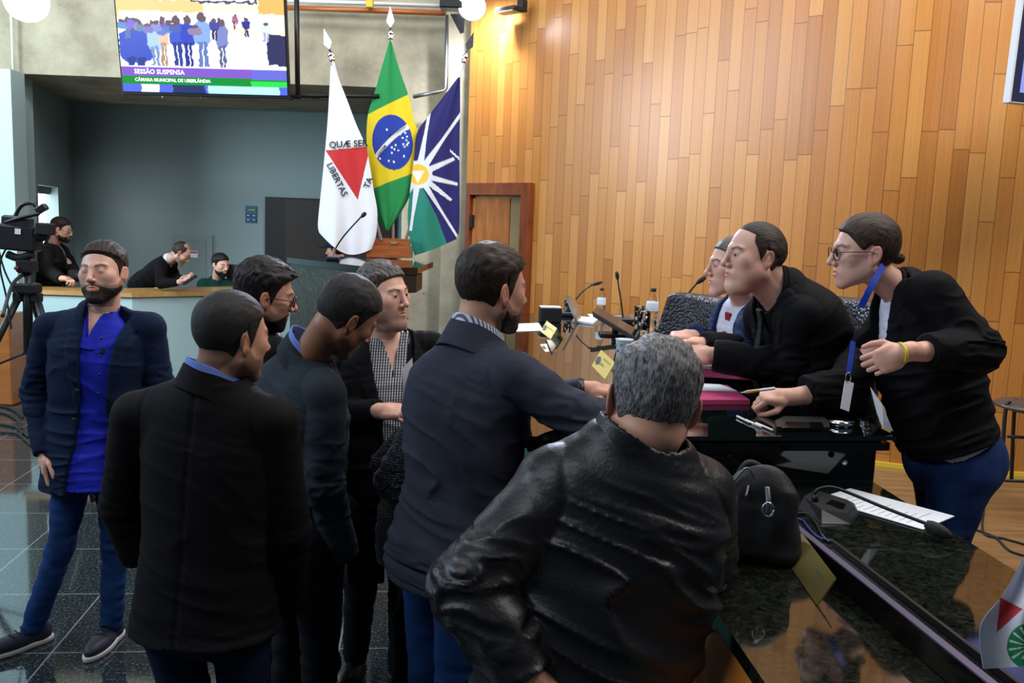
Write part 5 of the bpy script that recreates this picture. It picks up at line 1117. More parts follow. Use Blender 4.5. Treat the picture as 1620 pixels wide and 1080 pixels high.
# ------------------------------------------------------------------ flags
def flag(nm, lab, L_, R__, top, base, colf, Y, tip, dy=0, letters=(), deep=.05):
    po = V(*at(base[0], base[1], Y)); rt = thing('flag', lab, 'flag', po, None)
    Lp = resample([(a, b, 0) for a, b in L_], 60); Rp = resample([(a, b, 0) for a, b in R__], 60)
    def fpx(s, t):
        i = np.clip(t*59, 0, 58.999); k = i.astype(int); f = (i-k)[:, None]
        l = Lp[k]*(1-f)+Lp[k+1]*f; r = Rp[k]*(1-f)+Rp[k+1]*f
        p = l*(1-s[:, None])+r*s[:, None]; p[:, 1] += tip*np.sin(np.pi*s)*np.clip((t-.6)/.4, 0, 1)**2; return p[:, :2]
    def depth(s, t, side):
        w_ = np.sin(np.pi*np.clip(s, 0, 1)); env = .25+.75*t
        fold = np.sin(s*9+dy+t*1.5)*.5+np.sin(s*17+dy*2-t*2)*.3+np.sin(s*4-dy)*.4
        return -side*deep*w_*env+fold*.032*env*np.sqrt(np.clip(w_, 0, 1))
    def place(px, py, d):
        o_ = np.empty((len(px), 3))
        dd = CF[None]+np.outer((px-810)/FPX, CR)-np.outer((py-540)/FPX, CU); YY = Y+d; return CP+dd*(YY/dd[:, 1])[:, None]
    sheets = []
    for side_ in (1, -1):
        def fn(u, v): p = fpx(u, v); return np.c_[p, depth(u, v, side_)]
        P_, q_ = grid_mesh(fn, 170, 260); sheets.append((P_, q_ if side_ == 1 else q_[:, ::-1]))
    VV = np.concatenate([place(s_[0][:, 0], s_[0][:, 1], s_[0][:, 2]) for s_ in sheets]); n0 = len(sheets[0][0]); QQ = np.concatenate([sheets[0][1], sheets[1][1]+n0])
    PP = np.concatenate([s_[0] for s_ in sheets]); cc = colf(PP[:, 0], PP[:, 1])
    cl = mesh_np('flag_cloth', VV, QQ, M['flagcloth'], rt, po, cc); ORG[cl.name] = po
    # pole and spear head
    tp = at(top[0], top[1], Y+.02); bs = at(base[0], base[1], Y+.02); ax = (tp-bs)/np.linalg.norm(tp-bs); R_ = np.array(Vector(ax).to_track_quat('Z', 'Y').to_matrix())
    mb = MB(); mb.tube([bs, tp], .014, 14); part(mb, 'pole', M['pole_white'], rt)
    mb = MB(); mb.lathe(tp, [(.015, -.03), (.026, -.02), (.026, -.005), (.018, .0), (.030, .02), (.030, .035), (.014, .05), (.010, .075)], 20, R_); fi = part(mb, 'finial', M['chrome'], rt)
    e1 = R_[:, 0]; z_ = tp+ax*.075; e1 = e1-(e1@V(0, 1, 0))*V(0, 1, 0); e1 = np.cross(ax, V(0, 1, 0)); e1 /= np.linalg.norm(e1)
    mb = MB(); w_ = .034; th = V(0, .006, 0); pts = [z_, z_+ax*.05+e1*w_, z_+ax*.17, z_+ax*.05-e1*w_]; mb.prism([p-th/2 for p in pts], th); part(mb, 'spearhead', M['chrome'], fi)
    for txt, (lx, ly), ang, size, extra in letters:
        ca, sa = math.cos(ang), math.sin(ang)
        def pl_(x, y):
            qx, qy = lx+x*ca+y*sa, ly+x*sa-y*ca
            t_ = np.clip((qy-min(L_[0][1], R__[0][1]))/(max(L_[-1][1], R__[-1][1])-L_[0][1]), 0, 1)
            for _ in range(25):
                l = np.array([np.interp(t_*59, range(60), Lp[:, j]) for j in (0, 1)]); r = np.array([np.interp(t_*59, range(60), Rp[:, j]) for j in (0, 1)])
                s_ = np.clip((qx-l[0])/(r[0]-l[0]+1e-6), 0, 1); yy = l[1]+(r[1]-l[1])*s_; t_ = np.clip(t_+(qy-yy)/300*.8, 0, 1)
            return place(np.array([qx]), np.array([qy]), np.array([depth(np.array([s_]), np.array([t_]), 1)[0]-.012]))[0]
        textmesh(txt, size, pl_, M['black'], 'motto', cl, bold=.018)
    return rt
def mgcol(x, y):
    c = np.tile([.80, .82, .88], (len(x), 1)); A, B, D = (515, 238), (586, 231), (566, 316)
    def e(a, b): return (b[0]-a[0])*(y-a[1])-(b[1]-a[1])*(x-a[0])
    c[(e(A, B) > 0) & (e(B, D) > 0) & (e(D, A) > 0)] = [.56, .022, .025]; return c
stars = [(633, 212), (637, 218), (641, 210), (644, 216), (645, 204), (643, 222), (638, 228), (640, 232), (646, 226), (612, 205), (620, 233), (626, 229), (624, 236), (630, 238), (601, 251), (623, 256), (615, 254), (639, 247), (620, 242), (644, 229), (635, 205)]
def brcol(x, y):
    c = np.tile([.010, .26, .065], (len(x), 1)); yt = np.interp(x, [578, 613, 660], [183, 165, 143]); yb = np.interp(x, [580, 612, 662], [303, 289, 271])
    c[(y > yt) & (y < yb)] = [.80, .62, .01]; ca, sa = math.cos(-.12), math.sin(-.12); dx, dy_ = x-621, y-225; u_ = (dx*ca+dy_*sa)/32; v__ = (-dx*sa+dy_*ca)/44; disc = u_*u_+v__*v__ < 1
    c[disc] = [.012, .045, .36]; band = np.abs(np.hypot(x-668, y-282)-82) < 3.6; band = np.abs(y-(250-(x-593)*1.35+(x-593)**2*.0075)) < 4.6; c[disc & band] = [.82, .84, .86]
    for a, b in stars: c[disc & (np.hypot(x-a, y-b) < 1.6)] = [.9, .9, .95]
    return c
def ubcol(x, y):
    c = np.tile([.010, .008, .115], (len(x), 1)); cx, cy = 662, 276; gr_ = (y > 296) & (x < np.interp(y, [296, 340, 385, 410], [668, 690, 707, 735])); c[gr_] = [.01, .20, .14]
    an = np.degrees(np.arctan2(y-cy, x-cx)); r = np.hypot(x-cx, y-cy)
    for a, w0, far in ((-80, 6, 100), (-55, 6, 130), (-24, 5.5, 62), (14, 5, 64), (38, 5.2, 66), (58, 5, 125), (98, 5.5, 90), (122, 5, 60), (-120, 6, 40)):
        d = np.abs((an-a+180) % 360-180); wr = w0*.72*np.clip(1.5-r/70, .55, 1.5); c[(r*np.sin(np.radians(np.minimum(d, 90))) < wr) & (d < 60) & (r < far)] = [.72, .74, .80]
    m = (x > 712) & (np.abs(y-238-(x-712)*.9) < 2); c[m] = [.7, .72, .8]
    c[r < 22] = [.72, .74, .80]; c[r < 16.5] = [.86, .52, .04]; tri = (y > 270) & (y < 290) & (np.abs(x-661) < (290-y)*.52); c[tri] = [.85, .80, .72]; return c
FY = 7.75
flag('flag', 'white flag with red triangle and black motto on a silver pole', [(523, 104), (519, 180), (514, 240), (508, 300), (503, 352), (505, 368)], [(527, 104), (546, 150), (563, 195), (578, 230), (585, 262), (591, 300), (597, 335), (595, 372), (588, 394)], (525, 92), (603, 380), mgcol, FY-.12, 20, 1.0,
     letters=[('QUÆ SER', (551, 228), -.05, 14.5, 0), ('LIBERTAS', (533, 284), math.radians(63), 14, 0), ('TA', (583, 289), math.radians(-68), 14, 0)])
flag('flag', 'green and yellow flag with a starry blue disc, in the middle of three', [(616, 64), (603, 110), (590, 155), (582, 182), (580, 225), (585, 270), (590, 310), (598, 345), (610, 363)], [(619, 64), (632, 110), (646, 150), (655, 190), (661, 215), (656, 270), (651, 300), (641, 325), (615, 365)], (618, 58), (622, 382), brcol, FY+.02, 0, 2.2,
     letters=[('ORDEM', (604, 238), math.radians(-52), 6, 0), ('PROGRESSO', (629, 207), math.radians(-32), 5.6, 0)])
flag('flag', 'dark blue flag with white rays round a yellow disc beside the wood wall', [(724, 123), (700, 155), (675, 187), (659, 212), (655, 250), (650, 290), (645, 340), (648, 376), (656, 404)], [(728, 122), (728, 170), (727, 230), (727, 300), (727, 340), (726, 366), (722, 378)], (735, 95), (641, 382), ubcol, FY-.03, 2, .3)
p0, p1 = onz(583, 404, RZ), onz(651, 404, RZ); cb = at(617, 391, FY); zt2 = at(617, 377, FY)[2]
rt = thing('flag_stand', 'brown wooden box holding the three flag poles on the rostrum', 'flag stand', (cb[0], FY, RZ))
w_ = (at(651, 390, FY)-at(583, 390, FY))[0]/2
mb = MB(); mb.slab([(cb[0]-w_, FY-.12), (cb[0]+w_, FY-.12), (cb[0]+w_, FY+.12), (cb[0]-w_, FY+.12)], RZ+.001, RZ+(zt2-RZ)*.62); part(mb, 'lower_block', M['box_wood'], rt)
mb = MB(); mb.slab([(cb[0]-w_*.95, FY-.10), (cb[0]+w_*.9, FY-.10), (cb[0]+w_*.9, FY+.10), (cb[0]-w_*.95, FY+.10)], RZ+(zt2-RZ)*.62, zt2); part(mb, 'upper_block', M['box_wood'], rt)
mb = MB(); mb.box(at(623, 384, FY-.105), (.028, .003, .010)); part(mb, 'plaque', mat('brass', (.7, .6, .35), .3, .8), rt)
# ------------------------------------------------------------------ microphones
def gooseneck(lab, pts, head, hr, r=.0045, base=None, grp=None, foot=None):
    """pts: path of the neck; head: two ends of the foam"""
    rt = thing('microphone', lab, 'microphone', pts[0], grp)
    mb = MB(); mb.tube(pts, [r*1.2, r, r*.9], 8, 24); part(mb, 'gooseneck', M['dark_metal'], rt)
    a, b = map(np.array, head); d = (b-a)/np.linalg.norm(b-a); R_ = np.array(Vector(d).to_track_quat('Z', 'Y').to_matrix()); L0 = np.linalg.norm(b-a)
    mb = MB(); mb.lathe(a, [(hr*.3, -.35*L0), (hr*.62, -.1*L0), (hr*.92, .15*L0), (hr, .5*L0), (hr*.85, .8*L0), (hr*.4, .98*L0), (.0005, L0)], 16, R_); part(mb, 'windscreen', M['black_soft'], rt)
    if foot is not None:
        c = np.array(foot); mb = MB(); mb.box(c+V(0, 0, .014), (.05, .065, .013), Rz(8), .006); part(mb, 'foot', M['black'], rt)
    return rt
def path(*a): return [at(*p) for p in a]
gooseneck('thin gooseneck microphone rising from the rostrum in front of the white flag', [onz(527, 411, RZ+.001)]+path((530, 395, 7.5), (545, 372, 7.45), (573, 341, 7.4)), (at(573, 342, 7.4), at(579, 336, 7.4)), .018, .007, foot=onz(527, 411, RZ+.001))
zt3 = ZT+.001
b1 = onz(897, 499, zt3); gooseneck('gooseneck microphone bent right behind the open laptop', [b1]+path((908, 478, b1[1]), (922, 461, b1[1]), (938, 450, b1[1])), (at(939, 450, b1[1]), at(953, 446, b1[1])), .011, .0045, foot=b1)
b1 = onz(986, 509, zt3); gooseneck('upright gooseneck microphone between the two water bottles', [b1]+path((983, 480, b1[1]), (979, 455, b1[1]), (977, 438, b1[1])), (at(977, 440, b1[1]), at(975.5, 429, b1[1])), .012, .0045, foot=b1)
b1 = onz(1054, 528, zt3); gooseneck('gooseneck microphone leaning towards the man with the red tie', [b1]+path((1072, 494, b1[1]), (1087, 467, b1[1]), (1104, 446, b1[1])), (at(1105, 446, b1[1]), at(1117, 437, b1[1])), .014, .0055, foot=b1)
# ------------------------------------------------------------------ things on the head table
def bottle(px, pb, ptop, lab, grp='water bottles on the head table'):
    c = onz(px, pb, zt3); h = at(px, ptop, c[1])[2]-c[2]; k = h/.22; rt = thing('water_bottle', lab, 'bottle', c, grp)
    P_ = [(.001, .002), (.029, .0), (.032, .006), (.031, .04), (.029, .06), (.032, .075), (.032, .115), (.030, .14), (.026, .165), (.015, .188), (.0125, .195), (.0125, .203)]
    mb = MB(); mb.lathe(c, [(r*k, z*k) for r, z in P_], 28); part(mb, 'bottle_body', M['thin_plastic'], rt)
    mb = MB(); mb.lathe(c, [(.001*k, .004*k)]+[(max(r-.0015, .001)*k, z*k) for r, z in P_[1:8]]+[(.0285*k, .15*k), (.001*k, .15*k)], 24); part(mb, 'water', M['water'], rt)
    mb = MB(); mb.lathe(c, [(.0325*k, .098*k), (.0326*k, .1*k), (.0326*k, .142*k), (.0305*k, .147*k)], 28); part(mb, 'bottle_label', mat('pale_label', (.62, .70, .82), .4), rt)
    mb = MB(); mb.lathe(c, [(.0145*k, .200*k), (.0150*k, .202*k), (.0150*k, .218*k), (.012*k, .220*k)], 20); part(mb, 'cap', M['black'], rt)
bottle(950, 503, 455, 'water bottle with black cap, left one near the open laptop')
bottle(1030, 521, 455, 'water bottle with black cap, standing behind the two glasses')
def tumbler(px, pb, ptop, w_, lab, fill=.55):
    c = onz(px, pb, zt3); h = at(px, ptop, c[1])[2]-c[2]; r = w_/2/FPX*c[1]; rt = thing('drinking_glass', lab, 'glass', c, 'water glasses on the head table')
    mb = MB(); mb.lathe(c, [(.001, .001), (r*.88, .0), (r*.9, .003), (r, h), (r-.0015, h), (r*.9-.002, .008), (.001, .007)], 28); part(mb, 'glass_wall', M['glass'], rt)
    mb = MB(); mb.lathe(c, [(.001, .009), (r*.88-.001, .0095), (r*.94-.001, h*fill), (.001, h*fill)], 24); part(mb, 'water', M['water'], rt)
tumbler(1010, 520, 484, 17, 'tall glass of water standing behind the front glass', .6)
tumbler(1017, 530, 492, 22, 'half full glass of water, front one of two', .6)
tumbler(898, 500, 475, 13, 'empty glass beside the back of the laptop', .1)
# laptop
c0 = onz(922, 512, zt3); rt = thing('laptop', 'thin silver laptop standing open at the far end of the table', 'laptop', c0)
mb = MB(); mb.prism([onz(905, 509, zt3+.001), onz(917, 503, zt3+.001), onz(948, 506, zt3+.001), onz(938, 514, zt3+.001)], V(0, 0, .012)); part(mb, 'keyboard_base', M['white'], rt)
q0, q1 = at(910, 509, c0[1]), at(921, 509, c0[1]+.05); a2, a3 = at(893, 466, c0[1]+.02), at(908, 474, c0[1]+.22)
mb = MB(); mb.prism([q0, q1+V(0, .2, 0), a3, a2], V(.012, -.004, .0)); part(mb, 'lid', M['metal'], rt)
# black box, cards
c0 = onz(870, 510, zt3); mb = MB(); mb.box(c0+V(0, .04, .042), (.062, .045, .042), Rz(6), .004); rt = single(mb, 'power_box', M['black'], 'small black box with a white top at the far end of the table', 'box', c0)
mb = MB(); mb.box(c0+V(0, .04, .087), (.058, .043, .002), Rz(6)); part(mb, 'box_top', M['paper'], rt)
M['gold_card'] = mat('gold_card', lin(206, 190, 110), .38, .15)
def crest(place, root, s):
    mb = MB(); pts = [(math.cos(a)*(1+.25*(i % 2)), math.sin(a)*(1.35+.2*(i % 2))) for i, a in enumerate(np.linspace(0, 2*math.pi, 13)[:-1])]
    mb.add([place(x*s, y*s) for x, y in pts], [tuple(range(12))]); part(mb, 'crest', M['print'], root)
def plate(name, lab, A, B, Cc, D, lines, back, grp=None, mcard=None):
    """tent card: A top left, B top right, Cc bottom right, D bottom left"""
    A, B, Cc, D = [np.array(p, float) for p in (A, B, Cc, D)]; nrm = np.cross(B-A, D-A); nrm /= np.linalg.norm(nrm)
    if nrm@(CP-A) < 0: nrm = -nrm
    rt = thing(name, lab, 'name plate', (Cc+D)/2, grp); mb = MB(); mb.prism([A, B, Cc, D], -nrm*.003); part(mb, 'front_card', mcard or M['gold_card'], rt)
    if back is not None:
        mb = MB(); mb.prism([A, B, B+back, A+back], -nrm*.003); part(mb, 'back_card', M['gold_card'], rt)
    ex = B-A; ey = A-D
    def pl_(fx, fy): return lambda x, y: D+ex*fx+ey*fy+ex/np.linalg.norm(ex)*x+ey/np.linalg.norm(ey)*y+nrm*.0012
    w_ = np.linalg.norm(ex); h_ = np.linalg.norm(ey)
    for t, fx, fy, sz in lines: textmesh(t, sz*h_, pl_(fx, fy), M['print'], 'lettering', rt)
    crest(pl_(.17, .45), rt, h_*.16); return rt
c0 = onz(868, 534, zt3); Yc = c0[1]
plate('name_plate', 'yellow tent name plate nearest the white papers on the glass table', at(865, 507, Yc+.06), at(881, 519, Yc-.05), at(871, 536, Yc-.12), at(855, 524, Yc-.01), [('VEREADOR', .6, .62, .16)], V(.05, .03, -.08), 'tent name plates')
c0 = onz(956, 600, zt3); Yc = c0[1]
plate('name_plate', 'yellow tent name plate in front of the plastic cup', at(951, 553, Yc+.05), at(973, 573, Yc-.04), at(957, 600, Yc-.10), at(936, 578, Yc+.0), [('VEREADOR', .62, .72, .13), ('LIDERANÇA', .6, .4, .19)], V(.06, .03, -.10), 'tent name plates')
c0 = onz(868, 496, zt3); Yc = c0[1]+.14
plate('name_plate', 'yellow tent name plate leaning behind the small black box', at(866, 485, Yc+.05), at(877, 492, Yc), at(872, 500, Yc), at(858, 497, Yc+.05), [], None, 'tent name plates')
M['dark_card'] = mat('dark_blue_card', (.01, .016, .03), .15)
c0 = onz(874, 545, zt3); mb = MB(); mb.prism([onz(863, 536, zt3+.002), onz(877, 522, zt3+.002), onz(884, 541, zt3+.002), onz(873, 559, zt3+.002)], V(0, 0, .006)); single(mb, 'notebook', M['dark_card'], 'slim dark notebook lying before the first yellow name plate', 'notebook', c0)
def sheet(name, lab, cat, pts, z, m=None, lines=0, grp=None, root=None, th=.0015):
    P_ = [onz(a, b, z) for a, b in pts]; mb = MB(); mb.prism(P_, V(0, 0, th))
    o = single(mb, name, m or M['paper'], lab, cat, sum(P_)/len(P_), grp) if root is None else part(mb, name, m or M['paper'], root)
    if lines:
        A, B, Cc, D = P_; mb = MB(); r_ = np.random.RandomState(len(lab))
        for i in range(lines):
            t = .1+.8*i/lines; a = A+(D-A)*t; b = B+(Cc-B)*t; e0 = .08; e1 = .45+.45*r_.rand() if i % 4 else .3; p, q2 = a+(b-a)*e0, a+(b-a)*e1; w2 = (D-A)/np.linalg.norm(D-A)*.0012
            mb.add([p+V(0, 0, th+.0006), q2+V(0, 0, th+.0006), q2+w2+V(0, 0, th+.0006), p+w2+V(0, 0, th+.0006)], [(0, 1, 2, 3)])
        part(mb, 'printed_lines', M['print'], o)
    return o
sheet('papers', 'white sheets lying on the glass table near the far standing man', 'paper', [(800, 513), (852, 511), (860, 523), (800, 525)], zt3+.001)
sheet('papers', 'white sheets lying beside the laptop keyboard', 'paper', [(930, 497), (960, 497), (968, 506), (938, 507)], zt3+.001)
sheet('papers', 'white sheet lying behind the tilted monitor', 'paper', [(970, 500), (985, 500), (988, 505), (972, 505)], zt3+.001)
# tilted flat monitor
c0 = onz(975, 540, zt3); rt = thing('flat_monitor', 'low black flat monitor tilted back on the glass table', 'monitor', c0)
A, B = at(937, 494, c0[1]+.35), at(1006, 535, c0[1]+.02); bk_ = V(.04, .15, .020)
mb = MB(); mb.prism([A, B, B+bk_, A+bk_], V(.004, .004, -.022)); part(mb, 'panel', M['black'], rt)
mb = MB(); mb.prism([A+bk_*.06+V(0, 0, .001), B+bk_*.06+V(0, 0, .001), B+bk_*.94+V(0, 0, .001), A+bk_*.94+V(0, 0, .001)], V(0, 0, .0015)); part(mb, 'screen', M['black_gloss'], rt)
f0 = (A+B)/2+bk_*.5; mb = MB(); mb.slab([(f0[0]-.08, f0[1]-.06), (f0[0]+.08, f0[1]-.06), (f0[0]+.08, f0[1]+.08), (f0[0]-.08, f0[1]+.08)], zt3, zt3+.01); mb.tube([V(f0[0], f0[1], zt3), f0-V(0, 0, .01)], .018, 10); part(mb, 'stand', M['black'], rt)
# plastic cup
c0 = onz(986, 572, zt3); r = 14/FPX*c0[1]; h = at(986, 536, c0[1])[2]-c0[2]; rt = thing('plastic_cup', 'white plastic cup with a blue and green print behind the grey haired man', 'cup', c0)
mb = MB(); mb.lathe(c0, [(.001, .001), (r*.74, 0), (r*.76, .004), (r, h-.004), (r*1.06, h), (r*.98, h), (r*.74, .006), (.001, .006)], 28); part(mb, 'cup_body', mat('frosted_cup', (.75, .82, .9), .2, trans=.4), rt)
for i in range(14):
    a = i*2.4; z_ = h*(.25+.6*((i*37) % 10)/10); rr_ = r*(.76+.24*z_/h)+.0006; mb = MB(); cc_ = c0+V(rr_*math.cos(a), rr_*math.sin(a), z_); R_ = np.array(Vector((math.cos(a), math.sin(a), 0)).to_track_quat('Z', 'Y').to_matrix())
    mb.lathe(cc_, [(.0005, .0006), (.006, .0006), (.006, -.001)], 8, R_); part(mb, 'printed_dot', mat('cup_print_%d' % (i % 3), [(.02, .12, .5), (.02, .35, .25), (.03, .3, .6)][i % 3], .4), rt)
# pink folders
M['pink'] = mat('pink_folder', lin(214, 92, 140), .6); M['dark_pink'] = mat('pink_folder_spine', lin(190, 66, 116), .6)
rt = thing('folder_stack', 'pair of open pink folders with white pages on the glass table', 'folder', onz(1150, 620, zt3))
for nm, pts, z, th, m in (('lower_folder', [(1068, 612), (1150, 616), (1186, 640), (1062, 640)], zt3, .016, M['dark_pink']), ):
    P_ = [onz(a, b, z+.0) for a, b in pts]; mb = MB(); mb.prism(P_, V(0, 0, th)); part(mb, nm, m, rt)
z2 = zt3+.017; sheet('lower_pages', '', '', [(1075, 606), (1140, 609), (1166, 619), (1075, 618)], z2, root=rt, th=.003)
P_ = [onz(a, b, z2+.004) for a, b in ((1080, 572), (1215, 583), (1256, 606), (1085, 594))]; P2 = [onz(a, b, z2+.0) for a, b in ((1085, 592), (1256, 609), (1230, 616), (1085, 610))]
mb = MB(); mb.prism(P_, V(0, 0, .022)); part(mb, 'upper_folder', M['pink'], rt)
sheet('upper_pages', '', '', [(1083, 562), (1206, 574), (1228, 590), (1090, 581)], z2+.027, root=rt, th=.004)
A, B, Cc, D = [onz(a, b, z2+.0318) for a, b in ((1083, 562), (1206, 574), (1228, 590), (1090, 581))]
for i, fx in enumerate((.12, .2, .27, .33, .48)):
    mb = MB(); a = A+(B-A)*fx+(D-A)*.2; b = A+(B-A)*(fx+.015)+(D-A)*(.5 if i % 2 else .75); w2 = (B-A)*.006; mb.add([a, a+w2, b+w2, b], [(0, 1, 2, 3)]); part(mb, 'printed_line', M['print'], rt)
# phone, tin, pens
c0 = onz(1267, 676, zt3); mb = MB(); mb.prism([onz(1226, 671, zt3), onz(1240, 664, zt3), onz(1304, 665, zt3), onz(1312, 675, zt3), onz(1312, 682, zt3), onz(1228, 681, zt3)], V(0, 0, .012)); rt = single(mb, 'mobile_phone', M['black'], 'dark phone lying on the corner of the glass table', 'phone', c0)
mb = MB(); mb.prism([onz(1236, 677, zt3+.012), onz(1244, 667, zt3+.012), onz(1300, 668, zt3+.012), onz(1304, 677, zt3+.012)], V(0, 0, .001)); part(mb, 'phone_screen', M['black_gloss'], rt)
c0 = onz(1330, 672, zt3); mb = MB(); mb.lathe(c0, [(.001, .0), (.036, .0), (.038, .004), (.038, .011), (.034, .016), (.001, .017)], 32); single(mb, 'round_tin', M['chrome'], 'small round chrome tin beside the dark phone', 'tin', c0)
for i, (a, b) in enumerate((((1166, 658), (1186, 668)), ((1180, 664), (1204, 675)), ((1196, 669), (1222, 680)))):
    mb = MB(); P0, P1_ = onz(*a, zt3+.004), onz(*b, zt3+.004); mb.tube([P0, P1_], .0032, 8); single(mb, 'pen', M['white'], ('slim white pen, the one of three nearest the pink folders', 'slim white pen, middle one of three on the dark glass', 'slim white pen, the one of three nearest the dark phone')[i], 'pen', (P0+P1_)/2, 'pens on the glass table')
# ------------------------------------------------------------------ things on the side desk
zg = ZG+.001
def bagf(P):
    q = (P-bc)@Rz(-12); t0_ = 0; z_n = np.clip(q[:, 2]/.19, 0, 1); q = q*np.stack([1+.35*z_n**2, 1+.6*z_n**2, 1+0*z_n], 1); d = rbox(q, (0, 0, .085), np.eye(3), (.086-.02*t0_, .055-.02*t0_, .092), .035); t = 0
    d = smin(d, ell(q, (0, 0, .165), (.075, .034, .04)), .03); return d+.010*(noise(P*22)-.5)-.006*(1-np.abs(2*noise(P*np.array([13, 13, 22])+4)-1))
bc = onz(1196, 880, zg); bc[2] = ZG+.002
v_, q_ = surf(lambda P: smax(bagf(P), ZG+.003-P[:, 2], .004), bc-.17, bc+V(.17, .17, .27), .004)
rt = mesh_np('handbag', v_, q_, mat('black_bag_fabric', (.006, .006, .008), .6, bump=.4, scale=250), None, bc); rt['label'] = 'black leather handbag with zips standing on the granite desk'; rt['category'] = 'handbag'; ORG[rt.name] = bc
tp1 = at(1182, 735, bc[1]); top = [at(x, y, bc[1]-.02) for x, y in ((1158, 800), (1155, 772), (1168, 752), (1182, 740), (1192, 752), (1200, 775), (1216, 782))]
M['zip'] = mat('grey_zip', (.10, .10, .125), .4, .4)
mb = MB(); mb.tube(top, .0045, 6, 40, .5); part(mb, 'zip', M['zip'], rt)
mb = MB(); mb.tube([at(1182, 742, bc[1]+.01), at(1184, 765, bc[1]-.02), at(1180, 785, bc[1]-.05)], .003, 6, 12); part(mb, 'zip', M['zip'], rt)
mb = MB(); mb.tube([at(1214, 770, bc[1]-.05), at(1216, 795, bc[1]-.075), at(1215, 812, bc[1]-.075)], .006, 6, 12, .4); part(mb, 'strap', M['zip'], rt)
rg = [at(1215+9*math.cos(a), 806+11*math.sin(a), bc[1]-.085) for a in np.linspace(0, 2*math.pi, 17)]; mb = MB(); mb.tube(rg, .0022, 6); part(mb, 'ring', M['metal'], rt)
mb = MB(); mb.tube([at(1160, 775, bc[1]+.02), at(1170, 750, bc[1]+.02), at(1184, 733, bc[1]+.02), at(1204, 742, bc[1]+.02), at(1222, 775, bc[1]+.02)], .009, 8, 30); part(mb, 'handle', M['black_soft'], rt)
# conference microphone with bent gooseneck
c0 = onz(1308, 815, zg); Ym = c0[1]; rt = thing('conference_microphone', 'black desk microphone with long bent gooseneck lying over white papers', 'microphone', c0)
base_pts = [onz(a, b, zg) for a, b in ((1262, 803), (1292, 786), (1352, 796), (1360, 812), (1346, 829), (1300, 828))]
mb = MB(); tp_ = [onz(a, b, zg+.022) for a, b in ((1272, 785), (1290, 774), (1340, 790), (1350, 800), (1340, 812), (1300, 806))]
nb_ = 6; mb.add(base_pts+tp_, [tuple(range(5, -1, -1)), tuple(range(6, 12))]+[(i, (i+1) % 6, 6+(i+1) % 6, 6+i) for i in range(6)]); part(mb, 'microphone_base', M['black'], rt)
mb = MB(); mb.prism([onz(1306, 797, zg+.0225), onz(1316, 791, zg+.0225), onz(1338, 798, zg+.0225), onz(1334, 806, zg+.0225)], V(0, 0, .002)); part(mb, 'button_plate', M['black_gloss'], rt)
gn = [at(1289, 790, Ym-.01), at(1290, 778, Ym-.01), at(1300, 772, Ym-.01), at(1318, 771, Ym-.015), at(1345, 780, Ym-.03), at(1400, 803, Ym-.08), at(1468, 829, Ym-.14)]
mb = MB(); mb.tube(gn, .0045, 8, 60); part(mb, 'gooseneck', M['dark_metal'], rt)
mb = MB(); mb.tube([at(1289, 793, Ym-.01), at(1290, 782, Ym-.01)], .009, 10); part(mb, 'collar', M['black'], rt)
mb = MB(); mb.tube([at(1464, 827, Ym-.14), at(1476, 834, Ym-.15), at(1492, 842, Ym-.165), at(1508, 850, Ym-.18)], [.008, .015, .017, .013, .003], 12, 14); part(mb, 'windscreen', M['black_soft'], rt)
sheet('printed_papers', 'overlapping printed white sheets under the bent microphone', 'paper', [(1293, 789), (1345, 773), (1510, 817), (1460, 838)], zg+.001, lines=12, th=.002)
# gold name plate on the ledge
nA, nB = onz(1258, 863, ZG+.052), onz(1322, 912, ZG+.052)
plate('name_plate', 'gold metal name plate leaning on the granite ledge beside the black handbag', onz(1262, 834, ZG+.052), onz(1322, 914, ZG+.052), onz(1292, 957, ZG+.002), onz(1242, 884, ZG+.002), [('EI', .16, .45, .28), ('VEREADOR', .68, .68, .11), ('PARLAMENTAR', .68, .4, .09)], None, None, mat('dull_gold', lin(128, 116, 66), .42, .4))
def cable(lab, pts, r, m, grp=None): mb = MB(); mb.tube(pts, r, 6, 60); return single(mb, 'cable', m, lab, 'cable', pts[0], grp)
cable('thin grey cable curling from the handbag to the desk microphone', [onz(a, b, zg+.003) for a, b in ((1212, 772), (1225, 776), (1240, 788), (1250, 802), (1263, 806))], .0022, M['metal'])
cable('black cable looping beside the handbag under the ledge', [onz(a, b, zg+.004) for a, b in ((1250, 815), (1275, 812), (1290, 826), (1300, 845), (1312, 857))], .003, M['black'])
cable('dark blue cable curling past the end of the ledge', [onz(a, b, zg+.004) for a, b in ((1247, 822), (1268, 822), (1282, 838), (1296, 850), (1318, 856), (1330, 866))], .003, mat('blue_cable', (.02, .03, .14), .4))
# small table flag
Yf = 1.12; o_ = at(1640, 1075, Yf)
rt = thing('table_flag', 'small white table flag with red triangle and green wheel at the right edge', 'flag', (o_[0], o_[1], ZG))
Lp_ = [(1626, 872), (1590, 938), (1552, 990), (1556, 1058)]; Rp_ = [(1660, 860), (1665, 930), (1668, 990), (1672, 1050)]
La = resample([(a, b, 0) for a, b in Lp_], 40); Ra = resample([(a, b, 0) for a, b in Rp_], 40)
def tfn(u, v):
    k = np.clip(v*39, 0, 38.99); i = k.astype(int); f = (k-i)[:, None]; l = La[i]*(1-f)+La[i+1]*f; r = Ra[i]*(1-f)+Ra[i+1]*f; p = l*(1-u[:, None])+r*u[:, None]; return p
P_, q_ = grid_mesh(tfn, 120, 180); dd = CF[None]+np.outer((P_[:, 0]-810)/FPX, CR)-np.outer((P_[:, 1]-540)/FPX, CU)
uu = np.repeat(np.linspace(0, 1, 120), 180); YY = Yf+.012*np.sin(uu*8)*1; W3 = CP+dd*(YY/dd[:, 1])[:, None]
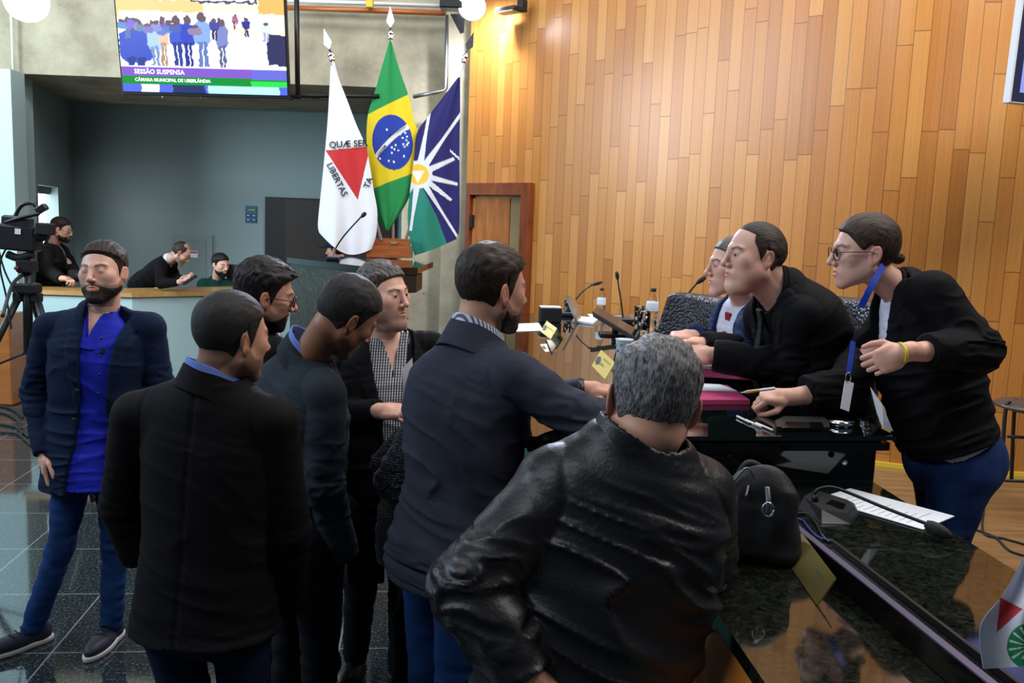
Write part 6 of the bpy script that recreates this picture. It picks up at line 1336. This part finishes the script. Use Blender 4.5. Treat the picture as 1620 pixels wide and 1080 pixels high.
x, y = P_[:, 0], P_[:, 1]; c = np.tile([.80, .83, .92], (len(x), 1))
def e_(a, b): return (b[0]-a[0])*(y-a[1])-(b[1]-a[1])*(x-a[0])
A, B, D = (1583, 945), (1618, 963), (1576, 1001); c[(e_(A, B) > 0) & (e_(B, D) > 0) & (e_(D, A) > 0)] = [.62, .05, .06]
r_ = np.hypot(x-1630, y-1022); an = np.degrees(np.arctan2(y-1022, x-1630)) % 24; gg = (r_ < 37); c[gg] = [.01, .26, .09]; c[gg & (r_ < 34) & (an < 6)] = [.78, .84, .86]; c[gg & (y > 1022+20)] = [.01, .26, .09]
W4 = W3+V(0, .002, 0); ob = mesh_np('flag_cloth', np.concatenate([W3, W4]), np.concatenate([q_, q_[:, ::-1]+len(W3)]), M['flagcloth'], rt, ORG[rt.name], np.concatenate([c, c])); ORG[ob.name] = ORG[rt.name]
mb = MB(); b0 = V(o_[0]+.03, Yf+.01, ZG+.0); mb.tube([b0, at(1668, 840, Yf)], .004, 10); part(mb, 'pole', M['metal'], rt)
mb = MB(); mb.lathe(b0, [(.001, 0), (.045, 0), (.045, .012), (.008, .02), (.001, .02)], 28); part(mb, 'base', M['black'], rt)
# ------------------------------------------------------------------ chairs
def weave():
    m, nt, b = nmat('woven_black_leather'); tc = N(nt, 'ShaderNodeTexCoord'); b.inputs['Base Color'].default_value = (.008, .009, .016, 1); b.inputs['Roughness'].default_value = .36
    v_ = N(nt, 'ShaderNodeTexVoronoi'); v_.inputs['Scale'].default_value = 70; nt.links.new(tc.outputs['Object'], v_.inputs[0]); bp = N(nt, 'ShaderNodeBump'); bp.inputs['Strength'].default_value = 1; bp.inputs['Distance'].default_value = .006; bp.invert = True
    nt.links.new(v_.outputs['Distance'], bp.inputs['Height']); nt.links.new(bp.outputs[0], b.inputs['Normal']); return m
M['weave'] = weave()
def office_chair(lab, tl_, tr_, Y0, yaw, h=.62, grp='woven black office chairs behind the head table'):
    """back rest: tl_, tr_ top corners in the photograph"""
    cx = at((tl_+tr_)/2, 0, Y0)[0]; R_ = Rz(yaw); top_ = HCAM
    return cx, R_
def ochair(lab, px, py, Y0, yaw, w_=.23, seatz=None):
    p = at(px, py, Y0); R_ = Rz(yaw); zs = ZD+.55; base_ = V(p[0], p[1], ZD); rt = thing('office_chair', lab, 'chair', base_, 'woven black office chairs'); H_ = p[2]-zs-.08
    def bk_f(P):
        q = (P-V(p[0], p[1], zs+.08))@R_; y = q[:, 1]-.10*(q[:, 0]/w_)**2+.06*(q[:, 2]/H_)**2*1; wz = w_*(1-.14*np.clip(q[:, 2]/H_, 0, 1)**2)
        e = np.stack([q[:, 0]/wz*w_, y, q[:, 2]], 1); return rbox(e, (0, 0, H_/2), np.eye(3), (w_, .028, H_/2), .026)
    lo_, hi_ = base_+V(-.4, -.4, 0), base_+V(.4, .4, 1.5); v_, q_ = surf(bk_f, lo_, hi_, .009)
    ob = mesh_np('backrest', v_, q_, M['weave'], rt, base_); ORG[ob.name] = base_
    v_, q_ = surf(lambda P: bk_f(P-R_[:, 1]*-.025*1)-.004, lo_, hi_, .010); ob = mesh_np('back_shell', v_-0, q_, M['black'], rt, base_); ORG[ob.name] = base_
    s_c = V(p[0], p[1], zs)+R_@V(0, .24, 0)
    v_, q_ = surf(lambda P: rbox(P, s_c, R_, (w_+.01, .22, .045), .04), lo_, hi_, .012); ob = mesh_np('seat', v_, q_, M['weave'], rt, base_); ORG[ob.name] = base_
    mb = MB(); mb.tube([V(s_c[0], s_c[1], zs-.04), V(s_c[0], s_c[1], ZD+.10)], .028, 12); part(mb, 'gas_column', M['dark_metal'], rt)
    for i in range(5):
        a = i*2*math.pi/5+.3; e = V(math.cos(a), math.sin(a), 0); mb = MB(); mb.tube([V(s_c[0], s_c[1], ZD+.11), V(s_c[0], s_c[1], ZD+.07)+e*.28], [.024, .016], 8); lg = part(mb, 'leg', M['black'], rt)
        mb = MB(); cc_ = V(s_c[0], s_c[1], ZD+.029)+e*.28; mb.lathe(cc_-V(0, 0, 0), [(.001, -.012), (.028, -.012), (.028, .012), (.001, .012)], 16, np.stack([V(0, 0, 1), e, np.cross(V(0, 0, 1), e)], 1)); part(mb, 'caster', M['black_soft'], lg)
    return rt
ochair('empty office chair with woven black back beside the leaning microphone', 1104, 468, 4.35, 118)
ochair('office chair with woven black back behind the seated man in black', 1345, 474, 3.55, 112)
c0 = onz(1660, 800, ZD); rt = thing('stacking_chair', 'black tubular chair cut off by the right edge against the wood wall', 'chair', (c0[0], 4.9, ZD))
sp = at(1640, 642, 4.9); mb = MB(); mb.lathe(V(sp[0], 4.9, sp[2]), [(.001, -.03), (.16, -.028), (.215, -.012), (.22, .0), (.20, .012), (.001, .016)], 32); part(mb, 'seat', mat('dark_brown_seat', (.055, .040, .035), .35), rt)
for a, b, c_, nm in (((1598, 634, 4.85), (1590, 655, 4.85), (1584, 762, 4.80), 'leg'), ((1608, 632, 5.0), (1604, 660, 5.02), (1600, 760, 5.05), 'leg')):
    mb = MB(); mb.tube([at(*a), at(*b), at(*c_)], .011, 10, 16); part(mb, nm, M['black'], rt)
for i, (x0, y0, y1) in enumerate(((1594, 690, 697), (1590, 760, 764))):
    mb = MB(); mb.tube([at(x0, y0, 4.86), at(1690, y1, 4.86)], .009, 8); part(mb, 'stretcher', M['black'], rt)
for xx in (1690, 1700):
    mb = MB(); mb.tube([at(xx, 640, 4.9), at(xx+8, 770, 4.9)], .011, 10); part(mb, 'leg', M['black'], rt)
cable('black cable trailing over the parquet behind the woman', [onz(a, b, ZD+.006) for a, b in ((1545, 790), (1556, 800), (1556, 842), (1590, 852), (1640, 866))], .006, M['black_soft'])
cable('second black cable crossing the parquet to the right edge', [onz(a, b, ZD+.006) for a, b in ((1545, 838), (1575, 850), (1600, 872), (1650, 885))], .006, M['black_soft'])
# ------------------------------------------------------------------ video camera on its tripod
YV = 5.9; mm = .010
rt = thing('tripod', 'tall black camera tripod standing at the left edge', 'tripod', V(at(45, 500, YV)[0], YV, 0))
hp = at(44, 470, YV); hb = V(hp[0], YV, 0)
mb = MB(); mb.tube([at(43, 418, YV), at(45, 560, YV), ], [.030, .030], 12); part(mb, 'centre_column', M['black'], rt)
mb = MB(); mb.box(at(43, 456, YV), (.075, .06, .035), None, .012); part(mb, 'spider', M['black'], rt)
mb = MB(); mb.box(at(43, 421, YV), (.05, .06, .045), None, .012); hd_ = part(mb, 'pan_head', M['black'], rt)
mb = MB(); mb.lathe(at(26, 424, YV-.07), [(.001, .012), (.012, .012), (.014, 0), (.001, -.01)], 12, RX_); part(mb, 'red_knob', mat('red_knob', (.25, .03, .02), .4), hd_)
mb = MB(); mb.tube([at(40, 432, YV), at(20, 450, YV-.2), at(4, 500, YV-.45)], .012, 8, 12); part(mb, 'pan_bar', M['black'], rt)
for a_, nm in ((0, 'leg'), (1, 'leg'), (2, 'leg')):
    t_ = hp+V(*[(-.06, 0, 0), (.06, 0, 0), (0, .05, 0)][a_]); f_ = V(hp[0], YV, 0)+[V(-.62, -.25, .02), V(.55, -.30, .02), V(.05, .62, .02)][a_]; m_ = t_*.5+f_*.5
    mb = MB(); mb.tube([t_, m_], .024, 10); lg = part(mb, nm, M['black'], rt); mb = MB(); mb.tube([m_, f_], .016, 10); part(mb, 'lower_leg', M['dark_metal'], lg)
    mb = MB(); mb.tube([at(45, 556, YV), t_*.62+f_*.38], .009, 6); part(mb, 'brace', M['black'], rt)
    mb = MB(); mb.box(t_, (.03, .03, .03), None, .006); part(mb, 'leg_joint', M['black'], rt)
cv = at(42, 380, YV); rt = thing('video_camera', 'black broadcast video camera pointing right on the tripod', 'video camera', cv)
Rc_ = Rz(4)@Ry(4)
def vc(x, y, z): return at(x, y, YV+z)
mb = MB(); mb.box(vc(32, 376, 0), (.125, .07, .085), Rc_, .016); bd = part(mb, 'body', M['black'], rt)
mb = MB(); mb.tube([vc(12, 402, -.02), vc(30, 408, -.02), vc(52, 402, -.02)], .026, 10, 10); part(mb, 'shoulder_pad', M['black_soft'], rt)
mb = MB(); mb.box(vc(28, 350, 0), (.085, .055, .035), Rc_, .012); part(mb, 'top_housing', mat('dark_camera_top', (.03, .03, .045), .3), rt)
mb = MB(); mb.tube([vc(24, 342, 0), vc(34, 325, 0), vc(52, 322, 0), vc(64, 338, 0)], .014, 8, 20); part(mb, 'handle', M['black'], rt)
Rl = np.array(Vector((1, .0, .02)).to_track_quat('Z', 'Y').to_matrix())
mb = MB(); mb.lathe(vc(54, 370, -.01), [(.001, 0), (.045, 0), (.05, .04), (.045, .08), (.038, .09)], 20, Rl); part(mb, 'lens_barrel', M['black'], rt)
mb = MB(); mb.box(vc(72, 362, -.02), (.045, .055, .038), Rc_, .006); part(mb, 'lens_hood', M['black_soft'], rt)
mb = MB(); mb.box(vc(66, 330, -.02), (.035, .03, .022), Rz(10)@Ry(-35), .006); part(mb, 'viewfinder', M['black'], rt)
mb = MB(); mb.tube([vc(8, 352, -.05), vc(34, 344, -.06), vc(62, 338, -.06)], .012, 8, 12); part(mb, 'shotgun_microphone', M['dark_metal'], rt)
mb = MB(); mb.box(vc(6, 372, 0), (.035, .05, .07), Rc_, .008); part(mb, 'battery', mat('battery_blue_black', (.02, .02, .05), .3), rt)
mb = MB(); mb.box(vc(28, 366, -.075), (.018, .002, .018), Rc_); part(mb, 'white_tag', M['paper'], rt)
for i, pp in enumerate((((4, 356), (-4, 380), (8, 430), (30, 470)), ((10, 392), (0, 420), (10, 470), (18, 520)))):
    mb = MB(); mb.tube([vc(a, b, -.06) for a, b in pp], .006, 6, 24); part(mb, 'cable', M['black_soft'], rt)
for i, pts in enumerate((((-10, 640), (10, 644), (24, 650), (36, 660)), ((-10, 650), (14, 656), (30, 668), (34, 690)), ((-10, 668), (10, 672), (26, 676), (45, 690)), ((-10, 682), (12, 684), (28, 686), (50, 704)))):
    cable(('black floor cable right at the foot of the wooden plinth, uppermost of four', 'second black floor cable below the wooden plinth', 'third black floor cable below the wooden plinth', 'lowest of four black floor cables below the wooden plinth')[i], [onz(a, b, .012) for a, b in pts], .011, M['black_soft'], 'cables on the floor by the tripod')
c0 = onz(16, 642, 0); mb = MB(); z_ = at(8, 497, c0[1])[2]; mb.box((c0[0]-.49+.02, c0[1]+.16, z_/2+.001), (.49, .15, z_/2), None, .012); single(mb, 'wooden_plinth', M['brown_wood'], 'orange wooden plinth cut off by the left edge behind the tripod', 'plinth', (c0[0]-.42, c0[1]+.16, 0))
# ------------------------------------------------------------------ reception counter things
c0 = onz(232, 454, CZ); mb = MB(); r = 5.2/FPX*c0[1]; h = at(232, 431, c0[1])[2]-CZ; rt = thing('thermos_mug', 'white travel mug with black lid on the oak counter', 'mug', c0)
mb.lathe(c0+V(0, 0, .001), [(.001, 0), (r*.85, 0), (r, h), (.001, h)], 24); part(mb, 'mug_body', M['white'], rt)
mb = MB(); mb.lathe(c0+V(0, 0, h), [(.001, 0), (r*1.08, 0), (r*1.05, .03), (r*.6, .034), (r*.55, .05), (.001, .05)], 24); part(mb, 'lid', M['black'], rt)
c0 = onz(258, 453, CZ); mb = MB(); mb.box(c0+V(0, .02, .018), (.05, .03, .016), Rz(20), .006); single(mb, 'desk_gadget', mat('grey_gadget', (.12, .14, .18), .3), 'small grey device lying on the counter between mug and stooping man', 'device', c0)
sheet('papers', 'white sheets on the oak counter under the stooping man', 'paper', [(240, 452), (262, 450), (274, 454), (246, 456)], CZ+.001)
c0 = onz(370, 450, CZ); Yn = c0[1]+.05; rt = thing('computer_monitor', 'black computer monitor in front of the man in the green hoodie', 'monitor', (at(372, 440, Yn)[0], Yn, CZ))
p0 = at(374, 436, Yn); mb = MB(); mb.box((p0[0], Yn, p0[2]), ((at(391, 436, Yn)-at(358, 436, Yn))[0]/2, .015, (at(374, 418, Yn)-at(374, 453, Yn))[2]/2), Rz(-14), .004); part(mb, 'panel', M['black'], rt)
mb = MB(); mb.tube([(p0[0], Yn+.03, CZ+.001), (p0[0], Yn+.03, p0[2])], .015, 8); part(mb, 'stand', M['black'], rt)
c0 = onz(120, 447, CZ); cc_ = at(118, 434, 9.3); rt = thing('stills_camera', 'black stills camera in the hand of the man in the puffer jacket', 'camera', cc_)
mb = MB(); mb.box(cc_, (.06, .035, .045), Rz(20), .01); part(mb, 'body', M['black'], rt); mb = MB(); mb.lathe(cc_, [(.001, .1), (.032, .1), (.034, .02), (.001, .02)], 18, np.array(Vector((1, -.3, -.2)).to_track_quat('Z', 'Y').to_matrix())); part(mb, 'lens', M['black_soft'], rt)
ph = at(300, 443, 9.10); mb = MB(); mb.box(ph, (.012, .04, .075), Ry(55), .003); single(mb, 'mobile_phone', M['black'], 'black phone held up by the balding man at the counter', 'phone', ph)
M['sign_blue'] = mat('teal_blue_sign', lin(34, 104, 130), .5); M['sign_dark'] = mat('dark_blue_sign', lin(18, 56, 116), .5)
p0 = at(397, 339, rb-.02); hw, hh_ = (at(406, 339, rb)-at(388, 339, rb))[0]/2, (at(397, 325, rb)-at(397, 352, rb))[2]/2
rt = thing('wall_sign', 'small blue notice with four dark boxes on the recess wall', 'sign', (p0[0], rb-.006, p0[2]))
mb = MB(); mb.box((p0[0], rb-.008, p0[2]), (hw, .006, hh_)); part(mb, 'sign_board', M['sign_blue'], rt)
for i in (-1, 1):
    for j in (0, 1):
        mb = MB(); mb.box((p0[0]+i*hw*.5, rb-.015, p0[2]-hh_*(.15+.5*j)), (hw*.42, .003, hh_*.18)); bx_ = part(mb, 'notice_box', M['sign_dark'], rt)
        mb = MB(); mb.box((p0[0]+i*hw*.5, rb-.019, p0[2]-hh_*(.13+.5*j)), (hw*.22, .001, hh_*.05)); part(mb, 'notice_line', M['white'], bx_)
mb = MB(); mb.box((p0[0]+hw*.1, rb-.015, p0[2]+hh_*.52), (hw*.6, .002, hh_*.10)); part(mb, 'heading', mat('sign_heading', lin(150, 160, 90), .5), rt)
p0 = at(306, 402, rb-.05); mb = MB(); mb.box((p0[0], rb-.046, p0[2]), (.055, .003, .045)); rt = single(mb, 'warning_sticker', M['paper'], 'small white warning sticker with a red strip on the access panel', 'sticker', (p0[0], rb-.046, p0[2]))
mb = MB(); mb.box((p0[0], rb-.050, p0[2]+.025), (.05, .002, .012)); part(mb, 'red_strip', mat('sticker_red', (.5, .05, .05), .5), rt)
# ------------------------------------------------------------------ worn and held things
per = {o['label'][:18]: o for o in bpy.data.objects if o.get('category') == 'person'}
def who(s): return [o for o in bpy.data.objects if o.get('category') == 'person' and s in o['label']][0]
wo = who('woman in glasses')
mb = MB(); ln = [at(1396, 424, 2.70), at(1380, 448, 2.63), at(1366, 478, 2.58)]; 
def ribbon(pts, w_, d, n_=20):
    pts = resample(pts, n_); mb = MB(); d = np.array(d, float)
    for a, b in zip(pts[:-1], pts[1:]):
        t = b-a; s_ = np.cross(t, d); s_ /= np.linalg.norm(s_); mb.hexa([a-s_*w_, a+s_*w_, a+s_*w_+d, a-s_*w_+d, b-s_*w_, b+s_*w_, b+s_*w_+d, b-s_*w_+d])
    return mb
part(ribbon([at(1398, 420, 2.66), at(1386, 440, 2.62), at(1374, 462, 2.60), at(1362, 486, 2.60)], .010, (0, .003, 0)), 'lanyard', M['lanyard'], wo)
part(ribbon([at(1350, 540, 2.58), at(1346, 570, 2.56), at(1343, 590, 2.55)], .007, (0, .003, 0)), 'lanyard', M['lanyard'], wo)
rg = [at(1342+4*math.cos(a), 597+8*math.sin(a), 2.55) for a in np.linspace(0, 2*math.pi, 17)]; mb = MB(); mb.tube(rg, .0013, 6); part(mb, 'clip', M['metal'], wo)
mb = MB(); mb.prism([at(1337, 602, 2.55), at(1351, 606, 2.55), at(1343, 651, 2.54), at(1330, 646, 2.54)], V(0, .003, 0)); part(mb, 'badge', M['paper'], wo)
wr_ = at(1426, 557, 2.44); R_ = np.array(Vector(at(1385, 562, 2.44)-at(1432, 556, 2.44)).to_track_quat('Z', 'Y').to_matrix())
mb = MB(); mb.lathe(wr_+V(0, 0, -.001), [(.0335, -.005), (.0350, 0), (.0335, .005), (.032, 0), (.0335, -.005)], 28, R_@np.diag([1.05, .85, 1])); part(mb, 'wristband', mat('yellow_wristband', lin(214, 200, 60), .5), wo, 'yellow wristband')
mb = MB(); P0, P1_ = at(1172, 621, 2.64), at(1226, 614, 2.60); mb.tube([P0, P0*.7+P1_*.3, P1_], [.001, .0045, .0045], 10); pn_ = single(mb, 'ballpoint_pen', M['white'], 'white and orange ballpoint pen in the hand of the leaning woman', 'pen', P0)
mb = MB(); mb.tube([P0*.85+P1_*.15, P0*.45+P1_*.55], .0049, 10); part(mb, 'grip', mat('orange_grip', lin(216, 170, 100), .4), pn_)
mb = MB(); a0 = [at(x, y, Y) for x, y, Y in ((1377, 612, 2.52), (1396, 640, 2.50), (1413, 682, 2.50), (1398, 678, 2.50), (1388, 655, 2.51))]; mb.prism(a0, V(0, .002, 0)); single(mb, 'folded_paper', M['paper'], 'curved white paper hanging below the hand of the leaning woman', 'paper', a0[0])
mb = MB(); a0 = [at(x, y, Y) for x, y, Y in ((637, 582, 3.04), (652, 566, 3.06), (655, 640, 3.10), (637, 645, 3.06))]; mb.prism(a0, V(0, .002, 0)); single(mb, 'folded_paper', M['paper'], 'white paper held up by the man in the striped shirt', 'paper', a0[0])
p9 = who('tall man'); wr_ = at(917, 617, 2.86); R_ = np.array(Vector(V(1, .1, 0)).to_track_quat('Z', 'Y').to_matrix())
mb = MB(); mb.lathe(wr_, [(.030, -.012), (.034, -.010), (.034, .010), (.030, .012)], 24, R_); part(mb, 'wristwatch', M['black'], p9, 'black wristwatch')
mb = MB(); p1_ = who('navy jacket')
for x_, y_ in ((122, 618), (117, 664)):
    mb = MB(); mb.lathe(at(x_, y_, 3.575), [(.0085, -.006), (.009, 0), (.007, .002)], 14, RX_); part(mb, 'jacket_button', M['black'], p1_)
